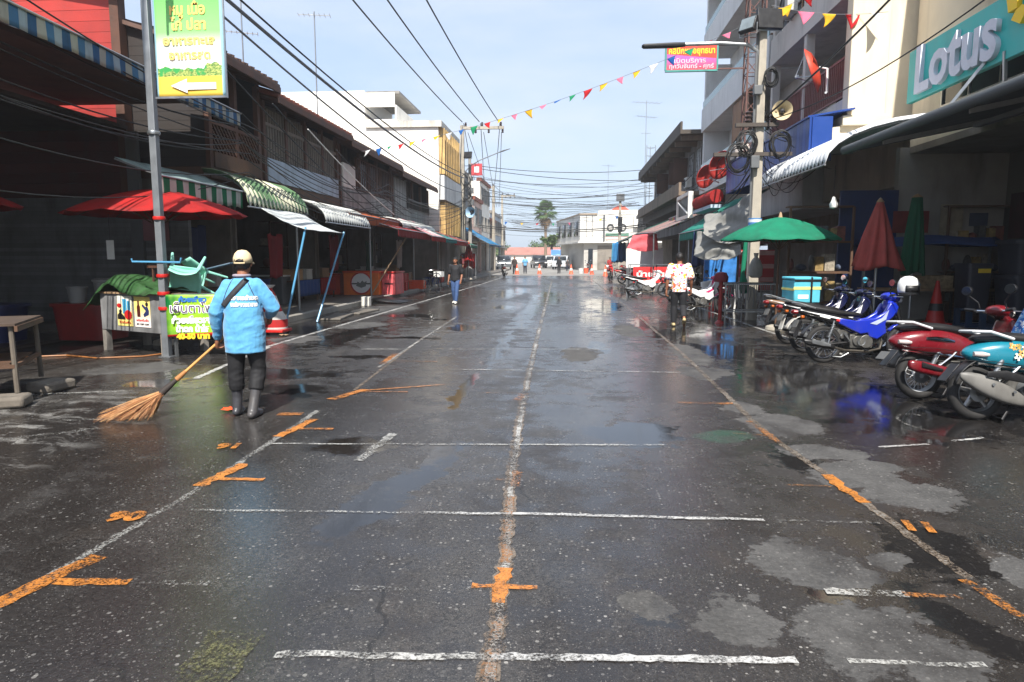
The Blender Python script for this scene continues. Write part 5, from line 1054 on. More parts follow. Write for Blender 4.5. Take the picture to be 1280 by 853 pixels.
# wooden table at the left edge on two stone blocks
wt = thing('work_table', 'rickety weathered wooden table at the left edge with a narrow shelf', 'table', (-6.55, 7.15, 0), radians(-62))
MB().box(-.6, -.4, .86, .6, .4, .885).build('tabletop', mat('dark_old_board', C(74, 60, 50), .8, .25, 4, .4, bump=.3), wt); MB().box(-.6, -.42, .80, .6, -.39, .86).box(-.6, .39, .8, .6, .42, .86).build('apron', WOOD, wt)
for x, y in ((-.55, -.36), (.55, -.36), (.55, .36), (-.55, .36)): MB().tube([(x, y, .13), (x * .96, y * .96, .86)], .028, 8).build('leg', mat('pipe_leg', C(96, 88, 78), .6, .2, 6, .4), wt)
MB().bar((-.55, -.36, .42), (.55, -.36, .42), .04).bar((.55, -.36, .42), (.55, .36, .42), .04).bar((.55, .36, .42), (-.55, .36, .42), .04).build('stretcher', WOOD, wt); MB().box(-.5, -.3, .43, .5, .3, .45).build('shelf', WOOD, wt)
for i, (x, y) in enumerate(((-6.0, 6.7), (-6.2, 7.6))):
    b = MB().box(-.21, -.16, 0, .21, .16, .125); o = b.build('stone_block', mat('broken_concrete', C(112, 104, 94), .9, .2, 5, .3, bump=.6, bscale=14), None, (x, y, 0), bevel=.035); o.rotation_euler = (0, 0, .4 + i); tag(o, ['rough concrete block under the near table leg, at the left edge', 'rough concrete block under the far table leg'][i], 'block', 'blocks under the table')

# ------------------------------------------------------------------ crates, bins, counters in the dark shops
def crate(label, loc, d, m, rz=0, group=None, name='plastic_crate', cat='crate'):
    c = thing(name, label, cat, loc, rz, group); x, y, z = d[0] / 2, d[1] / 2, d[2]; b = MB(); w = .02
    b.box(-x, -y, 0, x, y, .02); n = max(3, int(z / .09))
    for i in range(n):
        za = .02 + (z - .02) * i / n; zb = za + (z - .02) / n * .72
        b.box(-x, -y, za, x, -y + w, zb).box(-x, y - w, za, x, y, zb).box(-x, -y + w, za, -x + w, y - w, zb).box(x - w, -y + w, za, x, y - w, zb)
    b.build('slatted_body', m, c); r = MB()
    for sx in (-1, 1):
        for sy in (-1, 1): r.box(sx * x - .025, sy * y - .025, 0, sx * x + .025, sy * y + .025, z + .003)
    r.box(-x - .012, -y - .012, z, x + .012, -y + .02, z + .03).box(-x - .012, y - .02, z, x + .012, y + .012, z + .03).box(-x - .012, -y + .02, z, -x + .02, y - .02, z + .03).box(x - .02, -y + .02, z, x + .012, y - .02, z + .03).build('rim', m, c); return c
def tub(label, loc, r, h, m, lidm=None, group=None, name='bucket', cat='bucket'):
    c = thing(name, label, cat, loc, 0, group); MB().lathe([(0, .01), (r * .8, 0), (r * .97, h * .9), (r * 1.06, h * .92), (r * 1.06, h), (r * .96, h), (r * .78, .03), (0, .03)], 22).build('shell', m, c)
    if lidm: MB().lathe([(0, h + .03), (r * .9, h + .03), (r * 1.1, h + .005), (r * 1.1, h - .02)], 22).build('lid', lidm, c)
    return c
rc = thing('fish_bin', 'large red plastic bin in the dark shop left of the food cart', 'bin', (-9.0, 12.2, .06)); 
MB().loft([((0, 0, 0), .5, .38), ((0, 0, .62), .56, .42)], 24, 3).build('body', mat('deep_red_plastic', C(120, 20, 18), .45), rc); MB().loft([((0, 0, .62), .6, .46), ((0, 0, .68), .6, .46)], 24, 3).build('rim', MATS['deep_red_plastic'], rc)
bb = dup(rc, (-10.6, 11.6, .06), .1, 'large dark blue plastic bin left of the red bin in the dark shop'); 
for ch in bb.children: ch.data = ch.data.copy(); ch.data.materials[0] = mat('navy_plastic', C(24, 36, 84), .45)
bb2 = dup(bb, (-11.6, 10.2, .06), .3, 'dark blue plastic bin farthest into the dark shop at the left edge', 1.1)
CLEAR = plastic('grey_bagging', C(132, 132, 130), .5)
tub('white bucket with a plastic bag standing on the red bin, left one', (-9.2, 12.1, .74), .17, .3, CLEAR)
tub('taller grey bucket heaped with bagging on the red bin, right one', (-8.78, 12.3, .74), .2, .42, CLEAR, CLEAR)
hs_ = [(-10.9, 13.9, 1.5), (-11.9, 13.9, 1.3)]
pb = thing('paper_notice', 'pinkish paper notice on the dark shutter under the red umbrella', 'notice', (-9.15, 14.55, 1.95)); MB().box(-.35, -.01, 0, .35, .0, .72).build('sheet', mat('dull_pink_paper', C(140, 96, 100), .8), pb)
pb2 = thing('paper_notice', 'narrow white price card hanging below the red umbrella', 'notice', (-8.2, 11.7, 1.55)); MB().box(-.07, -.006, 0, .07, .0, .34).build('card', WHITEPL, pb2); MB().cyl((0, 0, .34), (0, 0, .8), .004, None, 5).build('string', CABLE, pb2)
# chest freezers / counters
def counter(label, loc, d, m, topm, rz=0, name='counter'):
    c = thing(name, label, 'counter', loc, rz); x, y, z = d[0] / 2, d[1] / 2, d[2]; MB().box(-x, -y, .0, x, y, z - .07).build('body', m, c, bevel=.02); MB().box(-x - .03, -y - .03, z - .068, x + .03, y + .03, z).build('top', topm, c, bevel=.015); MB().box(-x * .6, -y - .012, z * .45, x * .6, -y - .001, z * .5).build('handle', DARKMETAL, c); return c
counter('plain orange red chest counter left of the emblem counter', (-9.6, 26.3, .13), (1.5, .9, .82), mat('orange_red_panel', C(216, 70, 38), .45, .06, 3, .1), mat('orange_red_panel', C(216, 70, 38), .45))
ec = counter('orange counter with a big round white emblem facing the street', (-7.95, 26.1, .13), (1.4, .85, .92), mat('orange_yellow_panel', C(236, 120, 40), .45, .12, 2, .1), ORANGEPL)
MB().lathe([(0, 0), (.38, 0), (.38, .01), (0, .012)], 32, (0, -.436, .46), 'y').build('emblem', WHITEPAINT, ec); MB().torus((0, -.44, .46), .4, .025, 'y', 36, 6).build('emblem_ring', REDPAINT, ec)
MB().prism([(-.2, -.1), (-.14, .06), (-.04, .0), (.05, .1), (.12, .03), (.22, .08), (.18, -.12), (0, -.18)], -.451, -.449).build('emblem_figure', mat('grey_figure', C(120, 124, 120), .6), ec).location = (0, 0, .46)
counter('pinkish red patterned counter right of the emblem counter', (-6.95, 26.6, .13), (.55, 1.3, .9), mat('pink_red_panel', C(214, 92, 96), .5, .3, 6, .1), REDPL)
GRP = 'crates piled on the left pavement'
for i, (x, y, z, m, lab) in enumerate(((-7.4, 29.4, .13, REDPL, 'red crate at the bottom of the pile past the counters'), (-7.4, 29.4, .49, REDPL, 'red crate on top of the pile past the counters'), (-6.95, 31.0, .13, ORANGEPL, 'orange red crate alone at the kerb past the pile'), (-7.6, 31.0, .13, PALEWOOD, 'pale wooden crate behind the lone orange one'), (-7.6, 31.0, .49, PALEWOOD, 'pale wooden crate stacked upon the other wooden one'),
     (-7.5, 33.5, .13, GREYPL, 'grey crate on the left pavement under the teal awning'), (-7.3, 36.0, .13, BLUEPL, 'blue crate on the left pavement under the brown red awning'), (-7.6, 39, .13, REDPL, 'red crate below the yellow louvred front'), (-7.6, 39, .5, BLACKPL, 'black crate stacked on the red one below the yellow front'))):
    crate(lab, (x, y, z), (.62, .5, .36), m, rnd.uniform(-.1, .1), GRP)
for i, (x, y, lab) in enumerate(((-9.0, 30.5, 'dim grey freezer cabinet under the deep red awning'), (-9.5, 34, 'dim grey freezer cabinet under the teal awning'), (-9.3, 20.5, 'dim cabinet standing in the dark shop under the ribbed awning'))):
    f = thing('freezer', lab, 'freezer', (x, y, .13)); MB().box(-.6, -.35, 0, .6, .35, .85).build('body', GREYPL, f, bevel=.02); MB().box(-.6, -.35, .855, .6, .35, .9).build('lid', WHITEPL, f, bevel=.01)
for i, (x, y, lab) in enumerate(((-9.6, 18.5, 'dark blue barrel in the shop behind the blue poles'), (-9.0, 19.3, 'dark blue barrel right of the other barrel behind the blue poles'))): tub(lab, (x, y, .13), .3, .85, BLUEPL, BLACKPL, 'barrels behind the blue poles', 'barrel', 'barrel')
sw = thing('white_block', 'small white painted concrete block on the left kerb', 'block', (-6.6, 21.8, 0)); MB().box(-.13, -.13, 0, .13, .13, .3).build('block', WHITEWALL, sw, bevel=.01)
rp_ = thing('kerb_ramp', 'dark sheet ramp laid against the left kerb', 'ramp', (-6.3, 23.6, 0)); b = MB(); b.add([(-.5, -.9, .16), (.6, -.9, .02), (.6, .9, .02), (-.5, .9, .16)], [(0, 1, 2, 3)]); b.build('sheet', DARKMETAL, rp_, solid=.02)
for i, (x, y, l, w, rz) in enumerate(((-6.1, 17.6, 1.8, .5, .12), (-5.9, 19.2, 1.5, .4, -.1))):
    o = MB().box(-w / 2, -l / 2, .005, w / 2, l / 2, .05).build('concrete_slab', PAVE, None, (x, y, 0), bevel=.008); o.rotation_euler = (0, 0, rz); tag(o, ['broken flat concrete slab by the left kerb, nearer one', 'broken flat concrete slab by the left kerb, farther one'][i], 'slab')
rt = thing('shirt_stand', 'bright red shirts hung on a stand by the tall concrete pole', 'clothes stand', (-6.7, 45.2, .13)); MB().bar((-.5, 0, 0), (-.5, 0, 1.7), .04).bar((.5, 0, 0), (.5, 0, 1.7), .04).bar((-.5, 0, 1.68), (.5, 0, 1.68), .04).build('rack', STEEL, rt); MB().grid(lambda u, v: (-.45 + .9 * u, .06 * sin(u * 20), 1.66 - (.9 + .1 * sin(u * 9)) * v), 30, 8).build('shirts', REDCL, rt, solid=.03)

# right side: dim stall things
bnb = thing('wire_screen', 'rusty wire mesh screen on the right pavement beside the traffic cone', 'screen', (8.6, 16.2, .13)); MB().box(-.02, -.02, 0, .02, .02, 1.1).box(1.38, -.02, 0, 1.42, .02, 1.1).box(.02, -.02, 0, 1.38, .02, .04).box(.02, -.02, 1.06, 1.38, .02, 1.1).build('frame', DARKMETAL, bnb)
b = MB()
for i in range(1, 20): b.bar((i * .07, 0, .04), (i * .07, 0, 1.06), .006)
for i in range(1, 15): b.bar((.02, 0, i * .07), (1.38, 0, i * .07), .006)
b.build('mesh', mat('rusty_wire', C(120, 96, 76), .7), bnb)
cb = thing('brown_cabinet', 'low brown cabinet behind the wire screen', 'cabinet', (9.0, 17.0 - .4, .13)); MB().box(-.2, -.02, 0, 1.2, .25, 1.05).build('body', DARKWOOD, cb, bevel=.01); MB().box(-.18, -.03, .1, .48, -.021, .95).box(.52, -.03, .1, 1.18, -.021, .95).build('door', DARKWOOD, cb)
DBIN = plastic('dark_bin_plastic', C(42, 44, 56), .5); YT = plastic('yellow_tag', C(236, 200, 60), .5)
pal = thing('pallet', 'dark blue wooden pallet standing on the right pavement under the storage bins', 'pallet', (9.0, 14.9, .13))
b = MB()
for i in range(5): b.box(-.75, -.5 + i * .22, .34, .75, -.36 + i * .22, .38)
for y in (-.5, -.02, .42): b.box(-.75, y, .0, .75, y + .08, .06)
for x in (-.75, -.05, .65):
    for y in (-.5, -.02, .42): b.box(x, y, .061, x + .1, y + .08, .339)
b.build('slats', mat('dark_blue_wood', C(30, 58, 88), .7, .2, 4, .3), pal)
def storage(label, loc, d, tagx):
    c = thing('storage_bin', label, 'storage bin', loc, 0, 'dark storage bins on the right pavement'); x, y, z = d
    MB().loft([((0, 0, 0), x * .44, y * .44), ((0, 0, z - .08), x * .5, y * .5)], 24, 4).build('body', DBIN, c); MB().loft([((0, 0, z - .079), x * .54, y * .54), ((0, 0, z), x * .53, y * .53)], 24, 4).build('lid', DBIN, c); MB().box(-.12 + tagx, -y * .5 - .03, z - .2, .12 + tagx, -y * .5 - .005, z - .11).build('latch', YT, c)
storage('dark lidded storage bin with yellow latch, lower of the stack on the blue pallet', (9.35, 14.85, .51), (.95, .8, .72), -.1); storage('dark lidded storage bin with yellow latch, upper of the stack on the blue pallet', (9.35, 14.85, 1.235), (.95, .8, .7), .1)
storage('dark storage bin with pale tag standing left behind the stacked ones', (8.55, 15.35, .51), (.5, .6, .95), .05)
storage('dark storage bin at the right edge beside the stack', (10.0, 15.6, .13), (.4, .7, 1.5), 0)
traffic_cone('traffic_cone', 'red traffic cone with a dark band on the right pavement by the white helmet', (7.98, 15.6, .13), .95, .2, REDPL, [(.3, .46, BLACKPL)], sq=.24)
bt = thing('stall_table', 'low table with blue cloth roof in the dim shop behind the closed umbrellas', 'stall', (7.9, 17.0 - .7, .13))
for x in (-1.2, 1.5): MB().bar((x, 0, 0), (x, 0, 1.9), .05).build('post', STEEL, bt)
MB().grid(lambda u, v: (-1.3 + 2.9 * u, -.5 + 1.0 * v, 1.92 - .2 * abs(v - .5) * 2 - .03 * sin(u * 9)), 14, 6).build('roof_cloth', cloth('blue_stall_cloth', C(50, 80, 140), .2), bt, solid=.01); MB().box(-1.2, -.3, .7, 1.5, .3, .76).build('counter', PALEWOOD, bt); MB().box(-.3, -.32, .765, .6, .2, 1.05).build('goods', mat('mixed_goods', C(150, 130, 100), .7, .5, 14, .2), bt)
lb = thing('hanging_bulb', 'white hanging lamp bulb under the ribbed awning on the right', 'lamp', (5.55, 15.2, 2.75)); MB().lathe([(0, -.16), (.07, -.12), (.085, -.05), (.05, .02), (.03, .1), (0, .11)], 16).build('bulb', WHITEPL, lb); MB().cyl((0, 0, .1), (0, 0, .75), .006, None, 5).build('cord', CABLE, lb)
bg_ = thing('plastic_bag', 'bulging grey white plastic bag hanging under the green umbrella', 'bag', (4.45, 16.9, 1.35)); MB().loft([((0, 0, -.32), .12, .08), ((0, 0, -.25), .2, .13), ((0, 0, 0), .21, .14), ((0, 0, .2), .13, .1), ((0, 0, .3), .05, .04), ((0, 0, .42), .08, .05)], 14).build('bag', cloth('milky_bag', C(190, 188, 184), .4), bg_); bg_.scale = (.8,) * 3
stand = thing('metal_rack', 'grey metal rack frame cluttered with hanging strings under the green umbrella', 'rack', (4.3, 16.9, 0))
b = MB()
for x in (-.6, .6):
    for y in (-.3, .3): b.bar((x, y, 0), (x, y, .95), .03)
for z in (.3, .95): b.bar((-.6, -.3, z), (.6, -.3, z), .03).bar((-.6, .3, z), (.6, .3, z), .03).bar((-.6, -.3, z), (-.6, .3, z), .03).bar((.6, -.3, z), (.6, .3, z), .03)
b.build('frame', STEEL, stand)
b = MB()
for i in range(26): x = -.55 + i * .044; b.tube([(x, -.31, .95), (x + rnd.uniform(-.03, .03), -.33, .7), (x + rnd.uniform(-.06, .06), -.31, .35 + rnd.uniform(0, .3))], .012, 5)
b.build('strings', mat('grey_strings', C(120, 118, 116), .8), stand); MB().box(-.58, -.28, .96, .58, .28, .98).build('shelf', DARKMETAL, stand)
rbx = thing('red_post_barrier', 'short red post standing at the end of the metal rack', 'post', (3.62, 16.75, 0)); MB().lathe([(.12, 0), (.1, .04), (.045, .08), (.045, 1.0), (0, 1.02)], 14).build('post', mat('dark_red_paint', C(150, 34, 30), .5), rbx); MB().lathe([(.0, 1.021), (.16, 1.0), (.17, 1.12), (.12, 1.22), (0, 1.24)], 12).build('bag_top', mat('maroon_bag', C(110, 24, 34), .7), rbx)
PS = plastic('white_chair_plastic', C(216, 214, 208), .45)
for i, (x, y, rz, lab) in enumerate(((4.15, 20.4, .3, 'white plastic chair by the pink scooter, nearer one'), (4.5, 21.4, .2, 'white plastic chair by the pink scooter, farther one'), (5.0, 20.2, -.2, 'white plastic chair nearest the pole behind the rack'))): plastic_chair('plastic_chair', lab, PS, (x, y, 0), (0, 0, rz), 'white plastic chairs at the right stalls')
bp = thing('display_board', 'blue advertising panel below the grey tarp on the right', 'panel', (4.75, 22.2, .75)); MB().box(-.5, -.03, 0, .5, .03, 1.1).build('board', mat('blue_print', C(50, 120, 190), .5, .3, 5, .1), bp); MB().bar((-.48, 0, -.75), (-.48, 0, 0), .05).bar((.48, 0, -.75), (.48, 0, 0), .05).build('legs', STEEL, bp)
rpn = thing('price_board', 'red panel with pale bands right of the blue advertising panel', 'panel', (5.55, 21.0, .6)); MB().box(-.5, -.03, 0, .5, .03, 1.2).build('board', mat('red_print', C(176, 30, 34), .5, .1, 4, .1, stripes=(2, .13, [C(176, 30, 34), C(200, 150, 140)])), rpn); MB().bar((-.48, 0, -.6), (-.48, 0, 0), .05).bar((.48, 0, -.6), (.48, 0, 0), .05).build('legs', STEEL, rpn)
tcu = thing('rolled_umbrella', 'thin teal rolled umbrella leaning on the right hand pole', 'umbrella', (4.25, 17.3, .7)); MB().loft([((.05, 0, 1.5), .04, .04), ((.03, 0, .9), .06, .06), ((0, 0, .5), .05, .05), ((.04, -.05, .12), .13, .1), ((.05, -.05, 0), .1, .08)], 12).build('cloth', GRCL, tcu); MB().cyl((0, 0, -.7), (.05, 0, 1.6), .015, None, 6).build('shaft', STEEL, tcu)
dc = thing('drink_counter', 'low red and white fronted drinks stall with framed glass, far right', 'stall', (3.55, 31.0, 0)); MB().box(-.9, -.4, .1, .9, .4, .6).build('body', GREYPL, dc); MB().box(-.75, -.43, .45, .75, -.401, 1.15).build('sign_panel', mat('red_white_panel', C(220, 50, 50), .5), dc); text('lettering', 'น้ำเย็น', .3, WHITEPAINT, dc, (0, -.436, .82), width=1.2, off=.01)
b = MB(); [b.bar((x, y, .6), (x, y, 1.25), .03) for x in (-.88, .88) for y in (-.38, .38)]; b.bar((-.88, -.38, 1.25), (.88, -.38, 1.25), .03).bar((-.88, .38, 1.25), (.88, .38, 1.25), .03).build('frame', STEEL, dc)
for i, (x, y, z, m, lab) in enumerate(((5.2, 33, 0, ORANGEPL, 'orange crate under the pink tarp awning'), (5.4, 25.4, .13 - .13, REDPL, 'red crate under the teal awning'), (4.7, 40.5, 0, BLUEPL, 'blue crate under the dark green tarp'), (4.4, 43.5, 0, REDPL, 'red crate under the dark green tarp'))): crate(lab, (x, y, z), (.7, .55, .5), m, 0, 'crates at the right stalls')
# dim stock in the shop behind the motorcycles
shf = thing('stock_shelf', 'dim mesh fronted shelf full of goods in the shop left of the faded umbrella', 'shelf', (5.75, 17.0 - .6, .13)); b = MB()
for x in (-.7, .7): b.bar((x, 0, 0), (x, 0, 2.6), .05)
for z in (.4, 1.1, 1.8, 2.6): b.bar((-.7, 0, z), (.7, 0, z), .04).box(-.7, .05, z, .7, .4, z + .03)
b.build('frame', WOOD, shf); g_ = MB()
for z in (.44, 1.14, 1.84):
    x = -.65
    while x < .55: w = rnd.uniform(.1, .24); hgt = rnd.uniform(.15, .5); g_.m(rnd.randrange(5)); (g_.box(x, .08 + rnd.uniform(0, .05), z, x + w, .36, z + hgt) if rnd.random() < .55 else g_.ball((x + w / 2, .2, z + hgt * .42), (w * .55, .13, hgt * .45), 10, 7)); x += w + rnd.uniform(.01, .06)
g_.build('goods', [mat('goods_%d' % i, c, .6, .35, 14, .25) for i, c in enumerate((C(120, 70, 60), C(160, 150, 134), C(70, 80, 100), C(150, 126, 80), C(84, 84, 84)))], shf)['kind'] = 'stuff'; shf2 = dup(shf, (5.6, 21.8, .13), radians(-90), 'dim shelf full of goods behind the red panel on the right')
bd = thing('blue_door', 'dark blue door panel in the shop wall behind the faded umbrella', 'door', (7.0, 16.86, .13)); MB().box(-.7, -.03, 0, .6, .03, 3.0).build('leaf', mat('navy_door', C(24, 48, 96), .5), bd); MB().box(.0, -.036, 1.35, .16, -.031, 1.65).build('notice', WHITEPL, bd)
nb = thing('shop_board', 'dark menu board with a faint red pattern on the right shop wall', 'board', (9.9, 14.6, 2.0)); MB().box(-.03, -1.9, 0, .02, 1.9, 1.0).build('board', mat('dark_red_print', C(70, 40, 44), .5, .5, 4, .3), nb)

# dim things deep in the left hand shops
def market_table(label, loc, rz, L_, m, cloth_m=None):
    c = thing('market_table', label, 'table', loc, rz, 'market tables in the left shops'); MB().box(-L_ / 2, -.35, .68, L_ / 2, .35, .72).build('tabletop', m, c)
    for x in (-L_ / 2 + .05, L_ / 2 - .05):
        for y in (-.3, .3): MB().box(x - .025, y - .025, 0, x + .025, y + .025, .68).build('leg', WOOD, c)
    if cloth_m: MB().grid(lambda u, v: ((u - .5) * L_ * 1.02, -.365 - .012 * sin(u * 40), .73 - .5 * v), 30, 4).build('table_skirt', cloth_m, c, solid=.005)
    return c
for i, (x, y, rz, l, lab, cm) in enumerate(((-8.9, 16.0, 90, 1.6, 'market table nearest in the dark shop behind the blue poles', None), (-8.7, 21.4, 90, 1.8, 'market table with blue skirt beside the orange red counter', cloth('blue_stall_cloth', C(50, 80, 140), .2)), (-9.0, 24.0, 90, 1.5, 'market table with red skirt beside the orange red counter', REDCL), (-8.4, 28.2, 90, 1.6, 'market table between the counters and the crates', None), (-8.6, 33.2, 90, 1.8, 'market table under the teal awning', None))):
    market_table(lab, (x, y, .13), radians(rz), l, WOOD, cm)
for i, (x, y, z, c_, lab) in enumerate(((-8.9, 15.6, .86, C(170, 134, 94), 'cardboard box on the nearest market table behind the blue poles'), (-8.9, 16.3, .86, C(190, 188, 180), 'white foam box on the nearest market table behind the blue poles'), (-8.7, 21.0, .86, C(176, 140, 100), 'cardboard box on the blue skirted market table'), (-8.7, 21.8, .86, C(200, 198, 190), 'white foam box on the blue skirted market table'), (-9.0, 24.2, .86, C(170, 140, 110), 'cardboard box on the red skirted market table'), (-8.4, 28.0, .86, C(206, 204, 198), 'white foam box on the table past the counters'), (-8.6, 33.0, .86, C(166, 130, 92), 'cardboard box on the table under the teal awning'))):
    b_ = thing('packing_box', lab, 'box', (x, y, z), rnd.uniform(-.3, .3)); m_ = mat('box_%d' % i, c_, .8, .1, 4, .15); MB().box(-.24, -.2, 0, .24, .2, .3).build('carton', m_, b_, bevel=.008); MB().box(-.25, -.21, .302, .25, .21, .34).build('lid', m_, b_, bevel=.006)
for i, (x, y, lab) in enumerate(((-9.6, 17.0, 'dim goods shelf at the back behind the blue poles'), (-9.8, 22.6, 'dim goods shelf at the back above the orange red counter'), (-9.8, 29.0, 'dim goods shelf at the back past the pinkish counter'), (-9.8, 34.5, 'dim goods shelf at the back under the teal awning'))): dup(shf, (x, y, .13), radians(90), lab)
for i, (x, y, z, c_, lab) in enumerate(((-8.2, 18.6, 2.2, C(150, 40, 44), 'dark red cloth hanging inside the shop beside the second blue pole'), (-8.0, 22.8, 2.3, C(120, 30, 40), 'dark red curtain hanging above the counters'), (-8.2, 27.6, 2.2, C(40, 80, 60), 'dark green cloth hanging above the pinkish counter'), (-7.6, 30.2, 2.3, C(206, 200, 196), 'clear plastic sheet hanging by the deep red awning'), (-8.6, 15.2, 2.3, C(60, 70, 110), 'dark blue cloth hanging under the green ribbed awning'))):
    d = thing('hanging_cloth', lab, 'cloth', (x, y, z)); MB().grid(lambda u, v: (.04 * sin(u * 14 + v * 2), (u - .5) * .9, -1.2 * v + .04 * sin(u * 9)), 20, 10).build('cloth', cloth('hung_%d' % i, c_, .25), d, solid=.008)
for i, (x, y, lab) in enumerate(((-7.25, 17.85, 'thin steel post between the ribbed awnings'), (-7.25, 24.6, 'thin steel post beside the emblem counter'), (-7.25, 31.6, 'thin steel post by the wooden crates'), (-7.25, 37.5, 'thin steel post under the brown red awning'))):
    p_ = thing('awning_post', lab, 'post', (x, y, .13), 0, 'steel posts under the left awnings'); MB().cyl((0, 0, 0), (0, 0, 2.6), .035, None, 10).build('shaft', STEEL, p_); MB().box(-.08, -.08, 0, .08, .08, .012).build('base_plate', STEEL, p_)

dup(shf, (9.65, 11.2, .13), radians(-90), 'dim goods shelf at the back of the right shop, nearer than the storage bins'); dup(shf, (9.3, 16.55, .13), 0, 'dim goods shelf in the right shop behind the dark storage bins')
dup(shf, (6.4, 26.0, .13), radians(-90), 'dim goods shelf deep under the teal awning on the right'); dup(shf, (6.2, 33.5, .13), radians(-90), 'dim goods shelf deep under the pink tarp awning')
for i, (x, z, w_, h_, c_, lab) in enumerate(((7.9, 2.15, .8, .5, C(120, 44, 40), 'dull red menu card on the right shop wall'), (8.8, 2.1, .5, .7, C(150, 140, 120), 'pale menu card on the right shop wall'), (9.4, 2.3, .4, .3, C(60, 70, 90), 'small blue card on the right shop wall'))):
    d = thing('menu_card', lab, 'card', (x, 16.84, z), 0); MB().box(-w_ / 2, -.02, 0, w_ / 2, 0, h_).build('board', mat('card_%d' % i, c_, .6, .3, 5, .2), d)
# ------------------------------------------------------------------ motorcycles (x forward, rear axle above the origin)
MIRROR = mat('mirror_glass', C(220, 230, 240), .04, .02, 2, 0, metal=1)
LAMPGL = mat('clear_lamp', C(226, 226, 222), .1, .04, 3, 0, coat=.5); REDLAMP = mat('red_lamp', C(120, 12, 16), .15, .04, 3, 0, coat=.5)
SEATM = mat('black_seat_vinyl', C(30, 29, 30), .45, .1, 6, .12, bump=.12, bscale=40)
ENGM = mat('engine_alloy', C(120, 118, 114), .45, .18, 10, .35, metal=.7); PLATE = mat('number_plate', C(96, 95, 92), .5, .05, 6, .2)
EXH = mat('heat_dulled_steel', C(112, 106, 98), .4, .2, 8, .35, metal=.8)
def wheel(par, x, r, tyre=.05, spoke=True, rimm=None, w=.6):
    t_ = MB().torus((x, 0, r), r - tyre, tyre, 'y', 44, 12, w * 1.35).build('wheel', RUBBER, par)
    b = MB().torus((x, 0, r), r - tyre * 1.75, tyre * .36, 'y', 44, 8, 2.2); b.cyl((x, -.05, r), (x, .05, r), .045)
    b.build('rim', rimm or CHROME, t_)
    s_ = MB(); R = r - tyre * 1.8
    if spoke:
        for i in range(28):
            a = 2 * pi * i / 28; e = a + (.5 if i % 2 else -.5); yy = .035 if i % 4 < 2 else -.035
            s_.bar((x + .042 * cos(e), yy, r + .042 * sin(e)), (x + R * cos(a), yy * .2, r + R * sin(a)), .0045)
    else:
        for i in range(5):
            a = 2 * pi * i / 5 + .3; s_.loft([((x + .03 * cos(a), 0, r + .03 * sin(a)), .03, .022, (-sin(a), 0, cos(a)), (0, 1, 0)), ((x + R * .97 * cos(a), 0, r + R * .97 * sin(a)), .016, .018, (-sin(a), 0, cos(a)), (0, 1, 0))], 8, 1.5)
    s_.build('spokes', rimm or CHROME, t_)
    d = MB(); d.lathe([(.03, -.052), (.085, -.05), (.085, -.056), (.03, -.058)], 24, (x, 0, r), 'y'); d.build('brake_disc', STEEL, t_)
    return t_
def mirror(par, base, tip, r=.062):
    b = MB().tube([base, (base[0] - .02, base[1], base[2] + .07), (tip[0], tip[1], tip[2] - .04)], .009, 7).build('mirror', BLACKPL, par)
    g = MB().loft([((0, 0, 0), r, r * .68), ((.0, 0, 0.018), r * 1.02, r * .7), ((0, 0, .035), r * .7, r * .5)], 22, 1, (0, 1, 0), (0, 0, 1)); 
    g = MB()
    for sx, k in ((-.012, .96), (-.006, 1.02), (.02, .9), (.035, .5)): g.v += [(tip[0] + sx, tip[1] + r * 1.2 * k * cos(a), tip[2] + r * .8 * k * sin(a)) for a in (2 * pi * j / 22 for j in range(22))]
    for i in range(3): g.f += [(i * 22 + j, i * 22 + (j + 1) % 22, (i + 1) * 22 + (j + 1) % 22, (i + 1) * 22 + j) for j in range(22)]
    g.f += [tuple(range(66, 88))]; g.mi = [0] * len(g.f); g.build('mirror_shell', BLACKPL, b)
    MB().lathe([(0, 0), (1, 0)], 22).build('x', MIRROR) if False else None
    q = MB(); q.v = [(tip[0] - .0125, tip[1] + r * 1.14 * cos(a), tip[2] + r * .76 * sin(a)) for a in (2 * pi * j / 22 for j in range(22))]; q.f = [tuple(range(22))]; q.mi = [0]; q.build('mirror_glass', MIRROR, b)
def loftx(secs, n=18, p=1.2):
    return MB().loft([((x, 0, z), wy, hz) for x, z, wy, hz in secs], n, p, (0, 1, 0), (0, 0, 1))
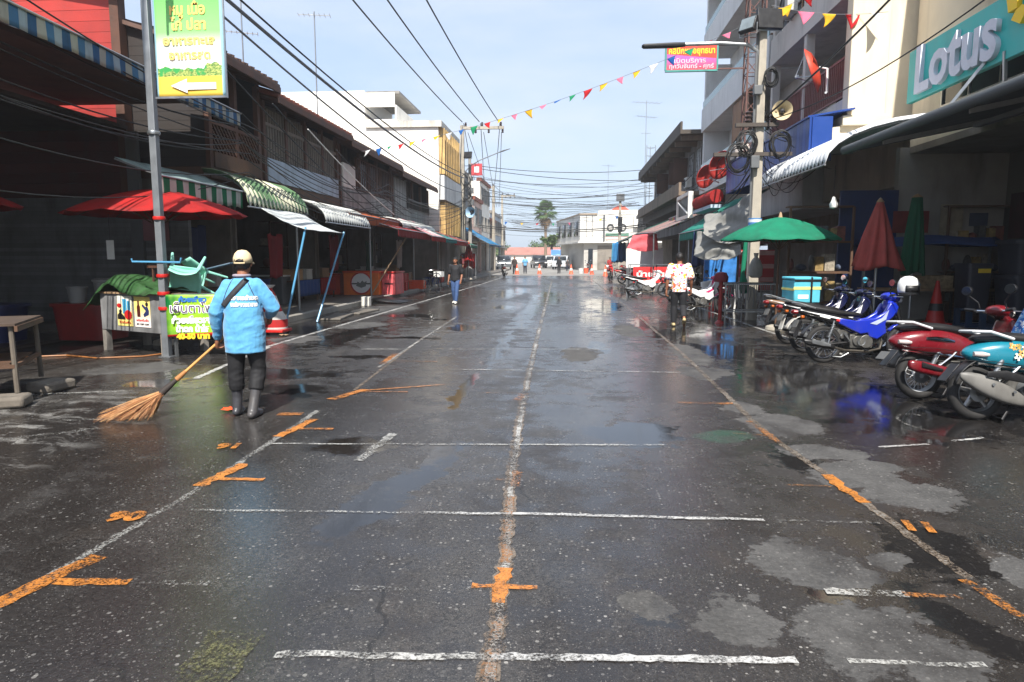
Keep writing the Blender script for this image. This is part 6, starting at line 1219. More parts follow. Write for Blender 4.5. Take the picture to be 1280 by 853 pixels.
def underbone(label, loc, rz, body, accent=None, tail=None, lean=7, group='parked motorcycles', seat=None, steer=.12, spoke=True, fender=None, shield=None, s=1):
    """small step-through motorcycle"""
    m = thing('motorcycle', label, 'motorcycle', loc, rz, group); m.rotation_euler = (radians(-lean), 0, rz); m.scale = (s,) * 3
    accent = accent or body; tail = tail or body; fender = fender or BLACKPL; shield = shield or body
    wheel(m, 0, .285, .042, spoke); wheel(m, 1.24, .285, .038, spoke)
    loftx([(-.46, .80, .03, .02), (-.40, .79, .075, .045), (-.2, .745, .115, .075), (.1, .68, .135, .10), (.36, .60, .12, .11), (.52, .53, .10, .09), (.60, .50, .05, .05)]).build('tail_fairing', tail, m, sub=1)
    for sy in (-1, 1): MB().prism([(-.38, .79), (-.05, .735), (.3, .655), (.3, .64), (-.05, .705)], sy * .121, sy * .137).build('stripe', WHITEPAINT, m)
    loftx([(-.36, .845, .05, .02), (-.28, .845, .10, .04), (0, .80, .125, .05), (.25, .745, .125, .045), (.45, .735, .11, .04), (.58, .715, .06, .03)]).build('seat', seat or SEATM, m, sub=1)
    MB().tube([(-.18, -.10, .83), (-.42, -.10, .9), (-.47, -.04, .91), (-.47, .04, .91), (-.42, .10, .9), (-.18, .10, .83)], .014, 8).build('grab_rail', STEEL, m)
    loftx([(-.50, .775, .03, .02), (-.485, .775, .06, .035), (-.43, .77, .075, .04)]).build('tail_light', REDLAMP, m)
    def rf(u, v): a = radians(40 + 120 * u); r_ = .34; return (r_ * cos(a) * 1.08, (v - .5) * .13, .285 + r_ * sin(a))
    MB().grid(rf, 14, 4).build('rear_mudguard', fender, m, solid=.008); MB().cbox((-.40, 0, .52), (.012, .12, .26), (0, radians(18), 0)).build('mud_flap', fender, m); MB().cbox((-.44, 0, .60), (.008, .17, .12), (0, radians(22), 0)).build('number_plate', PLATE, m)
    for sy in (-1, 1):
        MB().cbox((-.39, sy * .13, .70), (.05, .06, .045)).build('indicator', mat('amber_lamp', C(170, 84, 20), .2), m, bevel=.012)
        MB().tube([(.0, sy * .085, .285), (.5, sy * .07, .33)], .018, 8).build('swingarm', DARKMETAL, m)
        b = MB().cyl((.02, sy * .11, .31), (.10, sy * .115, .64), .014); [b.torus((.02 + .08 * k / 9, sy * .1105, .40 + .2 * k / 9), .026, .006, 'z', 12, 5) for k in range(9)]; b.build('shock_absorber', STEEL, m)
        MB().tube([(1.05, sy * .07, .84), (1.24, sy * .07, .285)], [.026, .02], 10).build('fork_leg', DARKMETAL, m)
        MB().prism([(1.0, .92), (1.06, .84), (.98, .70), (.86, .60), (.88, .46), (.74, .36), (.62, .40), (.60, .46), (.48, .44), (.36, .50), (.16, .60), (.18, .68), (.42, .64), (.56, .66), (.70, .68), (.84, .76), (.92, .90)], sy * .085, sy * .15).build('leg_shield', shield, m, bevel=.016)
        MB().prism([(.62, .60), (.80, .68), (.9, .80), (.86, .66), (.72, .58)], sy * .152, sy * .158).build('side_graphic', accent, m)
    loftx([(.90, .88, .10, .09), (1.0, .84, .15, .12), (1.08, .80, .09, .10), (1.12, .78, .03, .05)]).build('front_cowl', body, m, sub=1)
    hd = loftx([(.86, 1.0, .05, .03), (.93, 1.01, .12, .06), (1.02, 1.0, .13, .075), (1.11, .97, .09, .06), (1.15, .96, .03, .03)]).build('handlebar_cowl', body, m, sub=1)
    loftx([(1.10, .955, .075, .045), (1.15, .945, .065, .04), (1.165, .94, .03, .02)]).build('headlight', LAMPGL, m)
    MB().tube([(.86, -.34, 1.02), (.92, -.12, 1.0), (.92, .12, 1.0), (.86, .34, 1.02)], .013, 8).build('handlebar', CHROME, m)
    for sy in (-1, 1): MB().cyl((.87, sy * .24, 1.015), (.855, sy * .36, 1.022), .018).build('grip', BLACKPL, m); MB().tube([(.92, sy * .2, 1.0), (1.0, sy * .34, .99)], .007, 6).build('brake_lever', STEEL, m); mirror(m, (.90, sy * .2, 1.02), (.86, sy * .30, 1.2))
    def ff_(u, v): a = radians(28 + 115 * u); r_ = .325; return (1.24 + r_ * cos(a), (v - .5) * .12 * (1 - .3 * abs(u - .5)), .285 + r_ * sin(a))
    MB().grid(ff_, 14, 4).build('front_mudguard', body, m, solid=.012)
    e = MB().cbox((.52, 0, .33), (.34, .2, .2)); e.cyl((.58, -.14, .33), (.58, .14, .33), .1); e.cyl((.46, -.13, .34), (.46, .13, .34), .075)
    for k in range(7): e.cbox((.69 + k * .025, 0, .37), (.012, .17, .15))
    e.build('engine', ENGM, m, bevel=.012)
    MB().tube([(.85, -.06, .33), (.80, -.10, .22), (.6, -.13, .18), (.25, -.15, .2), (.05, -.165, .25)], .019, 9).build('exhaust_pipe', EXH, m); MB().loft([((.08, -.165, .25), .03, .03), ((.0, -.167, .265), .048, .048), ((-.32, -.175, .33), .052, .052), ((-.38, -.177, .345), .03, .03)], 16, 1, (0, 1, 0), (0, 0, 1)).build('muffler', BLACKPL if spoke else EXH, m)
    MB().loft([((.0, -.225, .28), .004, .02), ((-.12, -.225, .305), .006, .034), ((-.28, -.23, .34), .006, .032)], 12, 1.5, (0, 1, 0), (0, 0, 1)).build('heat_guard', STEEL, m)
    MB().loft([((-.05, .10, .285), .02, .05), ((.25, .10, .30), .02, .055), ((.48, .10, .32), .02, .06)], 12, 1.5, (0, 1, 0), (0, 0, 1)).build('chain_case', DARKMETAL, m)
    MB().tube([(.55, -.26, .2), (.55, .26, .2)], .012, 7).build('foot_rest', RUBBER, m); MB().tube([(.42, .12, .22), (.38, .25, .01)], .012, 7).build('side_stand', STEEL, m); MB().tube([(.3, -.16, .16), (.18, -.17, .10), (.06, -.17, .11)], .01, 6).build('pedal', STEEL, m)
    MB().prism([(.22, .47), (.36, .30), (.28, .46)], -.13, -.118).build('bracket', STEEL, m)
    for sy in (-1, 1): MB().tube([(.90, sy * .22, 1.0), (1.02, sy * .16, .93), (1.10, sy * .10, .80), (1.16, sy * .085, .45)], .006, 6).build('brake_cable', BLACKPL, m)
    MB().tube([(.55, -.1, .42), (.62, -.13, .5), (.72, -.1, .62)], .008, 6).build('hose', BLACKPL, m); MB().cbox((.46, 0, .24), (.22, .16, .08)).build('sump', DARKMETAL, m, bevel=.01); MB().lathe([(0, .012), (.05, .01), (.06, 0)], 18, (.5, -.145, .33), 'y').build('engine_cover', STEEL, m)
    for q, (px_, pz_) in enumerate(((-.05, .70), (.2, .635))): MB().cbox((px_, -.138, pz_), (.16, .002, .028), (0, radians(14), 0)).build('sticker', REDPAINT if q else WHITEPAINT, m)
    return m
def scooter(label, loc, rz, body, inner, muf, lean=6, group='parked motorcycles', floral=False, dx=0, plate=True, spoke=False, rimc=None):
    """rounded retro step-through scooter"""
    m = thing('motor_scooter', label, 'scooter', loc, rz, group); m.rotation_euler = (radians(-lean), 0, rz)
    wheel(m, 0, .27, .05, spoke, rimc or mat('dull_alloy', C(150, 150, 150), .35, .1, 6, .2, metal=.8), .8); wheel(m, 1.2, .27, .05, spoke, rimc or MATS['dull_alloy'], .8)
    loftx([(-.47, .66, .02, .015), (-.44, .66, .07, .05), (-.36, .655, .125, .10), (-.18, .655, .18, .16), (.05, .645, .195, .175), (.28, .60, .185, .15), (.48, .53, .17, .12), (.58, .47, .14, .08), (.62, .44, .06, .03)], 24, 1.25).build('rear_body', body, m, sub=1)
    loftx([(-.40, .80, .05, .02), (-.30, .81, .12, .045), (-.05, .815, .15, .06), (.2, .785, .15, .06), (.42, .745, .125, .05), (.54, .71, .07, .035)]).build('seat', SEATM, m, sub=1)
    MB().tube([(-.08, -.15, .80), (-.3, -.155, .87), (-.43, -.09, .875), (-.45, 0, .875), (-.43, .09, .875), (-.3, .155, .87), (-.08, .15, .80)], .022, 10, .7).build('grab_rail', mat('silver_paint', C(200, 202, 204), .3, .04, 6, .05, metal=.6), m)
    for sy in (-1, 1):
        MB().loft([((-.42, sy * .09, .655), .025, .022), ((-.36, sy * .135, .652), .016, .026), ((-.31, sy * .158, .648), .008, .014)], 12, 1, (0, 1, 0), (0, 0, 1)).build('tail_light', mat('smoked_lamp', C(190, 176, 172), .15, coat=.4), m)
        if not floral: MB().loft([((-.16, sy * .178, .69), .008, .016), ((-.05, sy * .19, .685), .012, .026), ((.08, sy * .192, .67), .012, .024), ((.16, sy * .19, .655), .006, .012)], 12, 1, (0, 1, 0), (0, 0, 1)).build('side_badge', CHROME, m)
        b = MB().tube([(-.40, sy * .13, .565), (-.15, sy * .178, .535), (.12, sy * .186, .50), (.30, sy * .18, .47)], .011, 6); b.build('trim_strip', CHROME, m)
        MB().tube([(.10, sy * .185, .38), (.26, sy * .188, .50), (.30, sy * .185, .54)], .015, 7).build('side_brace', CHROME, m)
        MB().cyl((.02, sy * .12, .28), (.16, sy * .14, .6), .026).build('shock_absorber', STEEL, m)
        MB().tube([(1.0, sy * .075, .8), (1.2, sy * .075, .27)], [.028, .022], 10).build('fork_leg', STEEL, m)
        MB().cyl((.83, sy * .24, 1.0), (.81, sy * .37, 1.01), .019).build('grip', BLACKPL, m); MB().tube([(.88, sy * .2, .99), (.94, sy * .35, .98)], .007, 6).build('brake_lever', STEEL, m); mirror(m, (.86, sy * .2, 1.02), (.80, sy * .33, 1.23), .068)
    MB().tube([(.82, -.35, 1.0), (.88, -.1, .99), (.88, .1, .99), (.82, .35, 1.0)], .013, 8).build('handlebar', CHROME, m)
    MB().loft([((.80, 0, .99), .05, .03), ((.86, 0, 1.0), .13, .06), ((.94, 0, .99), .14, .075), ((1.02, 0, .97), .09, .07)], 18, 1.1, (0, 1, 0), (0, 0, 1)).build('handlebar_cowl', body, m, sub=1); MB().lathe([(0, .09), (.05, .08), (.075, .03), (.085, 0), (.085, -.06)], 22, (1.0, 0, .965), 'x').build('headlight', CHROME, m); MB().lathe([(0, .094), (.05, .085), (.07, .05)], 22, (1.0, 0, .965), 'x').build('headlight_glass', LAMPGL, m)
    MB().loft([((1.02, 0, .92), .05, .12), ((1.04, 0, .82), .06, .19), ((.98, 0, .62), .05, .2), ((.90, 0, .42), .06, .19), ((.80, 0, .30), .07, .17)], 18, 1.6, (1, 0, 0), (0, 1, 0)).build('leg_shield', body, m, sub=1)
    MB().loft([((.88, 0, .28), .15, .05), ((.70, 0, .26), .17, .04), ((.5, 0, .28), .16, .05)], 16, 2, (0, 1, 0), (0, 0, 1)).build('footboard', inner, m)
    def ff_(u, v): a = radians(20 + 130 * u); r_ = .31; return (1.2 + r_ * cos(a), (v - .5) * .15 * (1 - .3 * abs(u - .5)), .27 + r_ * sin(a))
    MB().grid(ff_, 14, 6).build('front_mudguard', body, m, solid=.014)
    def rf(u, v): a = radians(60 + 105 * u); r_ = .345; return (r_ * cos(a) * 1.05 - .02, (v - .5) * .15, .27 + r_ * sin(a))
    MB().grid(rf, 14, 4).build('rear_mudguard', BLACKPL, m, solid=.01); MB().cbox((-.40, 0, .47), (.014, .13, .22), (0, radians(40), 0)).build('mud_flap', BLACKPL, m, bevel=.004)
    if plate: MB().cbox((-.425, 0, .50), (.008, .15, .11), (0, radians(42), 0)).build('number_plate', PLATE, m)
    b = MB().cbox((.36, 0, .34), (.4, .22, .2)); b.cyl((.12, .1, .29), (.12, .17, .29), .12); b.cyl((.48, .1, .31), (.48, .17, .31), .11); b.build('engine', ENGM, m, bevel=.02)
    MB().cyl((.42, -.115, .31), (.42, -.175, .31), .105, .085).build('fan_cover', GREYPL, m); MB().torus((.42, -.176, .31), .07, .012, 'y', 24, 6).torus((.42, -.176, .31), .035, .01, 'y', 24, 6).build('fan_ribs', DARKMETAL, m)
    if muf == 'guard':
        MB().loft([((.36, -.17, .26), .05, .045), ((.25, -.19, .30), .062, .068), ((-.05, -.2, .36), .062, .074), ((-.20, -.2, .395), .055, .068), ((-.26, -.2, .41), .03, .04)], 18, 1.3, (0, 1, 0), (0, 0, 1)).build('muffler', body, m, sub=1)
        MB().loft([((-.14, -.266, .41), .004, .03), ((.0, -.27, .37), .006, .022), ((.1, -.268, .345), .004, .012)], 12, 1, (0, 1, 0), (0, 0, 1)).build('heat_guard', BLACKPL, m)
    else:
        MB().loft([((.42, -.15, .18), .03, .03), ((.30, -.18, .22), .05, .07), ((.1, -.2, .30), .06, .11), ((-.10, -.2, .38), .058, .10), ((-.24, -.195, .44), .035, .05), ((-.28, -.195, .455), .012, .02)], 18, 1.3, (0, 1, 0), (0, 0, 1)).build('muffler', mat('dusty_grey_cover', C(112, 110, 106), .5, .12, 5, .25), m, sub=1)
        MB().loft([((.36, -.265, .40), .006, .03), ((.12, -.27, .46), .012, .045), ((-.06, -.262, .47), .006, .025)], 12, 1, (0, 1, 0), (0, 0, 1)).build('heat_guard', DARKMETAL, m)
    for z, x in ((.30, .2), (.37, 0)): MB().cyl((x, -.262, z), (x, -.272, z), .014).build('bolt', STEEL, m)
    MB().tube([(.5, -.14, .18), (.42, -.27, .16), (.62, -.29, .16), (.66, -.2, .18)], .016, 8).build('foot_rest', STEEL, m); MB().tube([(.3, -.1, .18), (.16, -.16, .03), (.16, .16, .03), (.3, .1, .18)], .014, 8).build('main_stand', DARKMETAL, m)
    MB().tube([(-.30, -.192, .60), (.05, -.212, .585), (.35, -.2, .54), (.5, -.18, .49)], .0035, 5).build('panel_gap', BLACKPL, m)
    for sy in (-1, 1): MB().tube([(.88, sy * .22, .99), (1.0, sy * .18, .93), (1.08, sy * .12, .8), (1.14, sy * .09, .4)], .006, 6).build('brake_cable', BLACKPL, m)
    if floral:
        rnd_ = random.Random(5); cols = [mat('decal_' + str(i), c, .4, .05, 5, 0) for i, c in enumerate((C(236, 226, 150), C(240, 240, 226), C(226, 160, 90), C(160, 150, 80)))]
        g_ = MB()
        for i in range(46):
            x = -.12 + rnd_.random() * .46; z = .70 - (x + .12) * .22 + rnd_.uniform(-.055, .055); rr = rnd_.uniform(.012, .026); g_.m(rnd_.randrange(4)); hw = .165 + .028 * (1 - ((x - .1) / .3) ** 2); zz = abs(z - .645) / .165; y = -(hw * sqrt(max(.15, 1 - zz * zz)) * .985 + .012) 
            for k in range(5): a = 2 * pi * k / 5 + i; g_.cbox((x + rr * cos(a), y - .0005 * k, z + rr * sin(a)), (rr * 1.2, .006, rr * .8), (0, -a, 0))
        g_.build('flower_decal', cols, m)
    for ch in m.children:
        if dx and ch.name.split('.')[0] in ('rear_body', 'seat', 'grab_rail', 'tail_light', 'side_badge', 'trim_strip', 'flower_decal', 'rear_mudguard', 'mud_flap'): ch.location.x += dx * (.4 if ch.name.split('.')[0] in ('rear_mudguard', 'mud_flap') else 1)
    return m
REDP = paint('wine_red_paint', C(112, 20, 30), .25); TEALP = paint('turquoise_paint', C(24, 118, 138), .25); BLUEP = paint('cobalt_paint', C(18, 44, 170), .22); BLACKP = paint('gloss_black', C(20, 20, 24), .18); NAVYP = paint('navy_paint', C(22, 28, 66), .22); WHITEP = paint('white_paint', C(228, 228, 226), .25); PINKP = paint('magenta_paint', C(206, 40, 110), .25); REDB = paint('bright_red_paint', C(196, 30, 30), .25); BRONZE = paint('bronze_paint', C(120, 92, 70), .3)
scooter('wine red retro scooter with silver grab rail parked by the turquoise one', (3.95, 7.95, 0), radians(8), REDP, BLACKPL, 'guard', lean=5, dx=.12, spoke=True, rimc=mat('silver_paint', C(200, 202, 204)))
scooter('turquoise retro scooter with flower decals at the right edge, nearest of all', (4.0, 6.95, 0), radians(4), TEALP, BLACKPL, 'cover', lean=6, floral=True, dx=.34, plate=False)
blue = underbone('bright blue motorcycle with black and white tail and spoked wheels', (3.85, 10.6, 0), radians(6), BLUEP, mat('pale_graphic', C(170, 180, 200), .4), BLACKP, lean=4)
underbone('navy and black motorcycle parked directly behind the bright blue one', (3.95, 11.7, 0), radians(9), NAVYP, WHITEPAINT, BLACKP, lean=5, fender=mat('pale_mudguard', C(190, 186, 178), .5))
underbone('bronze black motorcycle carrying the turquoise delivery box', (4.05, 12.85, 0), radians(10), NAVYP, WHITEPAINT, BRONZE, lean=5)
dbx = thing('delivery_box', 'turquoise insulated delivery box strapped on the tail of a motorcycle', 'delivery box', (4.17, 12.75, .78), radians(8))
TURQ = cloth('turquoise_fabric', C(84, 178, 196), 0, dirt=.15); MB().box(-.24, -.25, 0, .24, .25, .40).build('body', TURQ, dbx, bevel=.02); MB().box(-.25, -.26, .405, .25, .26, .46).build('lid', TURQ, dbx, bevel=.02)
MB().box(-.255, -.256, .24, .245, -.2515, .29).box(-.2455, -.25, .22, -.2415, .25, .26).build('stripe', mat('cream_yellow', C(226, 220, 130), .6), dbx); MB().box(.05, -.262, 0, .085, -.2565, .46).box(-.24, -.2625, .385, .24, -.257, .415).build('strap', BLACKPL, dbx); MB().box(-.17, -.2535, .08, .02, -.2512, .15).build('faded_print', WHITEPAINT, dbx)
hl = thing('helmet', 'white motorcycle helmet with black visor edge on the blue motorcycle bars', 'helmet', (5.02, 10.62, 1.16), radians(20))
MB().lathe([(0, .15), (.06, .142), (.11, .11), (.138, .05), (.142, -.01), (.138, -.06), (.128, -.1)], 28).build('shell', paint('helmet_white', C(236, 236, 234), .2), hl, solid=.012)
MB().lathe([(.13, -.098), (.142, -.1), (.14, -.125), (.12, -.13)], 28).build('trim', BLACKPL, hl); MB().lathe([(.146, .02), (.15, -.03), (.146, -.085)], 14, (0, 0, 0), 'z', -2.6, -.9).build('visor', BLACKPL, hl, solid=.006); MB().cbox((.07, -.137, .03), (.07, .01, .035), (0, 0, .5)).build('badge', GREYPL, hl)
jk = thing('camouflage_jacket', 'blue and white camouflage jacket draped over the bars at the right edge', 'jacket', (5.0, 7.62, .62), radians(5)); t = new_mat('blue_camouflage'); co = t.obj(); a_ = t.noise(co, 9, 2, .5, (1, 1, 1.9)); b_ = t.noise(co, 14, 2, .5, (1, 1, 2.2)); b0 = t.mix(t.math('GREATER_THAN', a_, .52), C(40, 110, 190), C(120, 180, 226)); b0 = t.mix(t.math('GREATER_THAN', b_, .57), b0, C(230, 238, 244)); t.lk(b0, t.b.inputs['Base Color']); t.b.inputs['Roughness'].default_value = .8
def jf(a, v): th = 2 * pi * a; k = 1 + .12 * sin(5 * th + 3 * v) + .08 * sin(9 * th); r_ = (.08 + .2 * v ** .6) * k; return (r_ * cos(th) * .8, r_ * sin(th) * 1.1, .62 - .62 * v)
MB().grid(jf, 60, 14).build('cloth', t.m, jk, solid=.012); MB().ball((0.02, 0, .66), (.09, .12, .08)).build('hood', BLACKPL, jk)
underbone('white and magenta motorcycle facing the street before the white plastic chairs', (3.2, 19.6, 0), radians(14), PINKP, PINKP, WHITEP, lean=5, shield=WHITEP)
underbone('white motorcycle with pale leg shield parked in front of the drinks stall', (2.55, 27.6, 0), radians(5), WHITEP, WHITEPAINT, BLACKP, lean=6)
for i, (x, y, rz, m, lab) in enumerate(((2.6, 44.5, 80, REDB, 'red motorcycle seen end on at the far right, nearer one'), (3.1, 41.0, 20, REDB, 'red motorcycle side on by the far right stalls'), (3.6, 24.0, 30, BLACKP, 'black motorcycle half hidden behind the walking man'), (4.7, 60.0, 50, REDB, 'small red motorcycle near the far cones at right'), (-4.9, 52, 100, BLACKP, 'dark motorcycle at the left kerb past the tall concrete pole'), (2.0, 73, 85, BLACKP, 'dark motorcycle with rider space by the corner building wall'))):
    underbone(lab, (x, y, 0), radians(rz), m, None, m, lean=5)
# bicycle on the left
bc = thing('bicycle', 'old bicycle with pale basket standing on the left pavement edge', 'bicycle', (-6.0, 28.6, 0), radians(75))
for x in (0, 1.05): w_ = MB().torus((x, 0, .33), .31, .018, 'y', 36, 8).build('wheel', RUBBER, bc); s_ = MB(); [s_.bar((x, 0, .33), (x + .3 * cos(2 * pi * k / 16), 0, .33 + .3 * sin(2 * pi * k / 16)), .005) for k in range(16)]; s_.build('spokes', CHROME, w_)
MB().bar((0, 0, .33), (.42, 0, .3), .03).bar((.42, 0, .3), (.3, 0, .8), .03).bar((.42, 0, .3), (.9, 0, .75), .03).bar((.33, 0, .66), (.88, 0, .8), .03).bar((0, 0, .33), (.33, 0, .66), .02).bar((.86, 0, .95), (1.05, 0, .33), .03).build('frame', DARKMETAL, bc)
MB().tube([(.75, -.28, 1.0), (.86, -.1, 1.02), (.86, .1, 1.02), (.75, .28, 1.0)], .014).build('handlebar', CHROME, bc); loftx([(.15, .86, .08, .03), (.3, .86, .06, .03), (.42, .86, .02, .02)]).build('saddle', SEATM, bc); MB().box(.98, -.18, .72, 1.3, .18, .95).build('basket', WHITEPL, bc)
# ------------------------------------------------------------------ people
SKIN = mat('warm_skin', C(150, 100, 74), .55, .06, 12, .03); HAIR = mat('black_hair', C(26, 22, 21), .55, .2, 20, 0, bump=.5, bscale=90); EYEM = mat('eye_dark', C(30, 26, 26), .2); LIPM = mat('lip', C(140, 70, 66), .5)
def organic(b, name, m, parent, vox=.008, smooth=4, fold=None):
    """one continuous surface grown over overlapping volumes"""
    o = bpy.data.objects.new('tmp', b.mesh('tmp', m))
    q = o.modifiers.new('r', 'REMESH'); q.mode = 'VOXEL'; q.voxel_size = vox
    if smooth: q = o.modifiers.new('s', 'SMOOTH'); q.iterations = smooth; q.factor = .5
    me = to_mesh(o); old = o.data; bpy.data.objects.remove(o); bpy.data.meshes.remove(old)
    me.materials.clear(); [me.materials.append(x) for x in (m if isinstance(m, list) else [m])]
    if fold:
        amp, fn = fold; N = [v.normal.copy() for v in me.vertices]
        for v, n_ in zip(me.vertices, N): v.co += n_ * amp * fn(v.co)
    me.polygons.foreach_set('use_smooth', [True] * len(me.polygons)); o = bpy.data.objects.new(name, me); COL.objects.link(o); o.parent = parent; return o
def hand(b, wr, d, side, H, curl=.5, n=(0, 0, 0)):
    """palm, four fingers, thumb; d points along the hand, side=+1 right"""
    wr, d = V(wr), V(d).normalized(); fwd = V((0, 1, 0)); x = d.cross(fwd); x = x.normalized() if x.length > .1 else V((1, 0, 0)); inn = V(n) if V(n).length else -x * side
    across = d.cross(inn).normalized(); L = H * .105
    b.tube([wr - d * .01, wr + d * L * .25, wr + d * L * .55], [H * .017, H * .026, H * .025], 10, .6, up=inn, round_ends=True)
    for i in range(4):
        o = across * (i - 1.5) * H * .0118; l = L * (.40, .46, .43, .34)[i]; p0 = wr + d * L * .5 + o; p1 = p0 + (d * (1 - curl * .5) + inn * curl * .6).normalized() * l * .45; p2 = p1 + (d * (1 - curl * 1.2) + inn * curl * 1.2).normalized() * l * .35; p3 = p2 + (d * (1 - curl * 1.9) + inn * curl * 1.5).normalized() * l * .3
        b.tube([p0, p1, p2, p3], [H * .0058, H * .0055, H * .005, H * .0042], 7, round_ends=True)
    sgn = 1 if across.dot(fwd) > 0 else -1; p0 = wr + d * L * .15 + across * sgn * H * .016; p1 = p0 + (d * .7 + across * sgn * .7 + inn * .3).normalized() * L * .28; p2 = p1 + (d * .9 + inn * .5 + across * sgn * .1).normalized() * L * .25
    b.tube([p0, p1, p2], [H * .0075, H * .0066, H * .0052], 7, round_ends=True)
def person(label, loc, rz, H, pose=None, top=None, sleeve='short', hem=.47, bottom=None, shoes=None, hair='short', cap=None, vox=.009, boots=0, female=False, fat=1.0, topname='shirt', fold=.006, loose=1.0, curl=(.5, .5), hdir=None, skin=None):
    p = thing('person', label, 'person', loc, rz); P = dict(hipL=(-.052, 0, .52), hipR=(.052, 0, .52), kneeL=(-.058, .012, .285), kneeR=(.058, .012, .285), ankL=(-.06, -.012, .045), ankR=(.06, -.012, .045), shL=(-.112, 0, .815), shR=(.112, 0, .815), elbL=(-.142, -.012, .635), elbR=(.142, -.012, .635), wrL=(-.150, .03, .49), wrR=(.150, .03, .49), chest=(0, 0, .74), waist=(0, 0, .62), hip=(0, 0, .535), neck=(0, -.004, .845), head=(0, .012, .925))
    P.update({a_: b_ for a_, b_ in (pose or {}).items() if not a_.startswith('toe')}); P = {k: V(v) * H for k, v in P.items()}; sk = skin or SKIN; k = .92 if female else 1.0
    b = MB(); X = (1, 0, 0); Y = (0, 1, 0)
    hx = P['hip']; b.loft([(hx + V((0, 0, -.04 * H)), .05 * H, .04 * H), (hx, .083 * H * fat, .06 * H * fat), (P['waist'], .072 * H * k * fat, .055 * H * fat), (P['chest'], .09 * H * k, .062 * H), ((P['shL'] + P['shR']) / 2 + V((0, 0, -.01 * H)), .085 * H * k, .05 * H), (P['neck'], .034 * H, .034 * H)], 18, 1.1)
    b.tube([P['neck'] - V((0, 0, .03 * H)), P['head'] - V((0, .01 * H, .03 * H))], [.034 * H, .031 * H], 12, round_ends=True)
    b.ball(P['head'] + V((0, -.008 * H, .012 * H)), (.044 * H, .053 * H, .052 * H)); b.ball(P['head'] + V((0, .012 * H, -.026 * H)), (.034 * H, .038 * H, .042 * H)); b.tube([P['head'] + V((0, .046 * H, .004 * H)), P['head'] + V((0, .058 * H, -.014 * H))], [.006 * H, .010 * H], 8, round_ends=True)
    for s in (-1, 1): b.ball(P['head'] + V((s * .046 * H, -.006 * H, -.004 * H)), (.007 * H, .013 * H, .019 * H), 10, 7)
    for S, s in (('L', -1), ('R', 1)):
        b.tube([P['sh' + S] + V((-s * .018 * H, 0, -.006 * H)), P['sh' + S].lerp(P['elb' + S], .5), P['elb' + S], P['elb' + S].lerp(P['wr' + S], .35), P['wr' + S]], [.032 * H, .028 * H, .022 * H, .023 * H, .0145 * H], 12, round_ends=True)
        b.tube([P['hip' + S], P['hip' + S].lerp(P['knee' + S], .45), P['knee' + S], P['knee' + S].lerp(P['ank' + S], .3), P['ank' + S]], [.052 * H, .047 * H, .032 * H, .033 * H, .02 * H], 12, round_ends=True)
        fd = V((.12 * s, 1, 0)).normalized(); a = P['ank' + S]; tz = V((0, 0, (pose or {}).get('toe' + S, 0) * H)); b.tube([a - V((0, .022 * H, .022 * H)), a + fd * .03 * H - V((0, 0, .024 * H)) + tz * .3, a + fd * .088 * H - V((0, 0, .033 * H)) + tz], [.02 * H, .024 * H, .014 * H], 12, round_ends=True)
        hd = (hdir or {}).get(S) or ((P['wr' + S] - P['elb' + S]).normalized() * .7 + V((0, .1, -.5))); hand(b, P['wr' + S], hd[0] if isinstance(hd, list) else hd, s, H, curl[0 if s < 0 else 1], hd[1] if isinstance(hd, list) else (0, 0, 0))
    organic(b, 'body', sk, p, vox, 2)
    rdg = lambda q: .6 - 1.6 * abs(q)
    fl = lambda c: .7 * nz(c.x * 7, c.y * 7, c.z * 4 + c.x * 5) + .55 * rdg(nz(c.x * 5 + c.z * 4, c.y * 5, c.z * 9 - c.x * 3)) + .4 * rdg(nz(c.x * 9 - c.z * 7 + 3, c.y * 9, c.z * 14))
    if top:
        t_ = MB(); e = .012 * H * loose
        hz = hem * H; low = V((P['hip'].x, P['hip'].y, hz)); t_.loft([(low, .098 * H * fat, .074 * H * fat), (V((P['hip'].x, P['hip'].y, .56 * H)), .093 * H * fat + e * .6, .07 * H * fat + e * .5), (P['waist'], .082 * H * k * fat + e, .063 * H * fat + e * .8), (P['chest'], .097 * H * k + e * .8, .07 * H + e * .6), ((P['shL'] + P['shR']) / 2 + V((0, 0, -.008 * H)), .118 * H * k, .055 * H), ((P['shL'] + P['shR']) / 2 + V((0, -.003 * H, .022 * H)), .078 * H, .045 * H), (P['neck'] - V((0, 0, .005 * H)), .04 * H, .04 * H)], 22, 1.12)
        for S in 'LR':
            sh, el, wr = P['sh' + S], P['elb' + S], P['wr' + S]
            if sleeve == 'short': t_.tube([sh, sh.lerp(el, .45), sh.lerp(el, .78)], [.043 * H, .038 * H + e * .6, .04 * H + e * .7], 14, round_ends=True)
            elif sleeve == 'long': sh = sh + V((.020 * H if S == 'L' else -.020 * H, 0, -.004 * H)); t_.tube([sh, sh.lerp(el, .5), el, el.lerp(wr, .5), el.lerp(wr, .95)], [.037 * H, .040 * H + e * .3, .036 * H + e * .3, .032 * H, .024 * H], 14, round_ends=True)
        o = organic(t_, topname, top, p, vox, 3, (fold, fl))
    if bottom:
        t_ = MB(); t_.loft([(V((P['hip'].x, P['hip'].y, .585 * H)), .078 * H * k * fat, .062 * H * fat), (P['hip'], .09 * H * fat, .068 * H * fat), (P['hip'] - V((0, 0, .045 * H)), .088 * H * fat, .064 * H)], 18, 1.1)
        for S in 'LR':
            h_, kn, an = P['hip' + S], P['knee' + S], P['ank' + S]; q = .004 * H * loose
            t_.tube([h_ - V((0, 0, .01 * H)), h_.lerp(kn, .45), kn, kn.lerp(an, .4), kn.lerp(an, .95 if not boots else .5)], [.056 * H, .051 * H + q, .039 * H + q, .039 * H + q, (.03 * H + q) if not boots else .041 * H], 14)
